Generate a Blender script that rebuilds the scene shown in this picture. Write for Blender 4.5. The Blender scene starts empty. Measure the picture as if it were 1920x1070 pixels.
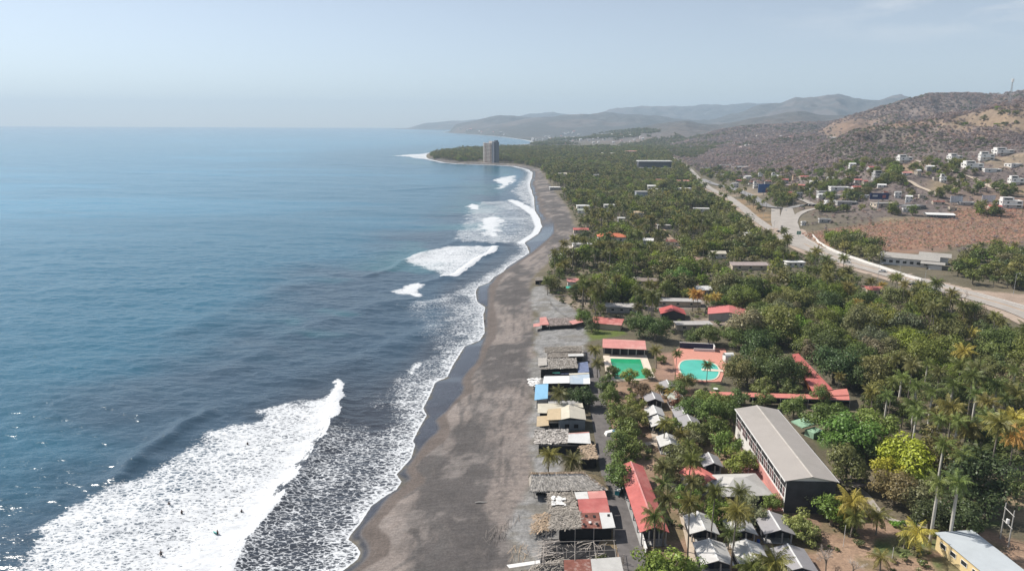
import bpy, math, random
import numpy as np
from mathutils import Vector, Matrix
S = bpy.context.scene
COL = S.collection
PI = math.pi
rad = math.radians
# ------------------------------------------------------------ camera, sky, sun
FPX, CAMH, PITCH, ROLL = 1321.0, 90.0, rad(12.85), rad(0.22)
cd = bpy.data.cameras.new('camera'); cam = bpy.data.objects.new('camera', cd); COL.objects.link(cam)
cd.sensor_width = 36.0; cd.lens = 36.0*FPX/1920.0; cd.clip_start = 1.0; cd.clip_end = 80000.0
CR = Matrix.Rotation(PI/2-PITCH, 3, 'X') @ Matrix.Rotation(ROLL, 3, 'Z')
cam.matrix_world = Matrix.Translation((0, 0, CAMH)) @ CR.to_4x4()
S.camera = cam
SUN_AZ, SUN_EL = rad(-63), rad(45)
SKY_SAT, SKY_STR, DUST, OZONE, SUN_W, EXPO = .60, .097, .25, 2.0, 5.0, .37
HAZE_DENS, HAZE_COL = 9.3e-5, (.66, .835, 1.0, 1)
W = bpy.data.worlds.new('World'); S.world = W; W.use_nodes = True
wn, wl = W.node_tree.nodes, W.node_tree.links
sky = wn.new('ShaderNodeTexSky'); sky.sky_type = 'NISHITA'; sky.sun_disc = False
sky.sun_elevation = SUN_EL; sky.sun_rotation = SUN_AZ
sky.air_density = 0.8; sky.dust_density = DUST; sky.ozone_density = OZONE; sky.altitude = 50
bgn = wn['Background']; bgn.inputs[1].default_value = SKY_STR
# thin high cloud wisps, mixed over the sky by direction
tc = wn.new('ShaderNodeTexCoord')
mp = wn.new('ShaderNodeMapping'); mp.inputs['Scale'].default_value = (7, 7, 30)
cn = wn.new('ShaderNodeTexNoise'); cn.inputs['Scale'].default_value = 1.15; cn.inputs['Detail'].default_value = 7; cn.inputs['Roughness'].default_value = 0.62
cr_ = wn.new('ShaderNodeValToRGB'); cr_.color_ramp.elements[0].position = 0.47; cr_.color_ramp.elements[1].position = 0.72
wl.new(tc.outputs['Generated'], mp.inputs[0]); wl.new(mp.outputs[0], cn.inputs['Vector']); wl.new(cn.outputs[0], cr_.inputs[0])
sep = wn.new('ShaderNodeSeparateXYZ'); wl.new(tc.outputs['Generated'], sep.inputs[0])
def wmath(op, a, b=None, clamp=False):
    n = wn.new('ShaderNodeMath'); n.operation = op; n.use_clamp = clamp
    for i, v in enumerate((a, b)):
        if v is None: continue
        if isinstance(v, (int, float)): n.inputs[i].default_value = v
        else: wl.new(v, n.inputs[i])
    return n.outputs[0]
zz = wmath('MULTIPLY', wmath('SUBTRACT', sep.outputs['Z'], 0.085), 16.0, True)
xx = wmath('MULTIPLY', wmath('SUBTRACT', sep.outputs['X'], 0.28), 4.5, True)
cm = wmath('MULTIPLY', wmath('MULTIPLY', zz, xx), cr_.outputs[0])
cm = wmath('MULTIPLY', cm, 0.75)
mx = wn.new('ShaderNodeMix'); mx.data_type = 'RGBA'
mx.inputs['B'].default_value = (8.2, 8.1, 8.0, 1)
tn = wn.new('ShaderNodeHueSaturation'); tn.inputs['Saturation'].default_value = SKY_SAT
wl.new(sky.outputs[0], tn.inputs['Color']); wl.new(cm, mx.inputs['Factor']); wl.new(tn.outputs[0], mx.inputs['A']); wl.new(mx.outputs['Result'], bgn.inputs[0])
sl = bpy.data.lights.new('sun', 'SUN'); sl.energy = SUN_W; sl.angle = rad(0.5); sl.color = (1.0, 0.955, 0.885)
sun = bpy.data.objects.new('sun', sl); COL.objects.link(sun)
sd = Vector((math.sin(SUN_AZ)*math.cos(SUN_EL), math.cos(SUN_AZ)*math.cos(SUN_EL), math.sin(SUN_EL)))
sun.rotation_euler = sd.to_track_quat('Z', 'Y').to_euler(); sun.location = (0, 0, 500)
S.view_settings.view_transform = 'Standard'; S.view_settings.look = 'None'; S.view_settings.gamma = 1.0
S.view_settings.use_curve_mapping = False; S.view_settings.exposure = EXPO
S.render.engine = 'CYCLES'
S.cycles.max_bounces = 5; S.cycles.diffuse_bounces = 2; S.cycles.glossy_bounces = 2; S.cycles.transmission_bounces = 2
S.cycles.transparent_max_bounces = 6; S.cycles.volume_bounces = 0; S.cycles.caustics_reflective = False
S.cycles.use_denoising = True; S.cycles.sample_clamp_indirect = 4.0

# ------------------------------------------------------------ survey: pixels of the photograph (1920 wide) to ground points
CRN = np.array(CR)
def ray(px, py):
    d = CR @ Vector(((px-960)/FPX, -(py-535)/FPX, -1.0)); return d
def P(px, py, z=0.0):
    d = ray(px, py); t = (z-CAMH)/d.z
    return Vector((d.x*t, d.y*t, z))
def PD(px, py, D):
    d = ray(px, py); t = D/d.y
    return Vector((d.x*t, D, CAMH+d.z*t))
def proj(p):
    v = CR.transposed() @ (Vector(p)-Vector((0, 0, CAMH)))
    return (960+FPX*v.x/-v.z, 535-FPX*v.y/-v.z)
def projn(X, Y, Z):
    v = np.stack([X, Y, Z-CAMH], -1) @ CRN
    return 960+FPX*v[..., 0]/-v[..., 2], 535-FPX*v[..., 1]/-v[..., 2]
# ------------------------------------------------------------ noise
def _hash(i, j, s):
    n = (i.astype(np.int64)*374761393 + j.astype(np.int64)*668265263 + s*974634777) & 0x7fffffff
    n = ((n ^ (n >> 13))*1274126177) & 0x7fffffff
    return ((n ^ (n >> 16)) & 0xffff)/65535.0
def vnoise(x, y, s=0):
    i = np.floor(x); j = np.floor(y); fx = x-i; fy = y-j
    fx = fx*fx*fx*(fx*(fx*6-15)+10); fy = fy*fy*fy*(fy*(fy*6-15)+10)
    a = _hash(i, j, s); b = _hash(i+1, j, s); c = _hash(i, j+1, s); d = _hash(i+1, j+1, s)
    return (a*(1-fx)+b*fx)*(1-fy)+(c*(1-fx)+d*fx)*fy
def fbm(x, y, o=4, s=0, g=0.5):
    r = 0; a = 1; t = 0
    for k in range(o):
        r = r+a*vnoise(x*2**k+k*17.3, y*2**k-k*9.1, s+k); t += a; a *= g
    return r/t
def sm(a, b, x):
    t = np.clip((x-a)/(b-a), 0, 1); return t*t*(3-2*t)
def seg_dist(X, Y, pl, closed=False):
    X = np.asarray(X, float); Y = np.asarray(Y, float)
    best = np.full(X.shape, 1e18); n = len(pl)
    for k in range(n if closed else n-1):
        ax, ay = pl[k][:2]; bx, by = pl[(k+1) % n][:2]
        dx, dy = bx-ax, by-ay; L = dx*dx+dy*dy+1e-12
        t = np.clip(((X-ax)*dx+(Y-ay)*dy)/L, 0, 1)
        d = (X-ax-t*dx)**2+(Y-ay-t*dy)**2
        best = np.minimum(best, d)
    return np.sqrt(best)
def inside(X, Y, pl):
    X = np.asarray(X, float); Y = np.asarray(Y, float)
    r = np.zeros(X.shape, bool); n = len(pl)
    for k in range(n):
        ax, ay = pl[k][:2]; bx, by = pl[(k+1) % n][:2]
        if ay == by: continue
        c = ((ay > Y) != (by > Y)) & (X < (bx-ax)*(Y-ay)/(by-ay)+ax)
        r ^= c
    return r
def sdist(X, Y, pl):
    d = seg_dist(X, Y, pl, True); return np.where(inside(X, Y, pl), d, -d)
def pw(pts, z=0.0): return [tuple(P(x, y, z)[:2]) for x, y in pts]
def smooth_pl(pl, it=2, closed=False):
    for _ in range(it):
        q = [] if closed else [pl[0]]
        n = len(pl)
        for k in range(n if closed else n-1):
            a, b = pl[k], pl[(k+1) % n]
            q.append((a[0]*.75+b[0]*.25, a[1]*.75+b[1]*.25)); q.append((a[0]*.25+b[0]*.75, a[1]*.25+b[1]*.75))
        if not closed: q.append(pl[-1])
        pl = q
    return pl
# ------------------------------------------------------------ coast
SHORE_PX = [(585, 1150), (640, 1072), (671, 1048), (677, 1035), (668, 1021), (653, 1010), (663, 995), (675, 982), (697, 948), (722, 930), (744, 917), (754, 902), (744, 889), (772, 858), (779, 833), (775, 826), (788, 800), (801, 778), (794, 765), (806, 742), (817, 716), (839, 707), (850, 684), (872, 649), (900, 638), (909, 624), (907, 588), (911, 576), (896, 566), (892, 548), (897, 537), (917, 530), (927, 519), (945, 509), (951, 501), (993, 474), (990, 464), (984, 455), (1010, 438), (1017, 425), (1012, 408), (1004, 396), (1002, 372), (994, 347), (1000, 324), (992, 318), (967, 311.5), (917, 309), (866, 307.5), (836, 305), (804, 298)]
BACK_PX = [(799, 293), (803, 288), (850, 281.5), (925, 275), (980, 271.5), (1008, 269), (998, 264.5), (985, 262), (947, 257), (901, 253)]
_sh = pw(SHORE_PX)
COAST = [(-52, 40), (-90, -300)][::-1] + _sh + pw(BACK_PX)
COAST += [(-130*6.0, 8200), (-820, 8900), (-500, 9700), (-700, 11500), (-1950, 13200), (-2500, 15000), (-2400, 19500), (30000, 19500), (30000, -300)]
COAST_OPEN = COAST[:-2]
def dcoast(X, Y):
    d = seg_dist(X, Y, COAST_OPEN); return np.where(inside(X, Y, COAST), d, -d)
# ------------------------------------------------------------ land heights
RIDGES = [  # skyline pixels, distance, front run-out, back run-out
    ([(740, 243), (763, 241), (800, 231), (850, 226.5), (900, 224.5), (960, 226), (1010, 232)], 13500, 2500, 1500),
    ([(820, 249), (831, 246.5), (853, 234), (889, 226.5), (917, 220.5), (942, 216), (962, 215.5), (980, 219), (1010, 222), (1060, 228)], 8600, 1500, 900),
    ([(900, 240), (957, 229), (992, 222.5), (1030, 220), (1055, 216), (1106, 214.5), (1134, 210.5), (1180, 213), (1240, 218), (1300, 226)], 7600, 2600, 1200),
    ([(960, 222), (995, 214), (1015, 213), (1038, 209.5), (1053, 214), (1090, 220)], 12500, 2500, 2500),
    ([(1090, 225), (1144, 205.5), (1194, 199), (1237, 197), (1275, 198.5), (1330, 195.5), (1380, 194.5), (1420, 194), (1462, 191), (1500, 194), (1560, 200), (1640, 196), (1760, 180), (1990, 178)], 12000, 2600, 2500),
    ([(1300, 232), (1387, 212), (1425, 199), (1462, 196), (1492, 184), (1526, 183), (1550, 178), (1575, 175.5), (1597, 182), (1624, 188), (1650, 187), (1672, 180), (1690, 176), (1706, 182), (1740, 190), (1800, 200), (1990, 205)], 7600, 2600, 1500),
    ([(1180, 243), (1249, 231), (1286, 226.5), (1316, 232), (1350, 234), (1400, 226), (1440, 219.5), (1474, 212), (1500, 211.5), (1537, 217), (1575, 217), (1620, 221), (1700, 225)], 4300, 1500, 900),
    ([(1230, 280), (1300, 262), (1340, 250), (1390, 241), (1440, 236), (1500, 233), (1560, 231), (1620, 228), (1700, 226), (1990, 224)], 3100, 800, 700),
    ([(1270, 296), (1340, 281), (1388, 271), (1440, 263), (1485, 257), (1560, 251), (1620, 247), (1690, 241), (1760, 234), (1990, 226)], 2250, 1080, 700),
    ([(1540, 240), (1567, 228), (1624, 213), (1669, 196.5), (1695, 188), (1744, 178), (1800, 177), (1837, 177.5), (1880, 175), (1920, 173), (1990, 172)], 2350, 780, 600),
    ([(1560, 262), (1620, 246), (1690, 236), (1735, 229), (1762, 220), (1819, 211), (1852, 203), (1890, 196.5), (1920, 192.5), (1990, 186)], 1330, 560, 380),
    ([(1480, 352), (1560, 330), (1620, 314), (1680, 300), (1740, 293), (1800, 290), (1860, 285), (1920, 280), (1990, 274)], 930, 430, 330),
]
_R = []
for pts, D, Lf, Lb in RIDGES:
    q = [PD(x, y, D) for x, y in pts]
    _R.append((np.array([p.x/p.y for p in q]), np.array([p.z for p in q]), D, Lf, Lb))
BIGF = pw([(1500, 452), (1560, 430), (1640, 420), (1740, 418), (1850, 410), (1990, 400), (1990, 470), (1800, 480), (1640, 462), (1540, 470)], 9)
def hills(X, Y):
    u = X/np.maximum(Y, 1.0); best = np.zeros(X.shape)
    wob = fbm(X/600.0, Y/600.0, 3, 40)-0.5
    for us, zs, D, Lf, Lb in _R:
        z = np.interp(u, us, zs, left=0, right=zs[-1])
        m = sm(us[0]-.10, us[0]+.012, u) if D > 8000 else sm(us[0]-.12, us[0]+.035, u)
        z = np.where(u < us[0], zs[0], z)
        dd = (Y-D-wob*0.25*Lf*0)  # crest stays where surveyed
        t = np.where(dd < 0, -dd/Lf, dd/Lb)
        t = np.clip(t, 0, 1)
        g = fbm(X/(0.10*Lf+30), Y/(0.16*Lf+40), 4, 60+int(D) % 37)
        rg = np.abs(2*g-1)
        f = 1-sm(0.0, 1.0, t)
        f = f*(1-0.42*rg*np.minimum(1, t*5)*(1-t*0.5))
        best = np.maximum(best, np.maximum(z, 0)*m*f)
    return best
def plain(d, X, Y):
    b = np.where(d < 0, np.maximum(0.055*d, -3.5), 0)
    w = np.clip(d, 0, 38.0)
    up = 3.4*(1-(1-w/38.0)**1.7)
    inl = np.minimum(np.maximum(d-38, 0)*0.008, 3.0)
    return b+up+inl
def height(X, Y):
    X = np.asarray(X, float); Y = np.asarray(Y, float)
    d = dcoast(X, Y)
    p = plain(d, X, Y)
    n = (fbm(X/9.0, Y/9.0, 3, 5)-.5)*0.35*sm(12, 45, d)*(1-sm(400, 900, Y)) + (fbm(X/2.6, Y/2.6, 2, 6)-.5)*0.10*sm(5, 12, d)*(1-sm(300, 500, Y))
    hh = hills(X, Y)*sm(30, 130, d)
    t = sm(0, 40, hh)
    hn = (fbm(X/38.0, Y/38.0, 4, 9)-.5)*np.minimum(hh*0.30, 9)+(fbm(X/240.0, Y/240.0, 4, 19)-.5)*np.minimum(hh*0.20, 60)*sm(1800, 3500, Y)
    return p+n+hh*0.97+hn
def hz(x, y): return float(height(np.array([x]), np.array([y]))[0])
_tt = np.geomspace(70, 17500, 420)
def PG(px, py):
    d = ray(px, py); X = d.x/d.y*_tt; Z = CAMH+d.z/d.y*_tt
    b = Z < height(X, _tt)
    if not b.any(): return Vector((X[-1], _tt[-1], 0))
    k = int(np.argmax(b)); lo, hi = (_tt[k-1] if k else 60.0), _tt[k]
    tt = np.linspace(lo, hi, 40); Z = CAMH+d.z/d.y*tt; hh = height(d.x/d.y*tt, tt)
    k = int(np.argmax(Z < hh)); Y = tt[k]; x = d.x/d.y*Y
    return Vector((x, Y, float(hh[k])))
# ------------------------------------------------------------ object helpers
def tag(o, label=None, cat=None, group=None, kind=None):
    if label: o['label'] = label
    if cat: o['category'] = cat
    if group: o['group'] = group
    if kind: o['kind'] = kind
    return o
def link(name, me, parent=None, mat=None):
    o = bpy.data.objects.new(name, me); COL.objects.link(o)
    if parent is not None: o.parent = parent
    if mat is not None and me is not None:
        if not me.materials: me.materials.append(mat)
    return o
def empty(name, loc, rz=0.0, label=None, cat=None, group=None):
    o = bpy.data.objects.new(name, None); COL.objects.link(o)
    o.location = loc; o.rotation_euler = (0, 0, rz); o.empty_display_size = 0.5
    return tag(o, label, cat, group)
def np_mesh(name, V, F, smooth=True):
    me = bpy.data.meshes.new(name); V = np.asarray(V, np.float32); F = np.asarray(F, np.int32)
    k = F.shape[1]
    me.vertices.add(len(V)); me.vertices.foreach_set('co', V.ravel())
    me.loops.add(F.size); me.loops.foreach_set('vertex_index', F.ravel())
    me.polygons.add(len(F)); me.polygons.foreach_set('loop_start', np.arange(0, F.size, k, dtype=np.int32))
    if smooth: me.polygons.foreach_set('use_smooth', np.ones(len(F), bool))
    me.update(calc_edges=True); return me
class MB:
    def __init__(s): s.v = []; s.f = []
    def add(s, vs, fs):
        b = len(s.v); s.v += [tuple(v) for v in vs]; s.f += [tuple(b+i for i in f) for f in fs]; return s
    def quad(s, a, b, c, d): return s.add([a, b, c, d], [(0, 1, 2, 3)])
    def box(s, c, d, rz=0.0, rx=0.0, ry=0.0):
        M = Matrix.Rotation(rz, 3, 'Z') @ Matrix.Rotation(ry, 3, 'Y') @ Matrix.Rotation(rx, 3, 'X')
        h = Vector(d)/2; c = Vector(c)
        vs = [c+M @ Vector((sx*h.x, sy*h.y, sz*h.z)) for sz in (-1, 1) for sy in (-1, 1) for sx in (-1, 1)]
        return s.add(vs, [(0, 2, 3, 1), (4, 5, 7, 6), (0, 1, 5, 4), (2, 6, 7, 3), (0, 4, 6, 2), (1, 3, 7, 5)])
    def bar(s, a, b, r, n=5, r2=None):
        a = Vector(a); b = Vector(b); d = (b-a).normalized(); r2 = r if r2 is None else r2
        u = d.orthogonal().normalized(); w = d.cross(u)
        vs = [a+(u*math.cos(2*PI*k/n)+w*math.sin(2*PI*k/n))*r for k in range(n)]+[b+(u*math.cos(2*PI*k/n)+w*math.sin(2*PI*k/n))*r2 for k in range(n)]
        return s.add(vs, [(k, (k+1) % n, n+(k+1) % n, n+k) for k in range(n)]+[tuple(range(n))[::-1], tuple(range(n, 2*n))])
    def slab(s, poly, t):  # polygon of 3-D points thickened downwards by t
        n = len(poly); top = [Vector(p) for p in poly]; bot = [p-Vector((0, 0, t)) for p in top]
        nz = sum((top[i].x*top[(i+1) % n].y-top[(i+1) % n].x*top[i].y) for i in range(n))
        if nz < 0: top.reverse(); bot.reverse()
        return s.add(top+bot, [tuple(range(n)), tuple(range(2*n-1, n-1, -1))]+[(k, n+k, n+(k+1) % n, (k+1) % n) for k in range(n)])
    def build(s, name, mat, parent=None, smooth=False):
        me = bpy.data.meshes.new(name); me.from_pydata(s.v, [], s.f); me.materials.append(mat)
        if smooth:
            for p in me.polygons: p.use_smooth = True
        return link(name, me, parent)
# ------------------------------------------------------------ materials
MATS = {}
def nd(nt, typ, **kw):
    n = nt.nodes.new(typ)
    for k, v in kw.items():
        if k in n.inputs: n.inputs[k].default_value = v
        else: setattr(n, k, v)
    return n
def base_mat(name):
    m = bpy.data.materials.new(name); m.use_nodes = True
    nt = m.node_tree; b = nt.nodes['Principled BSDF']; return m, nt, b
def vmul(nt, colsock, valsock, lo, hi):
    mr = nd(nt, 'ShaderNodeMapRange'); mr.inputs['To Min'].default_value = lo; mr.inputs['To Max'].default_value = hi
    mr.inputs['From Min'].default_value = 0.25; mr.inputs['From Max'].default_value = 0.75
    nt.links.new(valsock, mr.inputs['Value'])
    mx = nd(nt, 'ShaderNodeMix', data_type='RGBA', blend_type='MULTIPLY'); mx.inputs['Factor'].default_value = 1
    if isinstance(colsock, tuple): mx.inputs['A'].default_value = colsock
    else: nt.links.new(colsock, mx.inputs['A'])
    nt.links.new(mr.outputs[0], mx.inputs['B']); return mx.outputs['Result']
def mat(name, col, rough=0.8, amt=0.25, scale=0.6, bump=0.0, wave=None, island=0.0, spec=0.3, stain=None, objrand=0.0):
    if name in MATS: return MATS[name]
    m, nt, b = base_mat(name); L = nt.links
    t = nd(nt, 'ShaderNodeTexCoord')
    n = nd(nt, 'ShaderNodeTexNoise', Scale=scale, Detail=6.0, Roughness=0.65); L.new(t.outputs['Object'], n.inputs['Vector'])
    c = vmul(nt, (*col, 1), n.outputs[0], 1-amt, 1+amt)
    if stain:
        n2 = nd(nt, 'ShaderNodeTexNoise', Scale=scale*0.45, Detail=8.0, Roughness=0.7); L.new(t.outputs['Object'], n2.inputs['Vector'])
        rp = nd(nt, 'ShaderNodeValToRGB'); rp.color_ramp.elements[0].position = 0.50; rp.color_ramp.elements[1].position = 0.66
        L.new(n2.outputs[0], rp.inputs[0])
        mx = nd(nt, 'ShaderNodeMix', data_type='RGBA'); mx.inputs['B'].default_value = (*stain, 1)
        L.new(rp.outputs[0], mx.inputs['Factor']); L.new(c, mx.inputs['A']); c = mx.outputs['Result']
    if island:
        g = nd(nt, 'ShaderNodeNewGeometry'); mr = nd(nt, 'ShaderNodeMapRange'); mr.inputs['To Min'].default_value = 1-island; mr.inputs['To Max'].default_value = 1+island
        L.new(g.outputs['Random Per Island'], mr.inputs['Value'])
        mx = nd(nt, 'ShaderNodeMix', data_type='RGBA', blend_type='MULTIPLY'); mx.inputs['Factor'].default_value = 1
        L.new(c, mx.inputs['A']); L.new(mr.outputs[0], mx.inputs['B']); c = mx.outputs['Result']
    if objrand:
        g = nd(nt, 'ShaderNodeObjectInfo'); mr = nd(nt, 'ShaderNodeMapRange'); mr.inputs['To Min'].default_value = 1-objrand; mr.inputs['To Max'].default_value = 1+objrand
        L.new(g.outputs['Random'], mr.inputs['Value'])
        mx = nd(nt, 'ShaderNodeMix', data_type='RGBA', blend_type='MULTIPLY'); mx.inputs['Factor'].default_value = 1
        L.new(c, mx.inputs['A']); L.new(mr.outputs[0], mx.inputs['B']); c = mx.outputs['Result']
    L.new(c, b.inputs['Base Color']); b.inputs['Roughness'].default_value = rough; b.inputs['Specular IOR Level'].default_value = spec
    h = None
    if bump: h = n.outputs[0]
    if wave:
        wv = nd(nt, 'ShaderNodeTexWave', Scale=wave[1]); wv.bands_direction = wave[0]; L.new(t.outputs['Object'], wv.inputs['Vector']); h = wv.outputs[0]; bump = bump or 0.3
    if h is not None:
        bp = nd(nt, 'ShaderNodeBump', Strength=bump, Distance=0.15); L.new(h, bp.inputs['Height']); L.new(bp.outputs[0], b.inputs['Normal'])
    MATS[name] = m; return m
def foliage_mat(name, amt=0.35, hue=0.03, transl=0.35, tint=False):
    m = bpy.data.materials.new(name); m.use_nodes = True; nt = m.node_tree; L = nt.links
    for n in list(nt.nodes): nt.nodes.remove(n)
    out = nd(nt, 'ShaderNodeOutputMaterial'); oi = nd(nt, 'ShaderNodeObjectInfo'); g = nd(nt, 'ShaderNodeNewGeometry')
    mr = nd(nt, 'ShaderNodeMapRange'); mr.inputs['To Min'].default_value = 1-amt; mr.inputs['To Max'].default_value = 1+amt
    L.new(g.outputs['Random Per Island'], mr.inputs['Value'])
    mr2 = nd(nt, 'ShaderNodeMapRange'); mr2.inputs['To Min'].default_value = 1.8; mr2.inputs['To Max'].default_value = 2.95
    L.new(oi.outputs['Random'], mr2.inputs['Value'])
    v = nd(nt, 'ShaderNodeMath', operation='MULTIPLY'); L.new(mr.outputs[0], v.inputs[0]); L.new(mr2.outputs[0], v.inputs[1])
    hs = nd(nt, 'ShaderNodeHueSaturation')
    mr3 = nd(nt, 'ShaderNodeMapRange'); mr3.inputs['To Min'].default_value = 0.492-hue; mr3.inputs['To Max'].default_value = 0.5+hue*.1
    fr = nd(nt, 'ShaderNodeMath', operation='FRACT'); mm = nd(nt, 'ShaderNodeMath', operation='MULTIPLY'); mm.inputs[1].default_value = 7.31
    L.new(oi.outputs['Random'], mm.inputs[0]); L.new(mm.outputs[0], fr.inputs[0]); L.new(fr.outputs[0], mr3.inputs['Value'])
    L.new(mr3.outputs[0], hs.inputs['Hue']); L.new(v.outputs[0], hs.inputs['Value']); L.new(nd(nt, 'ShaderNodeAttribute', attribute_name='tint').outputs['Color'] if tint else oi.outputs['Color'], hs.inputs['Color'])
    df = nd(nt, 'ShaderNodeBsdfDiffuse'); tr = nd(nt, 'ShaderNodeBsdfTranslucent'); ms = nd(nt, 'ShaderNodeMixShader'); ms.inputs[0].default_value = transl
    gl = nd(nt, 'ShaderNodeBsdfGlossy', Roughness=0.45); ms2 = nd(nt, 'ShaderNodeMixShader'); ms2.inputs[0].default_value = 0.022
    L.new(hs.outputs[0], df.inputs[0]); L.new(hs.outputs[0], tr.inputs[0]); L.new(df.outputs[0], ms.inputs[1]); L.new(tr.outputs[0], ms.inputs[2])
    L.new(ms.outputs[0], ms2.inputs[1]); L.new(gl.outputs[0], ms2.inputs[2]); L.new(ms2.outputs[0], out.inputs[0])
    return m
# ------------------------------------------------------------ ground
def pz(x, y, z=4.0): return tuple(P(x, y, z)[:2])
BEACH_IN = [(940, 1130), (975, 1010), (992, 920), (1000, 850), (1000, 700), (1000, 560), (993, 537), (1001, 515), (1029, 492), (1057, 458), (1081, 440), (1076, 422), (1063, 387), (1038, 357), (1023, 334), (1013, 317), (985, 309), (917, 304.5), (866, 303.5), (822, 297)]
_bi = [pz(x, y, 3.0) for x, y in BEACH_IN]
BEACH = _sh + [(-215, 2170)] + _bi[::-1] + [(-10, 30), (-60, 30)]
STONES = [pz(x, y) for x, y in [(930, 1110), (960, 1000), (992, 900), (998, 690), (1003, 600), (1000, 560), (1000, 535), (1026, 530), (1034, 560), (1100, 592), (1100, 640), (1105, 690), (1040, 700), (1060, 1110)]]
LAWNS = [([pz(x, y) for x, y in q], c) for q, c in [
    ([(1080, 617), (1100, 612), (1170, 618), (1180, 626), (1100, 637)], (.115, .15, .025)),
    ([(1645, 1010), (1700, 1003), (1735, 1020), (1730, 1040), (1690, 1042), (1650, 1035)], (.10, .13, .04)),
    ([(1735, 1012), (1790, 1012), (1780, 1030), (1740, 1030)], (.12, .13, .05)),
    ([(1755, 1050), (1800, 1045), (1830, 1075), (1770, 1090)], (.09, .12, .035)),
    ([(1330, 715), (1355, 718), (1375, 738), (1332, 735)], (.09, .11, .04)),
    ([(1520, 812), (1560, 808), (1600, 838), (1540, 842)], (.07, .12, .02)),
    ([(1810, 975), (1880, 975), (1890, 990), (1815, 995)], (.10, .14, .04))]]
SHEEN = [(640, 1075), (653, 1070), (675, 1055), (693, 1034), (688, 1012), (675, 1001), (679, 986), (708, 957), (724, 932), (759, 900), (770, 895), (766, 888), (759, 880), (779, 851), (788, 840), (799, 826), (825, 808), (821, 793), (817, 786), (839, 771), (850, 758), (872, 735), (865, 716), (876, 698), (897, 680), (903, 652), (912, 627), (913, 593), (916, 562), (916, 537), (926, 526), (931, 517), (948, 505), (994, 475), (1035, 447), (1041, 428), (1032, 402), (1018, 386), (1006, 372)]
DAMP = [(650, 1080), (668, 1070), (697, 1055), (726, 1041), (734, 1023), (730, 1004), (712, 990), (708, 979), (733, 957), (755, 928), (781, 913), (799, 902), (795, 891), (777, 877), (788, 859), (814, 840), (839, 826), (846, 804), (839, 786), (835, 777), (857, 755), (890, 738), (883, 716), (890, 698), (908, 680), (914, 655), (931, 632), (933, 599), (927, 576), (927, 559), (931, 543), (942, 517), (956, 503), (996, 478), (1037, 452), (1043, 430), (1038, 405), (1024, 386), (1008, 372)]
_seaw = [tuple(P(x, y, 0)[:2]) for x, y in [(960, 372), (900, 450), (700, 600), (500, 900), (400, 1080)]]
SHEEN_P = smooth_pl([tuple(P(x, y, .7)[:2]) for x, y in SHEEN], 1)+_seaw; DAMP_P = smooth_pl([tuple(P(x, y, 1.0)[:2]) for x, y in DAMP], 1)+_seaw
TRACKS = [[tuple(P(x, y, 2.5)[:2]) for x, y in q] for q in [[(903, 690), (885, 735), (862, 778), (858, 815), (860, 834)], [(921, 690), (905, 735), (884, 775), (866, 822), (838, 850)], [(858, 834), (828, 848), (800, 868), (792, 890)], [(858, 770), (880, 782), (897, 800)], [(836, 852), (815, 880), (800, 892)], [(1000, 690), (972, 760), (955, 830), (950, 900), (930, 980), (915, 1070)], [(985, 690), (958, 760), (940, 830), (934, 900), (910, 980), (893, 1070)], [(955, 560), (945, 610), (950, 650), (930, 700)], [(968, 540), (962, 600), (968, 650), (945, 720)], [(780, 1070), (790, 1010), (770, 985)], [(755, 1060), (775, 1000), (800, 960)]]]
YARD = [pz(x, y) for x, y in [(1140, 880), (1115, 712), (1230, 712), (1380, 740), (1380, 930), (1480, 960), (1600, 960), (1700, 990), (1830, 985), (1990, 1040), (1990, 1200), (1100, 1200)]]
SAND2 = [pz(x, y) for x, y in [(1860, 860), (1905, 870), (1905, 890), (1870, 888)]]
BROWN = pw([(1515, 470), (1500, 430), (1560, 425), (1640, 420), (1740, 416), (1850, 408), (1990, 400), (1990, 448), (1830, 452), (1660, 462), (1560, 452)], 9)
TAN = [([tuple(PG(x, y)[:2]) for x, y in q], c) for q, c in [
    ([(1755, 228), (1800, 218), (1852, 207), (1990, 196), (1990, 246), (1880, 248), (1810, 244), (1770, 240)], (.32, .23, .145)),
    ([(1655, 322), (1690, 310), (1740, 313), (1735, 328), (1660, 330)], (.36, .25, .14)),
    ([(1740, 345), (1790, 335), (1800, 352), (1760, 362)], (.36, .27, .15)),
    ([(1850, 300), (1905, 290), (1990, 300), (1990, 306), (1850, 316)], (.38, .29, .19)),
    ([(1895, 352), (1990, 345), (1990, 365), (1900, 366)], (.36, .26, .14)),
    ([(1650, 408), (1720, 406), (1740, 412), (1660, 418)], (.36, .28, .16)),
    ([(1395, 395), (1420, 385), (1445, 400), (1452, 435), (1425, 420)], (.40, .25, .13)),
    ([(1370, 375), (1400, 372), (1415, 385), (1390, 390)], (.38, .24, .13)),
    ([(1335, 350), (1400, 355), (1435, 368), (1420, 372), (1360, 362)], (.38, .29, .21)),
    ([(1540, 452), (1562, 462), (1560, 476), (1545, 468)], (.36, .25, .14)),
    ([(1600, 225), (1640, 215), (1680, 240), (1560, 246)], (.26, .17, .12)),
    ([(1500, 238), (1640, 236), (1740, 238), (1620, 246)], (.27, .17, .11))]]
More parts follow.
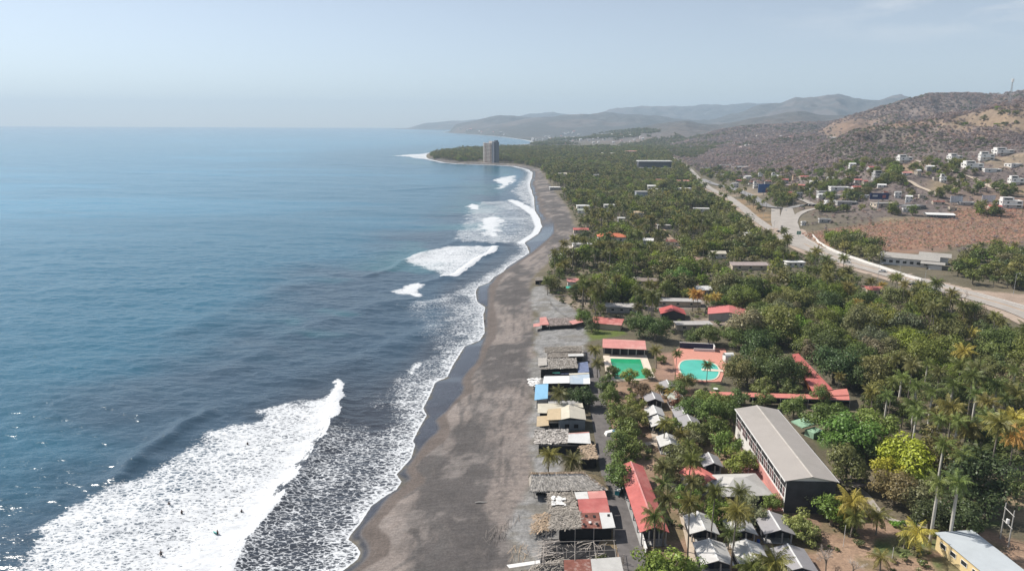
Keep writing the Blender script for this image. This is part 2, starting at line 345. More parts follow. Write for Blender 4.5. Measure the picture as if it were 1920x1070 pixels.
DIRT = [([pz(x, y, 5) for x, y in q], c) for q, c in [
    ([(1240, 430), (1250, 428), (1262, 450), (1280, 470), (1312, 480), (1316, 510), (1300, 512), (1290, 475), (1262, 462)], (.33, .21, .16)),
    ([(1208, 392), (1220, 390), (1222, 408), (1212, 408)], (.32, .25, .2)),
    ([(1250, 596), (1330, 590), (1420, 588), (1430, 600), (1380, 606), (1255, 604)], (.25, .2, .16)),
    ([(1195, 560), (1330, 556), (1330, 574), (1200, 578)], (.27, .22, .19)),
    ([(1032, 545), (1130, 540), (1130, 570), (1040, 575)], (.25, .2, .15)),
    ([(1232, 655), (1265, 655), (1270, 705), (1240, 705)], (.30, .18, .13)),
    ([(1760, 540), (1990, 560), (1990, 600), (1900, 572), (1800, 552)], (.36, .27, .21)),
    ([(1880, 890), (1990, 880), (1990, 980), (1890, 975)], (.28, .21, .13))]]
HWY_EAST = None
def land_color(X, Y, d, Z):
    n1 = fbm(X/14, Y/14, 5, 101); n2 = fbm(X/3.1, Y/3.1, 4, 102); n3 = fbm(X/70, Y/70, 4, 103); n4 = fbm(X/250, Y/250, 4, 104)
    def c3(*c): return np.array(c, float)
    def mixc(C, c, m): return C*(1-m[:, None])+np.asarray(c)*m[:, None]
    C = np.tile(c3(.115, .098, .062), (len(X), 1))
    C = mixc(C, c3(.16, .13, .085), sm(.45, .65, n1)*.7)
    # hills: grey leafless scrub with rusty grass
    hl = sm(6.5, 16, Z)*sm(60, 140, d)
    hs = c3(.150, .118, .105)*(0.75+0.5*n2)[:, None]
    hs = mixc(hs, c3(.215, .145, .10), sm(.5, .62, n3)*.6); hs = mixc(hs, c3(.125, .112, .090), sm(.52, .66, n4)*.5)
    C = C*(1-hl[:, None])+hs*hl[:, None]
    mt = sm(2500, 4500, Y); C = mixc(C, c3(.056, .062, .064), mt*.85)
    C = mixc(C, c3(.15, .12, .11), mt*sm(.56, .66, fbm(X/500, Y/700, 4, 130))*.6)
    m = sm(-12, 6, sdist(X, Y, BROWN)+(n3-.5)*45)
    C = mixc(C, c3(.27, .155, .10)*1.0, m*.9); C = mixc(C, c3(.19, .13, .10), m*sm(.48, .62, fbm(X/11, Y/6, 4, 120))*.7)
    near = Y < 2600
    for poly, c in TAN:
        s = np.full(X.shape, -99.0); s[near] = sdist(X[near], Y[near], poly)
        sc = np.clip(Y/60, 4, 30)
        m = sm(-sc, sc, s+(n1-.5)*3*sc); C = mixc(C, np.array(c)*.82, m*(.45+.45*n2))
    nr = Y < 900
    def pmask(poly, wd, jit):
        s = np.full(X.shape, -99.0); s[nr] = sdist(X[nr], Y[nr], poly)
        return sm(-wd, wd, s+(n1-.5)*jit)
    m = pmask(YARD, 2.0, 8)
    C = mixc(C, c3(.255, .165, .11), m); C = mixc(C, c3(.33, .22, .15), m*sm(.5, .62, n1)*.8); C = mixc(C, c3(.15, .125, .065), m*sm(.55, .7, fbm(X/6, Y/6, 4, 111))*.7)
    for poly, c in DIRT: C = mixc(C, c, pmask(poly, 2.0, 9)*.9)
    for poly, c in LAWNS:
        m = pmask(poly, .8, 5); C = mixc(C, np.array(c)*0.9, m*(.6+.4*sm(.35, .6, n2)))
    C = mixc(C, c3(.44, .36, .29), pmask(SAND2, .6, 2))
    # beach
    bi = sdist(X, Y, BEACH); bm = sm(-1.5, 1.5, bi+(n2-.5)*3)*sm(3000, 2600, Y)
    tr = fbm(d/2.2+fbm(X/30, Y/30, 3, 77)*6, Y/34, 4, 78)
    sand = np.tile(c3(.208, .176, .157), (len(X), 1))
    dk = sm(.42, .58, fbm(X/15, Y/26, 5, 79)+.13*sm(9, 16, d)-.15*sm(22, 33, d)-.03)
    sand = mixc(sand, c3(.072, .065, .063), dk*.9)
    sand = mixc(sand, c3(.088, .080, .076), sm(.56, .70, tr)*.7); sand = mixc(sand, c3(.228, .200, .183), sm(.60, .72, fbm(X/7, Y/7, 4, 80))*.5)
    fine = fbm(X/1.3, Y/1.0, 3, 85); sand = mixc(sand, c3(.07, .064, .062), sm(.56, .74, fine)*.55*sm(8, 14, d))
    nb_ = Y < 420
    for tk in TRACKS:
        s_ = np.full(X.shape, 99.0); s_[nb_] = seg_dist(X[nb_], Y[nb_], tk); sand = mixc(sand, c3(.062, .056, .054), (1-sm(.15, .8, s_+(fine-.5)*1.6))*.6*sm(.40, .58, fbm(X/6, Y/6, 3, 87)))
    lob = (fbm(X/13, Y/13, 3, 81)-.5)*10+(fbm(X/5, Y/5, 2, 83)-.5)*2.5
    nb_ = Y < 760; sd_ = np.full(X.shape, -99.0); ss_ = np.full(X.shape, -99.0)
    sd_[nb_] = sdist(X[nb_], Y[nb_], DAMP_P); ss_[nb_] = sdist(X[nb_], Y[nb_], SHEEN_P)
    far_ = sm(600, 720, Y)
    damp = np.maximum(sm(-.5, .5, sd_)*(1-far_), (1-sm(7.2, 9.2, d+lob))*far_); sand = mixc(sand, c3(.118, .096, .084), damp)
    wet = np.maximum(sm(-.9, .9, ss_)*(1-far_), (1-sm(3.2, 5.2, d+lob*.75))*far_); wet = np.maximum(wet, 1-sm(.4, 1.2, d)); sand = mixc(sand, c3(.052, .054, .064), wet)
    C = C*(1-bm[:, None])+sand*bm[:, None]
    m = pmask(STONES, 1.5, 9)*sm(8, 14, d)
    st = c3(.225, .218, .21)*(.55+.9*fbm(X/1.1, Y/1.6, 3, 88))[:, None]
    st = mixc(st, c3(.16, .145, .12), sm(.55, .65, fbm(X/8, Y/4, 4, 89))*.7)
    C = C*(1-m[:, None])+st*m[:, None]
    wet = wet*bm
    C *= (.86+.28*n2)[:, None]
    return np.clip(C, .01, .9), wet
def polar_grid(u0, u1, nu, y0, y1, k):
    ny = int(math.log(y1/y0)/k)+1
    u = np.linspace(u0, u1, nu); y = y0*np.exp(np.linspace(0, math.log(y1/y0), ny))
    Y, U = np.meshgrid(y, u, indexing='ij'); return (U*Y).ravel(), Y.ravel(), ny, nu
def grid_faces(ny, nu, keep):
    idx = np.arange(ny*nu).reshape(ny, nu)
    F = np.stack([idx[:-1, :-1], idx[:-1, 1:], idx[1:, 1:], idx[1:, :-1]], -1).reshape(-1, 4)
    F = F[keep[F].any(1)]
    used = np.unique(F); mp_ = np.full(ny*nu, -1); mp_[used] = np.arange(len(used))
    return used, mp_[F]
X, Y, ny, nu = polar_grid(-0.62, 0.98, 520, 92, 19000, 0.0054)
D = dcoast(X, Y)
used, F = grid_faces(ny, nu, D > -26)
X, Y, D = X[used], Y[used], D[used]
Z = height(X, Y)
me = np_mesh('land', np.stack([X, Y, Z], 1), F)
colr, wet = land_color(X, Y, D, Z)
a = me.color_attributes.new('albedo', 'FLOAT_COLOR', 'POINT'); a.data.foreach_set('color', np.concatenate([colr, np.ones((len(X), 1))], 1).astype(np.float32).ravel())
a = me.attributes.new('wet', 'FLOAT', 'POINT'); a.data.foreach_set('value', wet.astype(np.float32))
m, nt, b = base_mat('soil_and_sand'); L = nt.links
at = nd(nt, 'ShaderNodeAttribute', attribute_name='albedo'); aw = nd(nt, 'ShaderNodeAttribute', attribute_name='wet')
t = nd(nt, 'ShaderNodeTexCoord')
n1 = nd(nt, 'ShaderNodeTexNoise', Scale=1.7, Detail=8.0, Roughness=0.75); n2 = nd(nt, 'ShaderNodeTexNoise', Scale=0.13, Detail=9.0, Roughness=0.7)
L.new(t.outputs['Object'], n1.inputs['Vector']); L.new(t.outputs['Object'], n2.inputs['Vector'])
c = vmul(nt, at.outputs['Color'], n1.outputs[0], .54, 1.46); c = vmul(nt, c, n2.outputs[0], .75, 1.25)
mp3 = nd(nt, 'ShaderNodeMapping'); mp3.inputs['Scale'].default_value = (.10, 1.1, 1); mp3.inputs['Rotation'].default_value = (0, 0, -.06); L.new(t.outputs['Object'], mp3.inputs[0])
n3 = nd(nt, 'ShaderNodeTexNoise', Scale=1.0, Detail=5.0, Roughness=.7); L.new(mp3.outputs[0], n3.inputs['Vector']); c = vmul(nt, c, n3.outputs[0], .80, 1.2)
L.new(c, b.inputs['Base Color'])
mr = nd(nt, 'ShaderNodeMapRange'); mr.inputs['To Min'].default_value = .95; mr.inputs['To Max'].default_value = .17; L.new(aw.outputs['Fac'], mr.inputs['Value']); L.new(mr.outputs[0], b.inputs['Roughness'])
b.inputs['Specular IOR Level'].default_value = .4
mr = nd(nt, 'ShaderNodeMapRange'); mr.inputs['To Min'].default_value = .55; mr.inputs['To Max'].default_value = .0; L.new(aw.outputs['Fac'], mr.inputs['Value'])
bp = nd(nt, 'ShaderNodeBump', Distance=0.35); L.new(mr.outputs[0], bp.inputs['Strength']); L.new(n1.outputs[0], bp.inputs['Height']); L.new(bp.outputs[0], b.inputs['Normal'])
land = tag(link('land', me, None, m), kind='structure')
# ------------------------------------------------------------ sea
F1 = pw([(-60, 1130), (7, 1070), (47, 1015), (73, 982), (135, 950), (175, 928), (226, 906), (270, 888), (313, 859), (364, 833), (397, 806), (467, 789), (500, 779), (481, 770), (539, 755), (583, 749), (616, 742), (632, 725), (640, 712), (638, 735), (632, 778), (612, 822), (583, 862), (547, 906), (528, 939), (485, 990), (456, 1030), (434, 1070), (395, 1140), (-60, 1200)])
F1E = pw([(638, 722), (637, 740), (632, 778), (612, 822), (583, 862), (547, 906), (528, 939), (485, 990), (456, 1030), (434, 1070), (395, 1140)])
F2 = pw([(636, 800), (700, 830), (760, 800), (795, 775), (850, 690), (930, 690), (800, 1000), (640, 1160), (380, 1160), (434, 1070), (485, 990), (583, 868)])
F3 = pw([(700, 740), (760, 690), (800, 655), (770, 610), (750, 570), (800, 560), (880, 530), (930, 500), (1000, 470), (1010, 480), (920, 620), (850, 700), (790, 790), (740, 800)])
F4 = pw([(757, 492), (777, 478), (833, 464), (872, 460), (928, 461), (923, 472), (895, 484), (864, 509), (850, 519), (833, 519), (813, 509), (777, 498)])
F4E = pw([(928, 463), (923, 473), (895, 485), (864, 510), (850, 519), (833, 519)])
F5 = pw([(731, 548), (777, 531), (798, 533), (785, 545), (787, 557), (755, 551)])
F6 = pw([(850, 450), (858, 425), (880, 388), (898, 378), (960, 375), (985, 388), (1005, 402), (1016, 425), (1010, 438), (985, 454), (960, 456), (930, 458), (880, 455)])
F6b = pw([(895, 425), (905, 408), (925, 403), (945, 412), (944, 432), (925, 445), (905, 442)])
F6c = pw([(873, 387), (885, 382), (899, 385), (899, 393), (885, 392)])
F6E = pw([(960, 375), (985, 388), (1005, 402), (1016, 425), (1010, 438), (984, 455)])
F7 = pw([(922, 338), (945, 331), (968, 329), (966, 340), (945, 352), (932, 354), (940, 345)])
F8 = pw([(738, 292), (770, 289.5), (806, 288), (806, 299), (780, 297), (765, 294)])
F9 = pw([(762, 694), (778, 680), (790, 678), (786, 690), (770, 702)])
F10 = pw([(955, 360), (985, 330), (1003, 335), (1003, 380), (985, 385)])
F11 = pw([(840, 610), (820, 600), (860, 560), (900, 560), (912, 600), (890, 640), (840, 660)])
CRESTS = [(pw([(222, 895), (240, 877), (273, 844), (313, 822), (346, 797), (390, 775)]), 1.3, 3.2), (pw([(695, 517), (732, 506), (757, 492), (790, 476)]), 1.1, 4), (pw([(798, 530), (833, 521), (870, 526)]), .8, 4), (pw([(836, 460), (864, 450), (920, 456), (972, 459)]), .9, 5), (F1E, .9, 3.0), (F4E, .9, 4), (pw([(700, 760), (760, 745), (800, 740)]), .5, 4), (pw([(640, 690), (720, 650), (800, 620), (850, 610)]), .6, 6), (pw([(740, 357), (820, 352), (900, 350)]), 1.0, 9), (pw([(420, 700), (520, 640), (640, 590), (760, 560)]), .7, 7), (pw([(300, 640), (450, 570), (600, 520)]), .6, 9)]
def foam_field(X, Y, off):
    j = (fbm(X/5, Y/7, 4, 201)-.5); j2 = fbm(X/22, Y/30, 4, 203)-.5
    f = np.zeros(X.shape); nr = Y < 900; fr = Y < 3000
    def sd(poly, wid):
        s = np.full(X.shape, -999.0); s[fr] = sdist(X[fr], Y[fr], poly); return s
    def ed(pl):
        s = np.full(X.shape, 999.0); s[fr] = seg_dist(X[fr], Y[fr], pl); return s
    # swash at the waterline, and a thin bright rim
    fade = 1-sm(2600, 8000, Y)
    f = np.maximum(f, (1-sm(1.5, 9+10*np.clip(j2+.5, 0, 1), off+j*5))*.62)
    f = np.maximum(f, (1-sm(.2, 1.5, off))*.97)
    fw = np.clip(Y/100, 1, 30)
    f = np.maximum(f, (1-sm(0, fw*1.6, off+j*3))*.8*sm(500, 900, Y))
    s = sd(F2, 0)+j*8; f = np.maximum(f, sm(-9, 0, s)*(.475+.30*j2))
    s = sd(F3, 0)+j*14; f = np.maximum(f, sm(-6, 8, s)*(.36+.6*j2+.12*(1-sm(4, 22, off))))
    s = sd(F11, 0)+j*12; f = np.maximum(f, sm(-5, 6, s)*(.5+.5*j2))
    s = sd(F1, 0)+j*7; e = ed(F1E)
    f = np.where(s > -3, np.maximum(f, sm(-2.5, 3.5, s)*(.78+.45*j2+.24*(1-sm(1, 13, e)))), f)
    f = np.where(s > -.5, np.maximum(f, (1-sm(1.2, 2.8, e))*1.0), f)
    for poly, amt, wd, edge in [(F4, .74, 4, F4E), (F5, .9, 2.5, None), (F6, .50, 8, F6E), (F6b, .92, 9, None), (F6c, .95, 4, None), (F7, .86, 7, None), (F8, .8, 12, None), (F9, .7, 2, None), (F10, .55, 10, None)]:
        s = sd(poly, 0)+j*2.4*wd; v = sm(-wd, wd, s)*(amt+.25*j2)
        if edge is not None: v = np.where(s > -wd, np.maximum(v, 1-sm(.5*wd, 1.1*wd, ed(edge))), v)
        f = np.maximum(f, v)
    e = ed(pw([(627, 716), (633, 712), (640, 722)])); f = np.maximum(f, 1-sm(.6, 1.6, e))
    return np.clip(f, 0, 1)
X, Y, ny, nu = polar_grid(-1.0, 0.2, 640, 92, 17500, 0.0056)
D = -dcoast(X, Y)
used, F = grid_faces(ny, nu, D > -14)
X, Y, D = X[used], Y[used], D[used]
Z = np.zeros(X.shape)
foam = foam_field(X, Y, D)
dep = sm(0, 25, D)
for pl, hgt, sg in CRESTS:
    nr = Y < 1800; s = np.full(X.shape, 999.0); s[nr] = seg_dist(X[nr], Y[nr], pl)
    Z += hgt*np.exp(-(s/sg)**2)*dep
wnear = 1-sm(350, 800, Y)
Z += ((fbm(X/6+Y/20, Y/3.2, 4, 210)-.5)*.72+(fbm(X/26+Y/60, Y/13, 3, 212)-.5)*1.2)*dep*wnear
Z += (fbm(X/70+Y/120, Y/32, 3, 214)-.5)*1.6*dep*(1-sm(1500, 3000, Y))
me = np_mesh('sea', np.stack([X, Y, Z], 1), F)
bl = fbm(X/60+Y/200, Y/45, 4, 220)
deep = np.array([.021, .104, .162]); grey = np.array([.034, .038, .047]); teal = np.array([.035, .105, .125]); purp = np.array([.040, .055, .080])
wc = deep[None, :]*(1+.62*sm(70, 650, D))[:, None]  # paler offshore: brightness of a grazing view put into the water colour
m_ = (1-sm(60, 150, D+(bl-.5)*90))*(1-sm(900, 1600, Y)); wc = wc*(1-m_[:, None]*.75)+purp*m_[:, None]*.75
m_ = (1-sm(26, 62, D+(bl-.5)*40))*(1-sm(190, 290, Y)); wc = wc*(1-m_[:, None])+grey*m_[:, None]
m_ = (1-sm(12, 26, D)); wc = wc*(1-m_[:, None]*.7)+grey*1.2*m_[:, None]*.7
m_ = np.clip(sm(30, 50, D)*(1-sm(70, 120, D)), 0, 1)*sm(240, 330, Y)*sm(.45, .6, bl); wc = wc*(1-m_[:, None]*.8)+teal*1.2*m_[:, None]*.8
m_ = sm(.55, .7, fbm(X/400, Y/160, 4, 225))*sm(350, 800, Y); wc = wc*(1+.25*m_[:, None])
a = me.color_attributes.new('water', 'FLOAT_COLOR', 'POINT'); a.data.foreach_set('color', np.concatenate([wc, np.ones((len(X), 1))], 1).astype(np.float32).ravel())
a = me.attributes.new('foam', 'FLOAT', 'POINT'); a.data.foreach_set('value', foam.astype(np.float32))
m, nt, b = base_mat('sea_water'); L = nt.links
aw = nd(nt, 'ShaderNodeAttribute', attribute_name='water'); af = nd(nt, 'ShaderNodeAttribute', attribute_name='foam'); t = nd(nt, 'ShaderNodeTexCoord')
mpn = nd(nt, 'ShaderNodeMapping'); mpn.inputs['Scale'].default_value = (.72, 1.25, 1); mpn.inputs['Rotation'].default_value = (0, 0, .25); L.new(t.outputs['Object'], mpn.inputs[0])
dn = nd(nt, 'ShaderNodeTexNoise', Scale=.55, Detail=4.0); L.new(mpn.outputs[0], dn.inputs['Vector'])
def M_(op, x, y=None, clamp=False):
    n = nd(nt, 'ShaderNodeMath', operation=op); n.use_clamp = clamp
    for i, v in enumerate((x, y)):
        if v is None: continue
        if isinstance(v, (int, float)): n.inputs[i].default_value = v
        else: L.new(v, n.inputs[i])
    return n.outputs[0]
vm = nd(nt, 'ShaderNodeVectorMath', operation='MULTIPLY_ADD'); vm.inputs[1].default_value = (1.9, 1.9, 0); L.new(dn.outputs['Color'], vm.inputs[0]); L.new(mpn.outputs[0], vm.inputs[2])
v1 = nd(nt, 'ShaderNodeTexVoronoi', feature='DISTANCE_TO_EDGE', Scale=.75); v2 = nd(nt, 'ShaderNodeTexVoronoi', feature='DISTANCE_TO_EDGE', Scale=1.8)
L.new(vm.outputs[0], v1.inputs['Vector']); L.new(vm.outputs[0], v2.inputs['Vector'])
nz = nd(nt, 'ShaderNodeTexNoise', Scale=.9, Detail=7.0, Roughness=.72); L.new(mpn.outputs[0], nz.inputs['Vector'])
w1 = M_('SUBTRACT', 1.0, M_('MULTIPLY', v1.outputs[0], 4.6), True); w2 = M_('SUBTRACT', 1.0, M_('MULTIPLY', v2.outputs[0], 4.4), True)
m2 = nd(nt, 'ShaderNodeMapping'); m2.inputs['Scale'].default_value = (.10, .24, 1); m2.inputs['Rotation'].default_value = (0, 0, .22); L.new(t.outputs['Object'], m2.inputs[0])
nzb = nd(nt, 'ShaderNodeTexNoise', Scale=1.0, Detail=6.0, Roughness=.65); L.new(m2.outputs[0], nzb.inputs['Vector'])
web = M_('ADD', M_('MULTIPLY', w1, .58), M_('MULTIPLY', w2, .42))
q = M_('ADD', M_('MULTIPLY', M_('SUBTRACT', web, .5), .95), M_('ADD', M_('MULTIPLY', M_('SUBTRACT', nz.outputs[0], .5), 1.25), M_('MULTIPLY', M_('SUBTRACT', nzb.outputs[0], .5), 1.05)))
bs = M_('SUBTRACT', M_('MULTIPLY', af.outputs['Fac'], 1.55), .66)
fm = M_('MULTIPLY', M_('ADD', bs, q), 2.1, True)
gate = nd(nt, 'ShaderNodeMapRange'); gate.inputs['From Max'].default_value = .12; L.new(af.outputs['Fac'], gate.inputs['Value'])
fm = M_('MULTIPLY', fm, gate.outputs[0], True)
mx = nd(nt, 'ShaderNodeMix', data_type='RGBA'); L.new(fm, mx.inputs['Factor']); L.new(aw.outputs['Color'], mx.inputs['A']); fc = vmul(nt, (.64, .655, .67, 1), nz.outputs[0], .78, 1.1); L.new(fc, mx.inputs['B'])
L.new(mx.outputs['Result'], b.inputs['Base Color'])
mr = nd(nt, 'ShaderNodeMapRange'); mr.inputs['To Min'].default_value = .19; mr.inputs['To Max'].default_value = .9; L.new(fm, mr.inputs['Value']); L.new(mr.outputs[0], b.inputs['Roughness'])
b.inputs['IOR'].default_value = 1.33
ns = []
for sc, dist_, st_, sx in ((.028, 2.5, .5, .45), (.11, 1.3, .65, .45), (.38, .52, .85, .45), (1.5, .11, .6, .6)):
    mq = nd(nt, 'ShaderNodeMapping'); mq.inputs['Scale'].default_value = (sx, 1, 1); mq.inputs['Rotation'].default_value = (0, 0, .35); L.new(t.outputs['Object'], mq.inputs[0])
    nn = nd(nt, 'ShaderNodeTexNoise', Scale=sc, Detail=3.0, Roughness=.6); L.new(mq.outputs[0], nn.inputs['Vector'])
    bp = nd(nt, 'ShaderNodeBump', Strength=st_, Distance=dist_); L.new(nn.outputs[0], bp.inputs['Height'])
    if ns: L.new(ns[-1], bp.inputs['Normal'])
    ns.append(bp.outputs[0])
L.new(ns[-1], b.inputs['Normal'])
tag(link('sea', me, None, m), kind='structure')
# ------------------------------------------------------------ air
hb = MB().box((1500, 8800, 345), (52000, 23000, 700))
m = bpy.data.materials.new('hazy_air'); m.use_nodes = True; nt = m.node_tree
for n in list(nt.nodes): nt.nodes.remove(n)
o_ = nd(nt, 'ShaderNodeOutputMaterial'); pv = nd(nt, 'ShaderNodeVolumePrincipled', Density=HAZE_DENS, Anisotropy=0.1); pv.inputs['Color'].default_value = HAZE_COL
nt.links.new(pv.outputs[0], o_.inputs['Volume'])
try: m.cycles.homogeneous_volume = True
except Exception: pass
haze = tag(hb.build('haze', m), kind='stuff')
# ------------------------------------------------------------ roads and paths
def chaikin3(pl, it=2):
    for _ in range(it):
        q = [pl[0]]
        for a, b in zip(pl[:-1], pl[1:]): q.append(tuple(a[i]*.75+b[i]*.25 for i in range(len(a)))); q.append(tuple(a[i]*.25+b[i]*.75 for i in range(len(a))))
        q.append(pl[-1]); pl = q
    return pl
def ribbon(name, pts, width, m, dz=0.06, off=0.0, step=2.5, z=None, parent=None, dash=None, thick=0.0):
    """a sheet of WIDTH metres along a ground polyline, following the land"""
    pl = chaikin3([tuple(p[:2]) for p in pts], 2); q = [Vector(pl[0])]
    out = [q[0]]
    for a, b in zip(pl[:-1], pl[1:]):
        a = Vector(a); b = Vector(b); n = max(1, int((b-a).length/step))
        for k in range(1, n+1): out.append(a+(b-a)*k/n)
    out = [Vector(p) for p in out]; V = []; n = len(out)
    for i in range(n):
        t = (out[min(i+1, n-1)]-out[max(i-1, 0)]).normalized(); nn = Vector((t.y, -t.x))
        w = width(i/(n-1)) if callable(width) else width
        for s in (-.5, -.17, .17, .5): V.append(out[i]+nn*(s*w+off))
    V = np.array([tuple(v) for v in V]); Z = height(V[:, 0], V[:, 1]) if z is None else np.full(len(V), z)
    if z is None:  # level across, so that a rough bank never pokes through
        Z = Z.reshape(-1, 4); Z = np.repeat(Z.max(1, keepdims=True), 4, 1)
        k = np.ones(5)/5; zc = np.convolve(np.pad(Z[:, 0], 2, mode='edge'), k, 'valid'); Z = np.repeat(np.maximum(zc, 0)[:, None], 4, 1).ravel()
    rows = [i for i in range(n-1) if dash is None or int(i*step/dash) % 2 == 0]
    F = [(i*4+c, i*4+c+1, i*4+c+5, i*4+c+4) for i in rows for c in range(3)]
    top = np.c_[V, Z+dz]
    if thick:
        nv = len(top); top = np.r_[top, np.c_[V, Z+dz-thick]]
        F += [(i*4+e, i*4+4+e, nv+i*4+4+e, nv+i*4+e) for i in rows for e in (0, 3)]
        F += [(e*4+c, e*4+c+1, nv+e*4+c+1, nv+e*4+c) for e in (0, n-1) for c in range(3)]
    return link(name, np_mesh(name, top, F, False), parent, m)
M_CONC = mat('road_concrete', (.36, .325, .29), .9, .18, .12)
M_CONC2 = mat('road_concrete_grey', (.25, .24, .235), .9, .2, .12)
M_DARK = mat('alley_asphalt', (.135, .122, .117), .9, .3, .5)
M_PATH = mat('path_concrete', (.50, .41, .32), .9, .15, .6)
M_LINE = mat('road_paint', (.72, .70, .66), .7, .1, 1)
M_EARTH = mat('bare_earth', (.33, .24, .17), .95, .3, .2)
def pg(pts): return [tuple(PG(x, y)[:2]) for x, y in pts]
def st(o): return tag(o, kind='structure')
HWY = pg([(1990, 616), (1920, 583), (1830, 557), (1730, 531), (1650, 508), (1590, 491), (1540, 474), (1508, 458), (1486, 443), (1478, 430), (1477, 412), (1477, 392)])
st(ribbon('road_shoulder', HWY[:10], 29, mat('dusty_verge', (.37, .29, .23), .95, .3, .15), -.05)); st(ribbon('highway', HWY, lambda t: 17-8*max(0, (t-.72))/.28, M_CONC, .35))
for o_ in (-3.6, 3.6): st(ribbon('lane_marking', HWY[:8], .22, M_LINE, .385, o_, dash=6))
st(ribbon('median_strip', HWY[:8], 1.1, M_EARTH, .50, 0, thick=.5))
st(ribbon('road_edge_line', HWY[:9], .35, M_LINE, .38, 7.6)); st(ribbon('road_edge_line', HWY[:9], .35, M_LINE, .38, -7.6))
FRONT = pg([(1530, 474), (1490, 452), (1449, 434), (1412, 408), (1383, 383), (1362, 368), (1331, 355), (1309, 336), (1295, 320), (1281, 309), (1268, 301), (1258, 295)])
st(ribbon('road_shoulder', FRONT[1:9], 17, MATS['dusty_verge'], -.30)); st(ribbon('frontage_road', FRONT, lambda t: 8+5*t, M_CONC, .45))
st(ribbon('carriageway', pg([(1520, 470), (1485, 458), (1463, 444), (1455, 420), (1454, 404), (1454, 392)]), 8.0, M_CONC, .36))
st(ribbon('median_strip', pg([(1466, 440), (1466, 415), (1466, 394)]), 2.0, mat('median_dark', (.10, .09, .08)), 1.1, thick=1.0))
st(ribbon('junction_road', pg([(1425, 384), (1445, 389), (1470, 391), (1492, 388), (1515, 384), (1560, 389)]), 11, M_CONC2, .40))
st(ribbon('main_road', pg([(1440, 388), (1424, 380), (1406, 367), (1369, 352), (1339, 346), (1316, 336)]), 11, M_CONC2, .42))
st(ribbon('slip_road', pg([(1487, 425), (1492, 407), (1505, 398), (1525, 392), (1560, 391)]), 5.5, M_CONC, .44))
st(ribbon('side_road', pg([(1498, 374), (1512, 379), (1528, 387)]), 7, M_CONC, .43))
st(ribbon('hillside_road', pg([(1718, 302), (1736, 308), (1760, 316), (1782, 322), (1800, 325)]), 7, M_PATH, .5))
st(ribbon('hillside_road', pg([(1812, 328), (1832, 338), (1852, 348), (1876, 360), (1905, 368), (1960, 372)]), 6, M_PATH, .5))
st(ribbon('hillside_road', pg([(1694, 336), (1714, 346), (1740, 358), (1768, 371)]), 5, M_PATH, .8))
st(ribbon('beach_alley', [pz(x, y) for x, y in [(1215, 1140), (1185, 1040), (1165, 960), (1148, 890), (1133, 820), (1122, 760), (1113, 700), (1104, 655)]], lambda t: 5.4 if t < .7 else 4.6, M_DARK, .13))
for i, q in enumerate([[(1212, 754), (1222, 790), (1233, 835)], [(1215, 775), (1228, 773)], [(1219, 800), (1233, 800)], [(1205, 832), (1232, 828)], [(1262, 900), (1270, 930), (1288, 985), (1300, 1040), (1315, 1100)], [(1296, 1020), (1400, 1022), (1440, 1028)], [(1245, 905), (1266, 912)]]):
    st(ribbon('footpath', [pz(x, y) for x, y in q], 1.9, M_PATH, .16+.012*i))
st(ribbon('dirt_track', [pz(x, y, 5) for x, y in [(1222, 385), (1218, 410), (1245, 430), (1275, 470), (1305, 485), (1300, 520), (1325, 560)]], 5, M_EARTH, .2))
st(ribbon('garden_path', [pz(x, y) for x, y in [(1575, 900), (1620, 920), (1650, 965), (1700, 985), (1760, 988), (1800, 985)]], 1.6, mat('pale_gravel', (.36, .32, .28)), .14))
# ------------------------------------------------------------ plants
M_PALM = foliage_mat('palm_fronds', .35, .02, .3); M_LEAF = foliage_mat('tree_leaves', .42, .025, .3)
M_TWIG = foliage_mat('dry_twigs', .3, .01, .1)
TINT = {M_PALM.name: foliage_mat('palm_fronds_mass', .35, .02, .3, True), M_LEAF.name: foliage_mat('tree_leaves_mass', .42, .025, .3, True), M_TWIG.name: foliage_mat('dry_twigs_mass', .3, .01, .1, True)}
M_BARK = mat('grey_bark', (.20, .165, .13), .9, .3, 2, objrand=.2); M_PBARK = mat('palm_bark', (.19, .165, .14), .9, .25, 2.5, wave=('Z', 1.6), objrand=.2)
M_ROYAL = mat('royal_palm_bark', (.48, .45, .40), .85, .15, 1.0)
def tube_path(mb, pts, rs, n=6):
    rings = []
    for i, p in enumerate(pts):
        p = Vector(p); t = (Vector(pts[min(i+1, len(pts)-1)])-Vector(pts[max(i-1, 0)])).normalized()
        u = t.cross(Vector((0, 1, .01))).normalized(); w = t.cross(u)
        b = len(mb.v); mb.v += [tuple(p+(u*math.cos(2*PI*k/n)+w*math.sin(2*PI*k/n))*rs[i]) for k in range(n)]; rings.append(b)
    for a, b in zip(rings[:-1], rings[1:]): mb.f += [(a+k, a+(k+1) % n, b+(k+1) % n, b+k) for k in range(n)]
def mesh_of(mb, name, m, smooth=False):
    me = bpy.data.meshes.new(name); me.from_pydata(mb.v, [], mb.f); me.materials.append(m)
    if smooth:
        for p in me.polygons: p.use_smooth = True
    return me
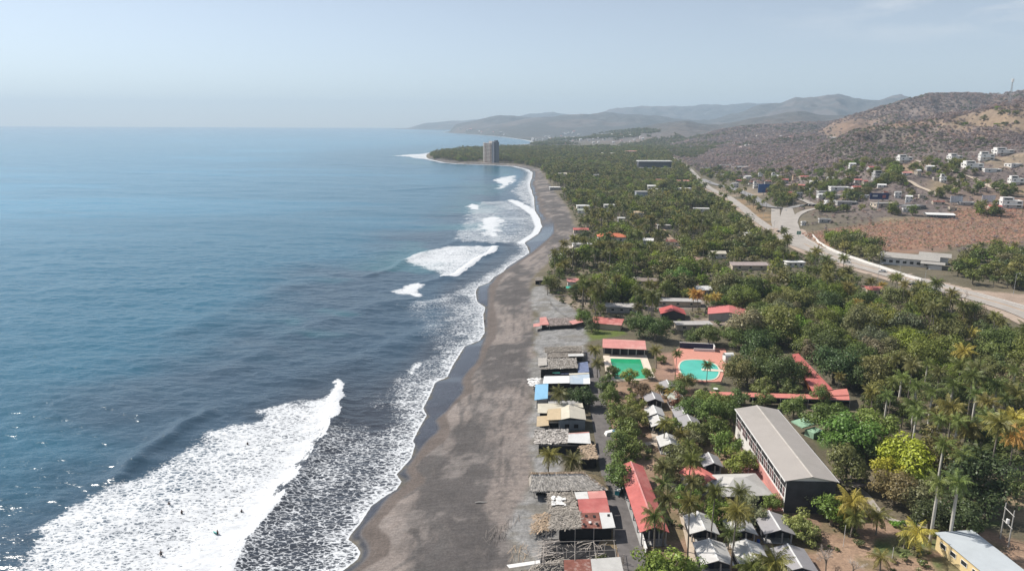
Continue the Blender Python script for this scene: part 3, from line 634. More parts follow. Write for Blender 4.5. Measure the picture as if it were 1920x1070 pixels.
def palm_meshes(h, seed, royal=False, R=3.4, nf=20, lean=0.8, seg=9):
    r = random.Random(seed); tb = MB()
    a = r.uniform(0, 2*PI); lx, ly = math.cos(a)*lean*r.uniform(.3, 1), math.sin(a)*lean*r.uniform(.3, 1)
    if royal: lx *= .1; ly *= .1
    pts = [(lx*(t**1.6), ly*(t**1.6), h*t-(.5 if t == 0 else 0)) for t in [0, .06, .2, .4, .6, .8, .93, 1]]
    rs = [.34, .24, .19, .17, .15, .14, .14, .10] if not royal else [.42, .36, .33, .34, .32, .27, .20, .12]
    tube_path(tb, pts, rs, 7)
    cb = MB(); top = Vector((lx, ly, h-.1))
    for k in range(nf):
        az = k*2.399963+r.uniform(-.25, .25); el = 1.3-1.95*(k/nf)**.9+r.uniform(-.15, .15)
        Ln = R*r.uniform(.9, 1.12)*(1.0 if k > 3 else .8); droop = r.uniform(1.0, 1.5)*(1.1 if k > nf*.4 else .75)
        d = Vector((math.cos(az), math.sin(az), 0)); p = top.copy(); e = el; last = p.copy(); side = Vector((-d.y, d.x, 0))
        for s in range(seg):
            t = (s+.5)/seg; e = el-droop*t**1.3
            stp = d*math.cos(e)+Vector((0, 0, 1))*math.sin(e); q = p+stp*(Ln/seg)
            up = stp.cross(side).normalized(); up = up if up.z > 0 else -up
            wl = (.80 if not royal else .75)*math.sin(PI*min(1, .14+.86*t)**.8)*(R/3.4)+.12
            for sg in (-1, 1):
                for hf in ((0, .5) if seg > 6 else (0,)):
                    hang = r.uniform(.55, 1.15) if not royal else r.uniform(.1, 1.3)
                    m0 = p.lerp(q, hf); m1 = p.lerp(q, hf+(.34 if seg > 6 else .7))
                    tip = side*sg*wl*math.cos(hang)-up*wl*math.sin(hang)+stp*wl*.55
                    cb.quad(m0, m1, m1+tip*r.uniform(.9, 1.1), m0+tip*r.uniform(.8, 1.0)+stp*.06)
            cb.quad(p-side*.045, p+side*.045, q+side*.035, q-side*.035)
            p = q
    if not royal and seg > 6:
        for k in range(8):
            a = r.uniform(0, 6.3); c = top+Vector((math.cos(a)*.32, math.sin(a)*.32, -.35-.25*r.random())); cb.box(c, (.26, .26, .3), a)
    return mesh_of(tb, 'palm_trunk', M_ROYAL if royal else M_PBARK, True), mesh_of(cb, 'palm_crown', M_PALM)
def rand_dir(r):
    z = r.uniform(-1, 1); a = r.uniform(0, 2*PI); s = math.sqrt(1-z*z); return Vector((s*math.cos(a), s*math.sin(a), z))
def tree_meshes(h, R, flat, seed, n=1500, ls=.42, nl=14, bare=False, trunk_r=.28):
    r = random.Random(seed); tb = MB(); cb = MB()
    ct = h-R*flat*.80; tip = (r.uniform(-.3, .3), r.uniform(-.3, .3), ct*.75)
    tube_path(tb, [(0, 0, -.5), (tip[0]*.3, tip[1]*.3, ct*.35), tip], [trunk_r*1.3, trunk_r, trunk_r*.75], 7)
    lobes = []
    for k in range(nl):
        a = k*2.4+r.uniform(-.4, .4); rr = R*math.sqrt((k+.4)/nl)*.80
        zz = ct+R*flat*(.70*(1-(rr/R)**2)+r.uniform(-.95, .22))
        c = Vector((rr*math.cos(a), rr*math.sin(a), zz)); lr = R*r.uniform(.28, .46); lobes.append((c, lr))
        if k % 2 == 0 or bare: tube_path(tb, [tip, tuple(Vector(tip).lerp(c, .5)-Vector((0, 0, .12*R))), tuple(c)], [trunk_r*.55, trunk_r*.35, trunk_r*.12], 5)
    for c, lr in lobes:
        m_ = int(n/nl)
        for _ in range(m_):
            d = rand_dir(r)
            if d.z < -.55 and r.random() < .75: continue
            rad_ = lr*(r.random()**.3); p = c+Vector((d.x, d.y, d.z*max(flat, .62)))*rad_*(1+.3*r.random()*(r.random() < .15))
            nrm = (d+Vector((0, 0, .55))+rand_dir(r)*.75).normalized(); u = nrm.orthogonal().normalized(); w = nrm.cross(u)
            a = r.uniform(0, 6.28); u, w = u*math.cos(a)+w*math.sin(a), w*math.cos(a)-u*math.sin(a)
            s = ls*r.uniform(.6, 1.35); cb.quad(p-u*s, p-w*s*.6, p+u*s, p+w*s*.6)
    return mesh_of(tb, 'tree_trunk', M_BARK, True), mesh_of(cb, 'tree_crown', M_LEAF)
def bare_meshes(h, R, seed, depth=5):
    r = random.Random(seed); tb = MB(); cb = MB()
    def br(p, d, L, rr, k):
        q = p+d*L; (tb if k > 2 else cb).bar(p, q, rr, 4 if k > 2 else 3, rr*.65)
        if k == 0: return
        for j in range(3 if k > 1 else 4):
            dd = (d+rand_dir(r)*.75+Vector((0, 0, .10))).normalized(); br(q-d*L*r.uniform(0, .3), dd, L*r.uniform(.62, .85), rr*.62, k-1)
    br(Vector((0, 0, -.4)), Vector((.08, .05, 1)).normalized(), h*.30, .22*h/7, depth)
    return mesh_of(tb, 'bare_trunk', M_BARK), mesh_of(cb, 'bare_twigs', M_TWIG)
def shrub_mesh(R, h, n, seed, ls=.3, m=None):
    r = random.Random(seed); cb = MB()
    cs = [(Vector((r.uniform(-.55, .55)*R, r.uniform(-.55, .55)*R, h*r.uniform(.35, .75))), R*r.uniform(.35, .6)) for _ in range(6)]
    for i in range(n):
        c, lr = cs[i % 6]; d = rand_dir(r); d.z = abs(d.z) if r.random() < .8 else d.z
        p = c+Vector((d.x, d.y, d.z*.8*h/R))*lr*r.random()**.3
        nrm = (d+rand_dir(r)*.8+Vector((0, 0, .3))).normalized(); u = nrm.orthogonal().normalized(); w = nrm.cross(u); s = ls*r.uniform(.6, 1.3)
        cb.quad(p-u*s, p-w*s*.6, p+u*s, p+w*s*.6)
    return mesh_of(cb, 'shrub_leaves', m or M_LEAF)
PALMS = {}; r_ = random.Random(3)
for hh in (6, 9, 12, 15):
    PALMS[hh] = [palm_meshes(hh, 100+hh*7+k, R=3.5+.25*k, nf=26+k*2, seg=10) for k in range(3)]
YPALM = [palm_meshes(3.5, 300+k, R=3.2, nf=15, lean=.4) for k in range(2)]
ROYAL = [palm_meshes(hh, 400+k, royal=True, R=3.6, nf=20, seg=10) for k, hh in enumerate((11, 14))]
TREES = {'small': [tree_meshes(4.6, 3.0, .85, 11+k, 2400, .21) for k in range(3)], 'round': [tree_meshes(7.4, 4.3, .95, 21+k, 4000, .25, 20) for k in range(3)],
         'wide': [tree_meshes(7.2, 5.8, .62, 31+k, 5000, .27, 26) for k in range(3)], 'big': [tree_meshes(10.5, 6.6, .92, 41+k, 6200, .30, 30, trunk_r=.42) for k in range(3)]}
BARE = [bare_meshes(6.5, 3, 50+k) for k in range(3)]
GREENS = [(.061, .080, .019), (.050, .066, .018), (.082, .096, .022), (.070, .073, .025), (.042, .056, .018), (.095, .098, .029), (.082, .082, .035), (.072, .104, .016)]
PGREENS = [(.062, .074, .018), (.052, .065, .018), (.078, .084, .022), (.070, .072, .024), (.098, .094, .024)]
ALLP = []   # every plant: (root, kind word, look word, x, y, z-mid)
def plant(kind, name, cat, meshes, x, y, s, col, look, group, z=None, rz=None):
    z = hz(x, y) if z is None else z
    e = empty(name, (x, y, z-.05), r_.uniform(0, 6.28) if rz is None else rz, None, cat, group); e.scale = (s, s, s*r_.uniform(.94, 1.06))
    t = link('trunk', meshes[0], e); c = link('crown', meshes[1], e); c.color = (*col, 1)
    ALLP.append((e, kind, look, x, y, z)); return e
def pick(l): return l[r_.randrange(len(l))]
def palm_at(x, y, h, col=None, s=1.0, look='', royal=False):
    if royal: ms = ROYAL[0 if h < 12.5 else 1]; s *= h/(11 if h < 12.5 else 14)
    elif h < 4.6: ms = pick(YPALM); s *= h/3.5
    else:
        k = min(PALMS, key=lambda q: abs(q-h)); ms = pick(PALMS[k]); s *= h/k
    col = col or pick(PGREENS)
    return plant('royal palm' if royal else 'coconut palm', 'royal_palm' if royal else 'coconut_palm', 'palm tree', ms, x, y, s, col, look, 'royal palms of the resort garden' if royal else 'coconut palms between beach and highway')
def tree_at(x, y, typ, col=None, s=1.0, look=''):
    col = col or pick(GREENS)
    return plant('tree', 'broadleaf_tree', 'tree', pick(TREES[typ]), x, y, s, col, look, 'broadleaf trees between beach and highway')
def at_crown(px, py, hc, zg=None):
    zg = 4.6 if zg is None else zg
    p = P(px, py, zg+hc); return p.x, p.y
def bare_at(x, y, s, look, col=(.22, .19, .165)):
    return plant('bare tree', 'bare_tree', 'bare tree', pick(BARE), x, y, s, col, look, 'leafless trees')
# --- the plants one can tell apart, by their crown in the photograph and their height
YEL = (.20, .17, .035); ORG = (.26, .165, .04)
for px, py, h, s, c in [(1028, 846, 6, 1.05, 0), (1071, 850, 6, 1.0, 0), (1047, 728, 6.5, 1.05, 0), (1243, 853, 11, .85, 0), (1245, 882, 12, .85, 0), (1249, 910, 13, .85, 0), (1231, 951, 10.5, .9, 0),
        (1294, 843, 10, .9, 0), (1297, 880, 11, .8, 0), (1297, 926, 14, .9, 0), (1341, 893, 14.5, .85, 0), (1389, 898, 14, .85, 0), (1381, 934, 16, .9, 0), (1395, 935, 9, .8, 0),
        (1406, 1040, 7, .8, 0), (1432, 1052, 6, .9, 0), (1448, 1040, 7.5, .9, 0), (1247, 776, 9, .9, 0), (1173, 766, 7.5, .8, 0), (1270, 634, 14, .7, 0), (1328, 668, 8.5, .75, 0), (1121, 670, 6.5, .9, 0),
        (1233, 636, 10, .75, 0), (1128, 566, 9, .9, 0), (1195, 566, 9, .95, 0), (1604, 944, 6, 1.15, YEL), (1600, 962, 5, 1.0, 0), (1718, 998, 4, 1.2, YEL), (1649, 950, 6, .9, 0), (1904, 812, 12, 1.0, ORG), (1821, 942, 5, .85, 0),
        (1238, 712, 5, .7, 0), (1258, 722, 4.5, .7, YEL), (1118, 640, 7, .8, 0), (1310, 550, 8, 1.1, ORG), (1300, 546, 9, 1.0, ORG), (1325, 552, 8, 1.0, YEL), (1345, 545, 10, .9, YEL), (1610, 566, 8, 1.0, YEL), (1640, 575, 7, 1.0, YEL),
        (1687, 672, 9, 1.0, 0), (1811, 661, 10, 1.1, YEL), (1803, 618, 9, .9, 0), (1824, 620, 9, .9, YEL), (1869, 590, 11, 1.0, 0), (1899, 795, 9, 1.2, YEL), (1027, 517, 9, .9, 0), (1048, 500, 10, .9, 0), (1054, 462, 9, .9, 0), (1655, 1030, 4, .8, 0), (1700, 990, 4, .8, 0), (1575, 690, 8, .8, 0), (1632, 522, 9, .9, 0), (1656, 528, 6, .8, YEL), (1500, 855, 5, .8, 0), (1290, 815, 8, .8, 0), (1275, 795, 6, .7, 0), (1368, 975, 8, .8, 0)]:
    x, y = at_crown(px, py, h); palm_at(x, y, h, c or None, s, 'yellowing' if c == YEL else 'orange-tinged' if c == ORG else '')
for px, py, h in [(1760, 905, 13.5), (1797, 905, 14), (1808, 842, 14), (1831, 738, 13), (1720, 722, 12), (1692, 701, 11), (1788, 716, 12), (1720, 768, 13), (1763, 778, 13), (1797, 785, 13), (1871, 722, 12), (1836, 680, 12), (1750, 730, 12), (1850, 775, 12), (1770, 830, 13), (1740, 680, 10), (1905, 690, 11), (1665, 735, 10)]:
    x, y = at_crown(px, py, h); palm_at(x, y, h, pick([(.074, .098, .026), (.086, .108, .030)]), 1.0, '', True)
LIME = (.17, .19, .022)
for px, py, typ, s, c, look in [(1702, 850, 'wide', 1.12, LIME, 'lime yellow'), (1665, 880, 'small', 1.2, LIME, 'lime yellow'), (1705, 884, 'small', 1.0, (.15, .19, .03), 'lime yellow'), (1730, 888, 'small', 1.0, (.11, .16, .03), 'pale green'),
        (1596, 812, 'wide', 1.2, (.055, .095, .02), ''), (1560, 785, 'wide', 1.1, (.06, .09, .022), ''), (1640, 800, 'wide', 1.0, (.062, .095, .022), ''), (1625, 835, 'round', .9, (.05, .075, .025), ''),
        (1680, 912, 'wide', .85, (.115, .095, .04), 'brownish'), (1728, 930, 'round', .9, (.07, .075, .035), 'grey-green'), (1521, 920, 'small', 1.1, (.10, .11, .06), 'sparse grey-green'), (1562, 952, 'small', 1.15, (.085, .125, .025), 'bright green'), (1580, 965, 'small', .8, (.08, .115, .03), 'bright green'),
        (1495, 972, 'small', .95, (.11, .12, .035), 'olive'), (1510, 990, 'small', .8, (.10, .11, .035), 'olive'), (1590, 876, 'round', 1.0, (.075, .085, .03), 'olive'), (1768, 848, 'round', 1.2, (.085, .08, .025), 'olive'), (1838, 905, 'big', 1.0, (.035, .05, .02), 'dark'), (1800, 960, 'round', 1.0, (.035, .05, .02), 'dark'), (1745, 960, 'round', .85, (.04, .055, .022), 'dark'),
        (1553, 568, 'big', .9, (.032, .052, .018), 'dark'), (1498, 612, 'wide', 1.05, (.07, .13, .018), 'bright green'), (1463, 586, 'big', .8, (.075, .085, .045), 'grey-green'), (1465, 700, 'big', .85, (.04, .06, .02), 'dark'), (1566, 684, 'big', 1.0, (.035, .055, .02), 'dark'), (1545, 650, 'big', .8, (.045, .065, .022), 'dark'), (1600, 700, 'round', 1.1, (.045, .065, .022), ''),
        (1385, 695, 'big', .75, (.085, .085, .03), 'olive'), (1420, 650, 'big', .85, (.04, .06, .02), 'dark'), (1743, 563, 'big', .9, (.032, .05, .02), 'dark'), (1725, 545, 'round', 1.0, (.04, .06, .02), 'dark'), (1640, 640, 'big', .85, (.055, .065, .035), 'grey-green'), (1700, 620, 'big', .9, (.05, .06, .032), 'grey-green'), (1680, 680, 'wide', 1.0, (.085, .10, .03), ''), (1640, 690, 'wide', 1.0, (.09, .095, .03), 'olive'),
        (1230, 612, 'big', .8, (.038, .062, .018), 'dark'), (1200, 606, 'big', .75, (.04, .066, .02), 'dark'), (1275, 520, 'big', 1.0, (.045, .085, .02), 'tall'), (1330, 624, 'wide', .9, (.05, .07, .022), ''), (1378, 630, 'wide', .85, (.06, .08, .025), ''), (1300, 628, 'round', .7, (.05, .07, .022), ''), (1093, 588, 'round', .8, (.06, .09, .022), ''), (1110, 605, 'round', .7, (.045, .06, .025), ''),
        (1145, 738, 'round', .75, (.05, .075, .02), ''), (1138, 715, 'small', 1.1, (.05, .075, .022), ''), (1160, 775, 'round', .9, (.06, .085, .022), ''), (1195, 775, 'small', 1.1, (.095, .10, .03), 'olive'), (1160, 830, 'round', .75, (.06, .085, .025), ''), (1185, 830, 'small', 1.15, (.08, .10, .028), 'olive'), (1165, 862, 'small', 1.1, (.06, .085, .022), ''), (1095, 740, 'small', 1.1, (.032, .05, .018), 'dark'), (1075, 735, 'small', .9, (.035, .05, .02), 'dark'), (1105, 745, 'small', .9, (.03, .045, .018), 'dark'), (1160, 890, 'small', 1.1, (.05, .075, .02), ''),
        (1180, 700, 'small', .95, (.11, .13, .03), 'flat pale'), (1285, 712, 'wide', .6, (.08, .10, .03), ''), (1270, 725, 'small', 1.0, (.075, .095, .03), ''), (1300, 760, 'wide', .75, (.06, .09, .024), ''), (1330, 770, 'round', .85, (.055, .085, .022), ''), (1345, 800, 'round', .8, (.055, .085, .02), ''), (1310, 800, 'small', 1.2, (.085, .10, .03), ''), (1350, 755, 'wide', .7, (.07, .10, .025), ''), (1380, 860, 'small', 1.1, (.075, .10, .022), ''), (1405, 855, 'small', .9, (.08, .10, .028), ''), (1300, 815, 'small', .9, (.12, .12, .06), 'dusty'), (1260, 790, 'small', .9, (.06, .085, .022), ''),
        (1222, 1056, 'small', 1.1, (.085, .115, .02), 'bright green'), (1258, 1050, 'small', 1.25, (.08, .11, .022), 'bright green'), (1295, 1062, 'small', .9, (.08, .11, .025), 'bright green'), (1345, 950, 'small', 1.15, (.075, .11, .02), ''), (1285, 925, 'small', 1.1, (.065, .095, .02), ''), (1410, 950, 'small', 1.1, (.09, .095, .05), 'dusty'), (1440, 700, 'round', .9, (.05, .07, .022), ''), (1250, 875, 'small', 1.0, (.07, .085, .03), ''), (1215, 695, 'small', .7, (.07, .10, .02), ''), (1385, 745, 'small', 1.1, (.055, .08, .025), ''), (1435, 745, 'small', 1.0, (.055, .08, .025), ''), (1490, 760, 'round', .8, (.065, .09, .025), ''), (1590, 550, 'round', 1.0, (.05, .07, .025), ''), (1520, 545, 'round', .8, (.055, .085, .022), ''),
        (1402, 690, 'big', .8, (.05, .065, .022), 'dark'), (1440, 668, 'round', 1.1, (.05, .068, .02), ''), (1492, 692, 'round', 1.0, (.055, .07, .022), ''), (1432, 722, 'small', 1.2, (.07, .085, .026), ''), (1482, 726, 'small', 1.1, (.065, .08, .025), ''), (1412, 628, 'round', 1.0, (.06, .078, .022), ''), (1452, 628, 'big', .75, (.055, .072, .022), ''), (1203, 728, 'small', 1.0, (.11, .08, .045), 'dry brown'), (1268, 745, 'small', .8, (.13, .08, .045), 'dry rusty'), (1322, 742, 'small', 1.1, (.08, .10, .026), ''), (1372, 772, 'round', .8, (.06, .085, .022), ''), (1362, 828, 'small', 1.2, (.06, .088, .02), ''), (1292, 842, 'small', 1.0, (.08, .095, .028), ''), (1268, 852, 'small', 1.1, (.10, .105, .045), 'dusty'), (1305, 905, 'small', .9, (.07, .085, .028), ''), (1450, 938, 'small', .7, (.075, .10, .024), ''), (1175, 800, 'small', 1.2, (.068, .086, .024), ''), (1190, 752, 'small', 1.1, (.07, .088, .022), ''), (1150, 690, 'small', .8, (.055, .075, .02), ''), (1240, 668, 'small', .6, (.06, .08, .02), ''), (1540, 742, 'round', .7, (.06, .085, .025), ''), (1880, 850, 'round', 1.0, (.05, .07, .022), ''), (1905, 905, 'small', 1.0, (.05, .07, .022), ''), (1858, 820, 'big', .9, (.04, .058, .02), 'dark'), (1900, 640, 'big', .85, (.05, .075, .022), ''), (1860, 660, 'big', .8, (.06, .085, .025), ''), (1895, 740, 'big', .8, (.055, .08, .025), ''), (1870, 690, 'round', 1.0, (.05, .07, .025), '')]:
    hc = {'small': 2.9, 'round': 4.4, 'wide': 4.8, 'big': 6.2}[typ]*s
    x, y = at_crown(px, py, hc); tree_at(x, y, typ, c, s*1.16, look)
for px, py, s, look in [(1553, 1032, .95, 'grey'), (1600, 1046, .8, 'grey'), (1808, 553, 1.5, 'spreading grey'), (1190, 735, .8, 'dark'), (1775, 548, 1.1, 'grey'), (1225, 540, .9, 'grey')]:
    x, y = at_crown(px, py, 4*s); bare_at(x, y, s, look)
hedge = [shrub_mesh(1.3, 1.6, 500, 70+k, .16) for k in range(2)]; pole_ = MB(); tube_path(pole_, [(0, 0, -.3), (0, 0, .9)], [.08, .07], 6); stem_me = mesh_of(pole_, 'hedge_stem', M_BARK)
for i, (px, py, c, look) in enumerate([(1677, 974, (.07, .13, .02), 'round clipped'), (1695, 978, (.07, .13, .02), 'round clipped'), (1709, 978, (.07, .13, .02), 'round clipped'), (1820, 985, (.10, .14, .04), 'low spreading'), (1840, 986, (.10, .14, .04), 'low spreading'), (1530, 1000, (.10, .11, .04), 'small dry'), (1610, 1010, (.06, .07, .03), 'small dark'), (1420, 870, (.08, .11, .02), 'leafy green'), (1150, 800, (.06, .08, .02), 'small green')]):
    x, y = at_crown(px, py, .8); plant('shrub', 'garden_shrub', 'shrub', (stem_me, hedge[i % 2]), x, y, 1, c, look, 'garden shrubs')

# ------------------------------------------------------------ building kit
def C_(name, col, **k): return mat(name, col, **k)
M_RED = C_('red_sheet_roof', (.46, .125, .11), rough=.6, amt=.22, scale=.35, wave=('X', 5), bump=.3, stain=(.50, .19, .165))
M_REDX = C_('red_sheet_roof_worn', (.46, .15, .13), rough=.7, amt=.25, scale=.4, stain=(.58, .33, .29))
M_PINK = C_('faded_pink_roof', (.55, .24, .21), rough=.7, amt=.15, scale=.3, stain=(.60, .36, .31))
M_ORANGE = C_('orange_tile_roof', (.56, .17, .085), rough=.8, amt=.2, scale=.8, wave=('X', 3), bump=.3)
M_RUST = C_('rusty_sheet', (.20, .075, .055), rough=.8, amt=.35, scale=.7, stain=(.42, .33, .29))
M_GREYROOF = C_('grey_sheet_roof', (.36, .325, .295), rough=.55, amt=.08, scale=.2, wave=('Y', 4), bump=.2, stain=(.325, .295, .265))
M_LILAC = C_('lilac_grey_roof', (.30, .285, .29), rough=.6, amt=.14, scale=.5, stain=(.27, .25, .245), wave=('Y', 5), bump=.2)
M_WROOF = C_('white_sheet_roof', (.62, .61, .59), rough=.55, amt=.10, scale=.5, wave=('Y', 5), bump=.2, stain=(.50, .48, .45))
M_WTRIM = C_('white_trim', (.72, .70, .67), rough=.6, amt=.06)
M_CREAM = C_('cream_sheet_roof', (.55, .50, .40), rough=.6, amt=.12, scale=.4, wave=('X', 5), bump=.2)
M_TANR = C_('tan_panel_roof', (.50, .39, .25), rough=.7, amt=.15, scale=.5)
M_BLUER = C_('sky_blue_roof', (.24, .46, .64), rough=.6, amt=.1, scale=.5, wave=('X', 4), bump=.2)
M_BLUEG = C_('blue_grey_sheet', (.40, .47, .54), rough=.6, amt=.15, scale=.5, stain=(.5, .5, .48))
M_TARP = C_('blue_tarp', (.15, .18, .28), rough=.6, amt=.3, scale=.8)
M_WHITE = C_('white_plaster', (.68, .66, .63), rough=.85, amt=.10, scale=.35, stain=(.58, .55, .51))
M_WALLG = C_('grey_plaster', (.34, .33, .32), rough=.9, amt=.18, scale=.5)
M_CHAR = C_('charcoal_wall', (.055, .055, .06), rough=.85, amt=.35, scale=.3)
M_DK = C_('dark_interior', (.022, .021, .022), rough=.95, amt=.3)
M_YEL = C_('pale_yellow_plaster', (.64, .50, .27), rough=.85, amt=.10, scale=.4)
M_BEIGE = C_('beige_plaster', (.50, .42, .33), rough=.9, amt=.15, scale=.4)
M_PINKF = C_('pink_floor', (.52, .25, .22), rough=.8, amt=.2, scale=.6)
M_GLASS = C_('dark_window_glass', (.03, .035, .04), rough=.15, amt=.1, spec=.6)
M_WOOD = C_('weathered_pole', (.36, .32, .285), rough=.9, amt=.3, scale=1.5, island=.3)
M_THATCH = C_('dry_thatch', (.32, .285, .245), rough=.95, amt=.3, scale=1.2, island=.5)
M_THATCHB = C_('thatch_bed', (.19, .165, .14), rough=.95, amt=.4, scale=1.0)
M_THATCHT = C_('tan_thatch', (.40, .30, .21), rough=.95, amt=.3, scale=1.2, island=.4)
M_BLUEF = C_('blue_fascia', (.13, .25, .32), rough=.7, amt=.12)
M_NAVY = C_('navy_wall', (.030, .036, .075), rough=.8, amt=.2)
M_TERRA = C_('terracotta_paving', (.55, .25, .19), rough=.85, amt=.12, scale=.6)
M_DECK = C_('cream_paving', (.68, .58, .47), rough=.85, amt=.10, scale=.5, stain=(.60, .50, .41))
M_METAL = C_('galvanised_metal', (.38, .39, .40), rough=.45, amt=.1)
M_CONCP = C_('concrete_pole', (.42, .40, .37), rough=.9, amt=.12)
M_ORWALL = C_('orange_wall', (.60, .19, .07), rough=.85, amt=.1)
CLEAR = []
LM = []  # landmarks: (phrase, x, y, z)
def landmark(phrase, x, y, z=5): LM.append((phrase, x, y, z))
def rect_from(nl, nr, fl, z):
    A, B, Cc = P(*nl, z), P(*nr, z), P(*fl, z); ex = (B-A); w = ex.length; ex.normalize(); ey = Vector((-ex.y, ex.x, 0))
    d = (Cc-A).dot(ey); c = A+ex*w/2+ey*d/2
    return c.x, c.y, math.atan2(ex.y, ex.x), w, abs(d)
def roof_gable(w, d, ze, zr, ov=.4, th=.14, axis='y', ovy=None):
    mb = MB(); a, b = (w, d) if axis == 'y' else (d, w); ovy = ov if ovy is None else ovy
    hx, hy = a/2+ov, b/2+ovy; drop = (zr-ze)*ov/(a/2) if a else 0
    def q(x, y, z): return (x, y, z) if axis == 'y' else (y, x, z)
    for s in (-1, 1): mb.slab([q(s*hx, -hy, ze-drop), q(0, -hy, zr), q(0, hy, zr), q(s*hx, hy, ze-drop)], th)
    rc = MB(); rc.box(q(0, 0, zr+.03), q(.36, 2*hy+.04, .07) if axis == 'y' else (2*hy+.04, .36, .07)); return mb, rc
def roof_hip(w, d, ze, zr, ov=.4, th=.14):
    hx, hy = w/2+ov, d/2+ov; dz = 0
    if w >= d: r = [(-hx+hy*.95, 0, zr), (hx-hy*.95, 0, zr)]
    else: r = [(0, -hy+hx*.95, zr), (0, hy-hx*.95, zr)]
    c = [(-hx, -hy, ze), (hx, -hy, ze), (hx, hy, ze), (-hx, hy, ze)]
    mb = MB(); v = c+r+[(x, y, z-th) for x, y, z in c]
    f = [(0, 1, 5, 4), (2, 3, 4, 5), (1, 2, 5), (3, 0, 4)] if w >= d else [(0, 1, 4), (1, 2, 5, 4), (2, 3, 5), (3, 0, 4, 5)]
    f += [(0, 6, 7, 1), (1, 7, 8, 2), (2, 8, 9, 3), (3, 9, 6, 0), (9, 8, 7, 6)]
    return mb.add(v, f), r
def walls(w, d, h, zr=None, axis='y', z0=-1.0):
    mb = MB()
    if zr is None: return mb.box((0, 0, (h+z0)/2), (w, d, h-z0))
    x, y = w/2, d/2
    if axis == 'y': pr = [(-x, z0), (x, z0), (x, h), (0, zr), (-x, h)]; v = [(a, -y, b) for a, b in pr]+[(a, y, b) for a, b in pr]
    else: pr = [(y, z0), (-y, z0), (-y, h), (0, zr), (y, h)]; v = [(-x, a, b) for a, b in pr]+[(x, a, b) for a, b in pr]
    return mb.add(v, [(0, 1, 2, 3, 4), (9, 8, 7, 6, 5)]+[(k, 5+k, 5+(k+1) % 5, (k+1) % 5) for k in range(5)])
def opening(root, face, w, d, u, z, ww, wh, name='window', m=None, fr=M_WTRIM):
    """a framed window on a wall face (S, N, W, E), u along the wall; pane as a sub-part"""
    def T(a, b, c):  # a along, b outwards, c up
        return {'S': (a, -d/2-b, c), 'N': (-a, d/2+b, c), 'W': (-w/2-b, -a, c), 'E': (w/2+b, a, c)}[face]
    al = face in 'SN'
    def bx(mb, a, c, sa, sc, b, sb): mb.box(T(a, b, c), (sa, sb, sc) if al else (sb, sa, sc))
    f = MB(); t = .09
    bx(f, u, z+wh/2, ww+2*t, t, .03, .10); bx(f, u, z-wh/2, ww+2*t, t, .03, .10); bx(f, u-ww/2-t/2, z, t, wh-t, .03, .10); bx(f, u+ww/2+t/2, z, t, wh-t, .03, .10)
    o = f.build(name, fr, root); p = MB(); bx(p, u, z, ww, wh-t, .012, .04); p.build('pane', m or M_GLASS, o); return o
def house(name, label, cat, cx, cy, rz, w, d, h, roof, rm, wm, rise=1.2, ov=.45, axis='y', wins=(), group=None, z=None, cap=None, front_open=0.0, posts=(), lm=None, door=None, simple=False, par=.0):
    z = hz(cx, cy) if z is None else z
    e = empty(name, (cx, cy, z), rz, label, cat, group)
    zr = h+rise
    if roof == 'gable':
        r, rc = roof_gable(w, d, h, zr, ov, axis=axis); ro = r.build('roof', rm, e)
        if cap: rc.build('ridge_cap', cap, ro)
    elif roof == 'hip': r, _ = roof_hip(w, d, h, zr, ov); r.build('roof', rm, e)
    elif roof == 'shed':
        MB().slab([(-w/2-ov, -d/2-ov, h), (w/2+ov, -d/2-ov, h), (w/2+ov, d/2+ov, h+rise), (-w/2-ov, d/2+ov, h+rise)], .14).build('roof', rm, e)
    else:
        MB().box((0, 0, h+.1), (w+2*ov, d+2*ov, .24)).build('roof', rm, e)
        if par:
            pb = MB(); pb.box((0, -d/2+.1, h+.22+par/2), (w, .2, par)); pb.box((0, d/2-.1, h+.22+par/2), (w, .2, par)); pb.box((-w/2+.1, 0, h+.22+par/2), (.2, d-.4, par)); pb.box((w/2-.1, 0, h+.22+par/2), (.2, d-.4, par)); pb.build('parapet', wm, e)
    if wm is not None:
        hh = h-.16; dd = d-front_open
        wb = walls(w-.1, dd-.1, hh, (zr-.18) if roof == 'gable' else None, axis)
        if front_open: wb.v = [(x, y+front_open/2, q) for x, y, q in wb.v]
        wb.build('wall', wm, e)
    for p in posts:
        MB().box((p[0], p[1], h/2-.55), (.28, .28, h+.9)).build('post', p[2] if len(p) > 2 else M_WALLG, e)
    for a in wins: opening(e, a[0], w-.1, d-.1, *a[1:])
    if door: opening(e, door[0], w-.1, d-.1, door[1], 1.05, 1.0, 2.0, 'door', C_('door_paint', (.12, .09, .07)))
    if lm: landmark(lm, cx, cy, z+h)
    c_, s_ = math.cos(rz), math.sin(rz); X_ = [proj((cx+a*w/2*c_-b*d/2*s_, cy+a*w/2*s_+b*d/2*c_, zz)) for a in (-1, 1) for b in (-1, 1) for zz in (z+h*.45, z+h+max(rise, 0))]
    CLEAR.append((min(q[0] for q in X_), min(q[1] for q in X_), max(q[0] for q in X_), max(q[1] for q in X_), cy, cx, max(w, d)/2))
    return e
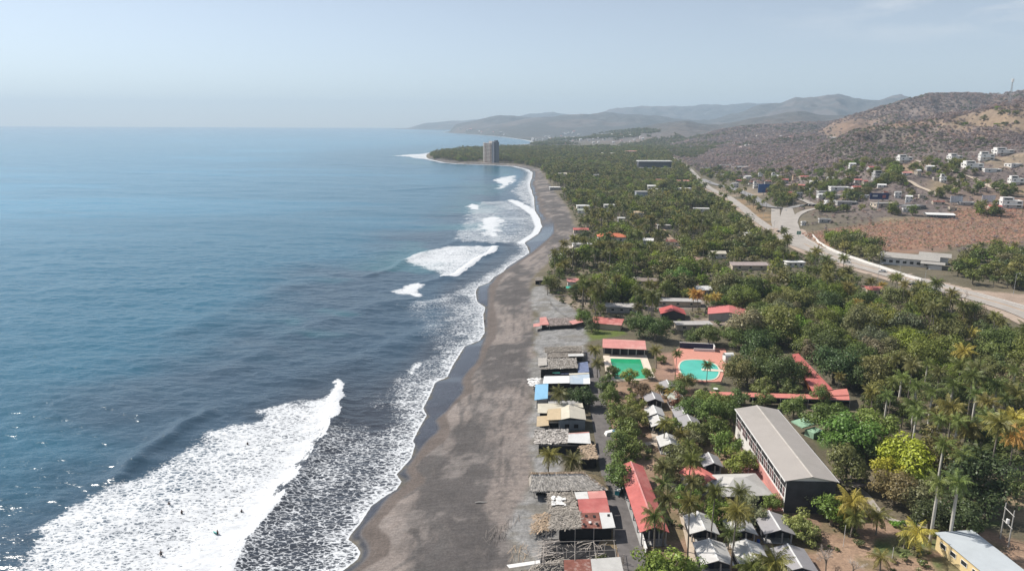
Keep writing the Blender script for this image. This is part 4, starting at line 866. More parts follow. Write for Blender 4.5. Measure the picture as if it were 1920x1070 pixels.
def strips(mb, q, n, L=1.6, wd=.16, up=.12, r=None, along=None):
    """dry fronds and sticks scattered over the patch q (four corners)"""
    r = r or random.Random(len(mb.v)+n); q = [Vector(p) for p in q]
    for _ in range(n):
        s, t = r.random(), r.random(); p = (q[0]*(1-s)+q[1]*s)*(1-t)+(q[3]*(1-s)+q[2]*s)*t
        ex = (q[1]-q[0]).normalized(); ey = (q[3]-q[0]).normalized()
        a = r.gauss(0, .5) if along == 'x' else r.gauss(PI/2, .35) if along == 'y' else r.uniform(0, PI)
        d = ex*math.cos(a)+ey*math.sin(a); sd_ = (ey*math.cos(a)-ex*math.sin(a)).normalized()
        l = L*r.uniform(.4, 1.2)/2; w_ = wd*r.uniform(.4, 1.3)/2; z = Vector((0, 0, up*r.uniform(.1, 1.2))); tl = Vector((0, 0, r.gauss(0, .12)*L*.5))
        mb.quad(p-d*l-sd_*w_+z-tl, p+d*l-sd_*w_+z+tl, p+d*l+sd_*w_+z+tl, p-d*l+sd_*w_+z-tl)
class Shack:
    """a beach shack of loose sheets, surveyed corner by corner; heights are above its own ground"""
    def __init__(s, name, label, cat, c, group='beach shacks along the alley', lm=None):
        p = P(*c, 4.8); s.g = hz(p.x, p.y); s.o = Vector((p.x, p.y, s.g)); s.e = empty(name, s.o, 0, label, cat, group)
        if lm: landmark(lm, p.x, p.y, s.g+2.5)
    def L(s, x, y, z): return P(x, y, s.g+z)-s.o
    def sheet(s, pts, z, m, name='roof_sheet', th=.10):
        if not isinstance(z, (list, tuple)): z = [z]*len(pts)
        q = [s.L(x, y, k) for (x, y), k in zip(pts, z)]
        return MB().slab(q, th).build(name, m, s.e), q
    def thatch(s, pts, z, n=260, m=None, bed=True, name='thatch_roof', **k):
        if not isinstance(z, (list, tuple)): z = [z]*len(pts)
        q = [s.L(x, y, kz) for (x, y), kz in zip(pts, z)]
        mb = MB(); par = s.e
        if bed: par = MB().slab(q, .18).build(name, M_THATCHB, s.e); name = 'loose_fronds'
        strips(mb, q, n, **k); return mb.build(name, m or M_THATCH, par)
    def block(s, pts, z0, z1, m, name='wall'):
        q = [s.L(x, y, 0)for x, y in pts]; return MB().slab([Vector((p.x, p.y, z1)) for p in q], z1-z0).build(name, m, s.e)
    def post(s, x, y, h=3, r=.07, lean=(0, 0), m=None):
        p = s.L(x, y, 0); return MB().bar(p-Vector((0, 0, .4)), p+Vector((lean[0], lean[1], h)), r, 5, r*.8).build('post', m or M_WOOD, s.e)
    def beam(s, a, b, za, zb=None, r=.06, name='beam'):
        return MB().bar(s.L(*a, za), s.L(*b, za if zb is None else zb), r, 5).build(name, M_WOOD, s.e)
# ------------------------------------------------------------ beach shacks, near to far
k = Shack('beach_shack', 'ruined shack with one rusty and one pale roof sheet below the bare pole frame', 'shack', (1090, 1080), lm='the rusty and pale roofed shack')
k.sheet([(1057, 1049), (1107, 1047), (1113, 1095), (1059, 1097)], [3.0, 3.0, 2.8, 2.8], M_RUST); k.sheet([(1107.5, 1047), (1163, 1043), (1174, 1092), (1113.5, 1095)], [3.05, 3.05, 2.85, 2.85], C_('dull_white_sheet', (.47, .455, .43), rough=.7, amt=.15, scale=.4, wave=('X', 5), bump=.2))
k.thatch([(995, 1062), (1055, 1045), (1058, 1097), (985, 1100)], 2.3, 420); k.thatch([(960, 1075), (1010, 1062), (1010, 1100), (955, 1105)], .6, 260, M_THATCHT, bed=False, name='fallen_fronds')
k.sheet([(950, 1058), (1012, 1049), (1013, 1055), (955, 1064)], 1.5, M_WTRIM, 'loose_board', .06)
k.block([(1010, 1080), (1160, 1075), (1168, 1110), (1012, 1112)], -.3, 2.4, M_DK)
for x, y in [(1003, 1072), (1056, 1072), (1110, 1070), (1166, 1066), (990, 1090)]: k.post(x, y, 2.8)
k = Shack('pole_frame_shack', 'open shack frame of bare grey poles over dark dirt with painted-in shade', 'shack', (1085, 1035), lm='the bare pole frame')
k.sheet([(1012, 1064), (1158, 1056), (1152, 1008), (1018, 1010)], .12, M_DK, 'floor', .08)  # near-black sheet: dark dirt with the roof shade put into its colour
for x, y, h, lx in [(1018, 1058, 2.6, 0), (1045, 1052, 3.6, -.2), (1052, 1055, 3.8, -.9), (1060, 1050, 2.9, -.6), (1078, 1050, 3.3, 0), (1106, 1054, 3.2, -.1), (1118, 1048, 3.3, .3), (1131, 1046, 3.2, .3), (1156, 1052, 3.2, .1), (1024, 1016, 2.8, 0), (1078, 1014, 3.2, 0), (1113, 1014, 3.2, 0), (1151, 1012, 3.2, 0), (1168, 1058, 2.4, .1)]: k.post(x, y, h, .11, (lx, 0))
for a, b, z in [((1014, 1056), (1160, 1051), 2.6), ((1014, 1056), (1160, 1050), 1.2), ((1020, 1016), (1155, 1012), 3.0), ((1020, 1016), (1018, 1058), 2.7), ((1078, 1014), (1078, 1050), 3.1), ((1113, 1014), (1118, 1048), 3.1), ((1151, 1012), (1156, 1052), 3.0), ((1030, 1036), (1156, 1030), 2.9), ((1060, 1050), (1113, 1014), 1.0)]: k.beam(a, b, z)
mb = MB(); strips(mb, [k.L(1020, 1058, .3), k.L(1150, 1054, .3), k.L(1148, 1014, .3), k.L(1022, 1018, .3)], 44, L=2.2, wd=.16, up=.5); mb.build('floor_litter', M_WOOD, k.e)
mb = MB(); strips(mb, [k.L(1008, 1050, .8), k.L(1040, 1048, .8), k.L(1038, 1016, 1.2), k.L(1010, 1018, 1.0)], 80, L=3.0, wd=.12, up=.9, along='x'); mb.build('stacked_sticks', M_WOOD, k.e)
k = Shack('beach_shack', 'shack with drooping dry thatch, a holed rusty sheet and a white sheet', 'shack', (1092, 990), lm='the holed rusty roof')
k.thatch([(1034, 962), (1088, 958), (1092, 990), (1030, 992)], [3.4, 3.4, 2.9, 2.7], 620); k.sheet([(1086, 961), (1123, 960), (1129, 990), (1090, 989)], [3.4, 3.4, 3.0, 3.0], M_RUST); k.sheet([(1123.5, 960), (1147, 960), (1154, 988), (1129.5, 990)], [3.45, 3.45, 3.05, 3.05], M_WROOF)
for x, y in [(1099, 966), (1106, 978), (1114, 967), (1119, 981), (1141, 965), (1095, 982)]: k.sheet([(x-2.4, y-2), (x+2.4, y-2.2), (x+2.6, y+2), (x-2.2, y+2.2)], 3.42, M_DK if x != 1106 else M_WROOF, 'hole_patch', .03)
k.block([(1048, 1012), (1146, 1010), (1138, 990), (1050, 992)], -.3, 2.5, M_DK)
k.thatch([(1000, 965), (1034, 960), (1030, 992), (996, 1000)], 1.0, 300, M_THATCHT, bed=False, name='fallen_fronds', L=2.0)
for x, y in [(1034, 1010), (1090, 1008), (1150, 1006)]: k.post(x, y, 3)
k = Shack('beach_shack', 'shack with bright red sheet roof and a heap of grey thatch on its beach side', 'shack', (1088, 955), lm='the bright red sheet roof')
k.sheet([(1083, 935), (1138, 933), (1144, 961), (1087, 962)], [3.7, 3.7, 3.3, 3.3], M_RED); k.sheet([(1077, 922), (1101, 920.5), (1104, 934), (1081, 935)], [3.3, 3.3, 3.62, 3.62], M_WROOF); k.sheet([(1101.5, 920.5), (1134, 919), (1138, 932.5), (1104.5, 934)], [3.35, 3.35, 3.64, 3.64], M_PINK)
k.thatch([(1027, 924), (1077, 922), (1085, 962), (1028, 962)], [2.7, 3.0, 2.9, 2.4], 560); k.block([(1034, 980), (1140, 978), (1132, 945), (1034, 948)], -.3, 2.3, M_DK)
mb = MB(); strips(mb, [k.L(1036, 930, 3), k.L(1058, 930, 3), k.L(1058, 946, 2.9), k.L(1036, 946, 2.9)], 40, L=1.2, wd=.8, up=.2); mb.build('white_cloth', M_WTRIM, k.e)
for x, y in [(1028, 984), (1086, 982), (1143, 979), (1026, 950)]: k.post(x, y, 3)
# the long thatched hut
zg = 4.4
cA = P(994, 911, zg+2.4); cB = P(1136, 909, zg+2.4); cR = P(995, 879, zg+5.2)
ex = (cB-cA); w = ex.length; ex.normalize(); ey = Vector((-ex.y, ex.x, 0)); hd = (cR-cA).dot(ey); c = cA+ex*w/2+ey*hd
e = empty('thatched_hut', (c.x, c.y, hz(c.x, c.y)), math.atan2(ex.y, ex.x), 'long hut with a thick shaggy grey thatched hip roof', 'hut', 'beach shacks along the alley'); landmark('the long thatched hut', c.x, c.y, 8)
hw, ze, zr = w/2, 2.4, 5.2
nx_, ny_ = 60, 12
def hip_pt(s, t, side):  # s along 0..1, t up 0..1
    xl, xr = -hw, hw; xl2, xr2 = -hw+.6, hw-5.2
    x = (xl*(1-t)+xl2*t)*(1-s)+(xr*(1-t)+xr2*t)*s; y = side*-hd*(1-t)
    return Vector((x, y, ze+(zr-ze)*t))
mb = MB(); rr = random.Random(5)
for side in (1, -1):
    b = len(mb.v)
    for j in range(ny_+1):
        for i in range(nx_+1):
            p = hip_pt(i/nx_, j/ny_, side); mb.v.append((p.x, p.y, p.z+rr.uniform(-.07, .09)-(.25*(j == 0))))
    for j in range(ny_):
        for i in range(nx_):
            q = [b+j*(nx_+1)+i, b+j*(nx_+1)+i+1, b+(j+1)*(nx_+1)+i+1, b+(j+1)*(nx_+1)+i]; mb.f.append(tuple(q if side > 0 else q[::-1]))
mb.add([(hw, -hd, ze-.2), (hw, hd, ze-.2), (hw-5.2, 0, zr)], [(0, 1, 2)]); mb.add([(-hw, -hd, ze-.2), (-hw, hd, ze-.2), (-hw+.6, 0, zr)], [(1, 0, 2)]); mb.add([(-hw, -hd, ze-.3), (hw, -hd, ze-.3), (hw, hd, ze-.3), (-hw, hd, ze-.3)], [(3, 2, 1, 0)])
ro = mb.build('thatch_roof', C_('hut_thatch_bed', (.33, .295, .255), rough=.95, amt=.35, scale=1.0), e)
mb = MB()
for side in (1, -1):
    for _ in range(1500):
        s_, t_ = rr.random(), rr.random(); p = hip_pt(s_, t_, side); q = hip_pt(s_, max(t_-.22, -.12), side); q.x += rr.gauss(0, .12); p.z += .10; q.z += .13+.1*rr.random(); wv = Vector((rr.uniform(.05, .16), 0, 0)); mb.quad(p-wv, p+wv, q+wv, q-wv)
    for _ in range(420):
        s_ = rr.random(); p = hip_pt(s_, .06, side); q = p+Vector((rr.gauss(0, .15), -side*rr.uniform(.1, .4), -rr.uniform(.4, .95))); wv = Vector((rr.uniform(.04, .1), 0, 0)); mb.quad(p-wv, p+wv, q+wv, q-wv)
mb.build('fronds', C_('hut_thatch', (.50, .455, .40), rough=.95, amt=.3, scale=1.2, island=.4), ro)
mb = MB()
for _ in range(420):
    t_ = rr.random(); a = rr.uniform(-1, 1); p = Vector((hw-5.2*t_, a*hd*(1-t_), ze+(zr-ze)*t_+.1)); q = p+Vector((.9, a*.3, -.45)); wv = Vector((0, rr.uniform(.04, .12), 0)); mb.quad(p-wv, p+wv, q+wv, q-wv)
mb.build('hip_fronds', C_('golden_thatch', (.30, .235, .14), rough=.95, amt=.3, scale=1.2, island=.4), ro)
mb = MB()
for _ in range(260):
    x = rr.uniform(-hw+.4, hw-5.0); s_ = rr.choice((-1, 1)); p = Vector((x, 0, zr+.14)); q = p+Vector((rr.gauss(0, .1), s_*.5, -.2)); wv = Vector((rr.uniform(.05, .14), 0, 0)); mb.quad(p-wv, p+wv, q+wv, q-wv)
for _ in range(120):
    t_ = rr.random(); p = Vector((hw-5.2*t_, -hd*(1-t_), ze+(zr-ze)*t_+.12)); q = p+Vector((rr.uniform(-.5, .5), rr.uniform(-.3, .3), -.05)); wv = Vector((0, .12, .1)); mb.quad(p-wv, p+wv, q+wv, q-wv)
mb.build('ridge_fronds', M_THATCHT, ro)
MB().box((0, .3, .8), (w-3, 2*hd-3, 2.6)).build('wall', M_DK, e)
for x in np.linspace(-hw+1, hw-1, 6):
    for y in (-hd+.7, hd-.7): MB().bar((x, y, -.5), (x, y, 2.5), .10, 6).build('post', M_WOOD, e)
k = Shack('beach_shack', 'shack behind two palms with broken tile pieces and a white sheet roof', 'shack', (1055, 838), lm='the shack behind two palms')
k.sheet([(1066, 813), (1105, 810.5), (1108, 831), (1064, 829)], [3.1, 3.1, 2.9, 2.9], M_WROOF); k.sheet([(1067, 811.5), (1104, 809), (1105, 810.3), (1066, 812.6)], 3.16, M_PINK, 'roof_edge', .1)
k.thatch([(1003, 806), (1066, 804), (1064, 831), (1003, 832)], [2.9, 3.0, 2.6, 2.4], 620, C_('broken_tiles', (.36, .33, .30), rough=.9, amt=.3, scale=1, island=.6), L=1.0, wd=.5); k.thatch([(1086, 836), (1113, 833), (1121, 859), (1091, 860)], [3.4, 3.4, 2.9, 2.9], 300, M_THATCHT, L=1.2, wd=.3)
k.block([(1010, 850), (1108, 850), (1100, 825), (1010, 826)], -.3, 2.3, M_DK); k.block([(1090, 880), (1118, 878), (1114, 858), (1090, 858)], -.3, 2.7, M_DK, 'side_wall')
k = Shack('beach_house', 'cream gabled beach house with a tan roof panel and blue-grey front wall', 'house', (1055, 795), lm='the cream gabled beach house')
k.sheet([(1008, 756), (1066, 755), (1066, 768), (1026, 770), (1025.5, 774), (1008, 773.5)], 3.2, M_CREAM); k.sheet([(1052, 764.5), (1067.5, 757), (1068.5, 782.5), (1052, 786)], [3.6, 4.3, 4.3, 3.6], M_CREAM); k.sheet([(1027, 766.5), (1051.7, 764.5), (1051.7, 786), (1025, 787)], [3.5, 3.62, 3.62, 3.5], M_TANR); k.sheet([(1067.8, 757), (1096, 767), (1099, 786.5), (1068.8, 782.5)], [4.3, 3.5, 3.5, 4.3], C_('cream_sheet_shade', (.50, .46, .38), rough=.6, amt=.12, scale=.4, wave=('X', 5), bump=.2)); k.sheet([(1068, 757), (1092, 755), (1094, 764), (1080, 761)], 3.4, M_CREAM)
k.sheet([(1007, 780), (1028, 778.5), (1029, 797), (1006, 799)], 2.6, M_TANR, 'lean_to_roof'); k.sheet([(1030, 787.5), (1049, 787), (1049, 791.5), (1030, 792)], 2.7, M_CREAM, 'awning')
k.block([(1047, 807), (1097, 807), (1095, 790), (1047, 790)], -.4, 3.3, C_('blue_grey_boards', (.19, .21, .23), amt=.2, scale=.8)); k.block([(1012, 800), (1047, 800), (1047, 782), (1012, 782)], -.4, 2.5, M_DK, 'side_wall')
for x in (1063, 1080): k.block([(x-4, 807.5), (x+4, 807.5), (x+4, 806.8), (x-4, 806.8)], .9, 2.0, M_DK, 'window')
for x, y in [(1008, 818), (1028, 816), (1030, 812), (1049, 812)]: k.post(x, y, 2.5)
k = Shack('beach_shack', 'shack with a sky blue sheet roof beside a palm and dark trees', 'shack', (1018, 755), lm='the sky blue roof')
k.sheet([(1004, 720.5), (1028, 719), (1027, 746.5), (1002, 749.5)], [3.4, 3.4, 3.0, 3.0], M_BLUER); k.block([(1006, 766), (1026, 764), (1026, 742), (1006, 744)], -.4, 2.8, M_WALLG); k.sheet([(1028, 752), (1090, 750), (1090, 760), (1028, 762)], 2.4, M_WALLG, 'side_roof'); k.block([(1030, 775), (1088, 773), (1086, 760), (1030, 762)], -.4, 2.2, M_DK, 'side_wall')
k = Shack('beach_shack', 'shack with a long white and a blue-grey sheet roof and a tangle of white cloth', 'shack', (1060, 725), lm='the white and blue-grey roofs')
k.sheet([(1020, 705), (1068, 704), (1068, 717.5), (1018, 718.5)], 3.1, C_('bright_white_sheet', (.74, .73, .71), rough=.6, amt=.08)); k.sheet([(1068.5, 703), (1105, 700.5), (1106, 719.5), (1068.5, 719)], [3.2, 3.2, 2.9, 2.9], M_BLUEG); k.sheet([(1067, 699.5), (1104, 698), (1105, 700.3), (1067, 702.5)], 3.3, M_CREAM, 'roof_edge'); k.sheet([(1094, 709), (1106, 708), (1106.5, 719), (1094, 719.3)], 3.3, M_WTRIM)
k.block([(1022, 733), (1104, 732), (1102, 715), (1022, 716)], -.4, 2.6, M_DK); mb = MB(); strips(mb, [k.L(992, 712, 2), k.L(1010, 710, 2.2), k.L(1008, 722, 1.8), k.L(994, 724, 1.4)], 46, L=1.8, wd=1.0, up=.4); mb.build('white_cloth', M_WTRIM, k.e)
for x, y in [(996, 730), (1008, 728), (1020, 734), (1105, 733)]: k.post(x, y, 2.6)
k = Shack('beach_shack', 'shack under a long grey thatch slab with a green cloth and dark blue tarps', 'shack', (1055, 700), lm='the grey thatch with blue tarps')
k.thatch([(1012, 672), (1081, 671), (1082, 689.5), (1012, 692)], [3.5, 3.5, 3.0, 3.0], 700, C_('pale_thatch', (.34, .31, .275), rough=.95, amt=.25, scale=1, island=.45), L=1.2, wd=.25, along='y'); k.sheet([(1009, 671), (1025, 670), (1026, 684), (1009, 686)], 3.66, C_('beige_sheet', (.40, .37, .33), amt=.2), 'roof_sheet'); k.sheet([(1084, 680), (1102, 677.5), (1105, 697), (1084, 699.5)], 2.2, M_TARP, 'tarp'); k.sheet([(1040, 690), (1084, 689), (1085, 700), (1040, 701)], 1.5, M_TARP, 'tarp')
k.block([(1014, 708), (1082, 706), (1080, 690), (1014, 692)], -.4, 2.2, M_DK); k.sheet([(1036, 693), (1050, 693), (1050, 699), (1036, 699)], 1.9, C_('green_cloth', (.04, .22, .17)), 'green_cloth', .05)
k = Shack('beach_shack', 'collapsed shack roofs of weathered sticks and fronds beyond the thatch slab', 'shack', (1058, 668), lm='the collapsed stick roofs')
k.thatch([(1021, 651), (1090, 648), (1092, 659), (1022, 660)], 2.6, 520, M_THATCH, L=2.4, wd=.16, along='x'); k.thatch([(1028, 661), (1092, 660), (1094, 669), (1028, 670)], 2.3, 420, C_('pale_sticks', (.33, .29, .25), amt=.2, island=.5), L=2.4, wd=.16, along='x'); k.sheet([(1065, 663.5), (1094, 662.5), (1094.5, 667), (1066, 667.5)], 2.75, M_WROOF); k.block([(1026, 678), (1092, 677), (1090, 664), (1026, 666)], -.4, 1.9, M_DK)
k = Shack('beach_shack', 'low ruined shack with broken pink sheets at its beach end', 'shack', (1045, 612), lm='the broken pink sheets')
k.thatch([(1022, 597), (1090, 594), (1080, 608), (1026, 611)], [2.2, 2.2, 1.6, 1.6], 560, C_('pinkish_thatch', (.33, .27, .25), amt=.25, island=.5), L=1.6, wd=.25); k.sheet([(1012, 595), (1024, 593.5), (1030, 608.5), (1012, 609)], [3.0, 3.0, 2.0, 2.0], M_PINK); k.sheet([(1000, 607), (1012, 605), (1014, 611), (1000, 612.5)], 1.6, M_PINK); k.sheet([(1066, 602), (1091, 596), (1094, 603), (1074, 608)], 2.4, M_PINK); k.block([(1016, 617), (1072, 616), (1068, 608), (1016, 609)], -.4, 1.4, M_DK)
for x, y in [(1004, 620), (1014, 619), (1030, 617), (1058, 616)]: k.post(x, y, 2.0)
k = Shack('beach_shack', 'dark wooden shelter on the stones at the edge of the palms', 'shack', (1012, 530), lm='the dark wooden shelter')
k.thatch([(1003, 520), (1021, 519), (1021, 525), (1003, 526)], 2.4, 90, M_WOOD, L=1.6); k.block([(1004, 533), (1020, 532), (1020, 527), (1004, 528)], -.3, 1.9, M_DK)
for x, y in [(1003, 534), (1012, 535), (1021, 533)]: k.post(x, y, 2.3)
# fence of thin posts on the stones, one thing
fp = [(1032, 566), (1040, 575), (1052, 584), (1066, 592), (1082, 598)]
e0 = P(*fp[2], 4.6); e = empty('post_fence', (e0.x, e0.y, hz(e0.x, e0.y)), 0, 'thin wooden post fence along the inner edge of the grey stones', 'fence')
fl = chaikin3([tuple(P(x, y, 4.6)[:2]) for x, y in fp], 1)
for a, b in zip(fl[:-1], fl[1:]):
    for t in (0, .25, .5, .75):
        x, y = a[0]*(1-t)+b[0]*t, a[1]*(1-t)+b[1]*t; z = hz(x, y)-hz(e0.x, e0.y); MB().bar((x-e0.x, y-e0.y, z-.3), (x-e0.x, y-e0.y, z+1.7), .06, 4).build('post', M_WOOD, e)
mb = MB()
for zz_ in (.7, 1.4):
    for a, b in zip(fl[:-1], fl[1:]): mb.bar((a[0]-e0.x, a[1]-e0.y, zz_), (b[0]-e0.x, b[1]-e0.y, zz_), .025, 3)
mb.build('wire', M_METAL, e)
# drift log and stick heaps on the sand
p = P(902, 941, 3); MBl = MB(); tube_path(MBl, [(-1.4, 0, .15), (-.4, .05, .2), (.6, 0, .18), (1.4, .1, .14)], [.12, .17, .16, .08], 7)
o = MBl.build('driftwood_log', C_('bleached_wood', (.45, .42, .38)), None); o.location = (p.x, p.y, hz(p.x, p.y)); tag(o, 'bleached driftwood log lying alone on the dark sand', 'log')
for i, (px, py, n, lab) in enumerate([(938, 990, 26, 'loose heap of dry sticks on the sand left of the pole frame'), (926, 1000, 16, 'scatter of thin dry sticks nearest the middle of the beach'), (975, 1030, 26, 'tan heap of dry fronds at the foot of the ruined shacks'), (960, 975, 18, 'small stick scatter on the grey stones by the holed roof')]):
    p = P(px, py, 4); mb = MB(); strips(mb, [(-2, -2.4, .05), (2, -2.4, .05), (2, 2.4, .05), (-2, 2.4, .05)], n, L=3.0, wd=.07, up=.2, along='y'); o = mb.build('stick_heap', C_('dull_sticks', (.21, .185, .165), rough=.95, amt=.3, island=.4) if i != 2 else M_THATCHT); o.location = (p.x, p.y, hz(p.x, p.y)+.05); tag(o, lab, 'stick heap', 'stick heaps on the beach')
# ------------------------------------------------------------ resort buildings
cx, cy, rz, w, d = rect_from((1202, 987), (1253, 987), (1178, 866), 4.6+3.5)
RZ_RED = rz
e = house('red_roofed_shed', 'long shed with a plain red gable roof and an open dark end', 'shed', cx, cy, rz, w, d, 3.5, 'gable', M_RED, None, 1.15, .25, cap=C_('pale_red_cap', (.58, .26, .24)), posts=[(x, y, M_WALLG) for y in np.linspace(-d/2+.3, d/2-.3, 7) for x in (-w/2+.3, w/2-.3)]+[(-1, -d/2+.3, M_WALLG), (1.1, -d/2+.3, M_WALLG)], lm='the long red-roofed shed')
MB().box((0, .8, .9), (w-1.4, d-3.5, 3.4)).build('inner_wall', M_CHAR, e); MB().box((0, 0, .02), (w, d, .24)).build('floor', M_WALLG, e)
q = [P(*t, 4.6) for t in ((1178, 900), (1190, 960), (1206, 1010), (1212, 1030))]
e = empty('boundary_wall', (q[1].x, q[1].y, hz(q[1].x, q[1].y)), 0, 'low white wall along the alley beside the long red-roofed shed', 'wall')
mb = MB(); cpm = MB()
for a, b in zip(q[:-1], q[1:]):
    dv = b-a; c = (a+b)/2-q[1]; az = math.atan2(dv.y, dv.x); mb.box((c.x, c.y, .4), (dv.length+.1, .22, 2.0), az); cpm.box((c.x, c.y, 1.44), (dv.length+.14, .34, .09), az)
mb.build('wall_face', M_WHITE, e); cpm.build('coping', M_WTRIM, e)
# the big hall
cx, cy, rz, w, d = rect_from((1474, 893), (1571, 895), (1383, 761), 4.8+8.0); RZ_HALL = rz
z = hz(cx, cy); e = empty('grey_roofed_hall', (cx, cy, z), rz, 'big long hall with grey ridged roof, charcoal end wall and white gridded side', 'hall'); landmark('the long grey-roofed hall', cx, cy, 12)
r, rc = roof_gable(w, d, 8.0, 9.1, .25, ovy=.35); ro = r.build('roof', M_GREYROOF, e); rc.build('ridge_cap', C_('pale_cap', (.50, .46, .41)), ro)
mb = MB()
for s in (-1, 1): mb.box((s*(w/2+.27), 0, 7.82), (.10, d+.8, .28))
mb.build('eaves_trim', M_WTRIM, e)
walls(w-.5, d-.3, 7.8, 8.85).build('wall', M_WHITE, e)
MB().box((0, -d/2+.06, 3.4), (w-.48, .12, 8.8)).build('end_wall', M_CHAR, e)
mb = MB(); nb = 26; bay = (d-1.0)/nb
MB().box((-w/2+.2, 0, 6.65), (.12, d-.8, 1.5)).build('upper_opening', M_DK, e)
for i in range(nb):
    y = d/2-.5-bay*(i+.5)
    for zc_, hh in ((5.1, .95), (3.9, .95)):
        if i < 9 and zc_ < 4.5 and i % 4 == 3: continue
        o = MB().box((-w/2+.19, y, zc_), (.14, bay*.62, hh)).build('window', C_('rosy_louvre', (.13, .075, .075), amt=.4, scale=2) if i % 3 else M_DK, e)
for i in range(0, nb, 3):
    y = d/2-.5-bay*i; MB().box((-w/2+.12, y, 6.65), (.16, .16, 1.5)).build('mullion', M_WTRIM, e)
MB().box((-w/2+.16, -d*.22, 1.35), (.16, d*.5, 2.7)).build('ground_opening', M_PINKF, e)
MB().box((-w/2-1.6, -d*.2, .06), (3.6, d*.58, .3)).build('walkway', M_PINKF, e)
for i in range(5): MB().bar((-w/2-3.0, -d*.48+i*d*.13, 0), (-w/2-3.0, -d*.48+i*d*.13, 3.0), .07, 6).build('post', M_WALLG, e)
# grey hip roof and small red roof between shed and hall
q = P(1386, 897, 4.6+3.6); house('grey_hip_house', 'low house with a wide pale grey hip roof left of the big hall', 'house', q.x, q.y, RZ_HALL+.1, 11.5, 9.5, 3.0, 'hip', C_('pale_grey_roof', (.46, .44, .41), rough=.7, amt=.12, scale=.4), M_CHAR, 1.9, .5, lm='the wide grey hip roof')
q = P(1314, 882, 4.6+3.4); house('red_roofed_house', 'small house with a bright red gable roof touching the grey hip roof', 'house', q.x, q.y, RZ_HALL+.55, 6.0, 7.5, 3.0, 'gable', C_('bright_red_roof', (.58, .17, .14), rough=.6, amt=.15, scale=.5, wave=('X', 5), bump=.2), M_WHITE, 1.0, .3, lm='the small bright red roof')
# cottages
def cottage(px, py, lab, m, rz=None, w=5.6, d=6.6, big=False, s=1.0):
    q = P(px, py, 4.6+2.9); rz = RZ_HALL*.75 if rz is None else rz; w *= s; d *= s
    cap = C_('white_cap', (.66, .65, .63))
    e = house('cottage', lab, 'cottage', q.x, q.y, rz, w, d, 2.5, 'gable', m, M_CHAR, .95, .35, cap=cap, front_open=2.0, posts=[(-w/2+.3, -d/2+.2, M_WALLG), (w/2-.3, -d/2+.2, M_WALLG), (w*.12, -d/2+.2, M_WALLG)], group='resort cottages')
    MB().box((0, 0, .0), (w, d, .2)).build('floor', M_WALLG, e); MB().box((-w*.1, -d/2+1.98, 1.1), (.95, .07, 2.0)).build('door', C_('blue_black_door', (.02, .022, .04)), e)
    return e
M_OFFW = C_('off_white_roof', (.50, .485, .465), rough=.6, amt=.14, scale=.6, stain=(.42, .405, .385), wave=('Y', 5), bump=.2)
for px, py, lab, m, s in [(1315, 971, 'white-roofed cottage below the tall palms nearest the long red-roofed shed', M_OFFW, 1.0), (1387, 974, 'white-roofed cottage behind the pair of slender trunks, second in the back row', M_OFFW, .95), (1452, 973, 'grey-roofed cottage with white ridge nearest the hall end wall', M_LILAC, 1.05),
        (1338, 1026, 'white-roofed cottage with palm shadows in the front row, nearest the footpath', M_OFFW, 1.05), (1408, 1026, 'white-roofed cottage with palm shadows half hidden by small palms', M_OFFW, 1.0), (1490, 1038, 'grey-roofed cottage with white ridge nearest the bare grey tree', M_LILAC, 1.1),
        (1253, 716, 'grey-roofed cottage nearest the curved pool', M_LILAC, .85), (1225, 738, 'grey-roofed cottage with white ridge nearest the green pool', M_LILAC, .9), (1228, 764, 'white-roofed cottage at the top of the pale footpath', M_OFFW, .85), (1268, 738, 'faded green-grey cottage roof half under a tree', C_('mossy_roof', (.33, .35, .30), amt=.2), .8),
        (1280, 766, 'grey-roofed cottage with white ridge under the tall palm', M_LILAC, .85), (1293, 783, 'grey flat-looking cottage roof nearest the hall corner', M_LILAC, .95), (1254, 818, 'white-roofed cottage at the foot of the pale footpath', M_OFFW, .9), (1236, 783, 'white-roofed cottage hidden by the palm beside the footpath', M_OFFW, .85), (1333, 855, 'grey-roofed cottage behind the small bright red roof', M_LILAC, .8)]:
    cottage(px, py, lab, m, s=s)
landmark('the front cottages', *P(1370, 1030, 5)[:2]); landmark('the cottages by the pale footpath', *P(1250, 790, 5)[:2])
q = P(1422, 1012, 4.7); o = MB(); tube_path(o, [(0, 0, 0), (0, 0, .05), (0, 0, .5), (0, 0, .95), (0, 0, 1.0)], [.05, .32, .36, .33, .05], 12); o = o.build('plastic_barrel', C_('blue_plastic', (.02, .06, .28), rough=.4), None, True); o.location = (q.x, q.y, hz(q.x, q.y)); tag(o, 'blue plastic barrel standing between the front and back cottages', 'barrel')
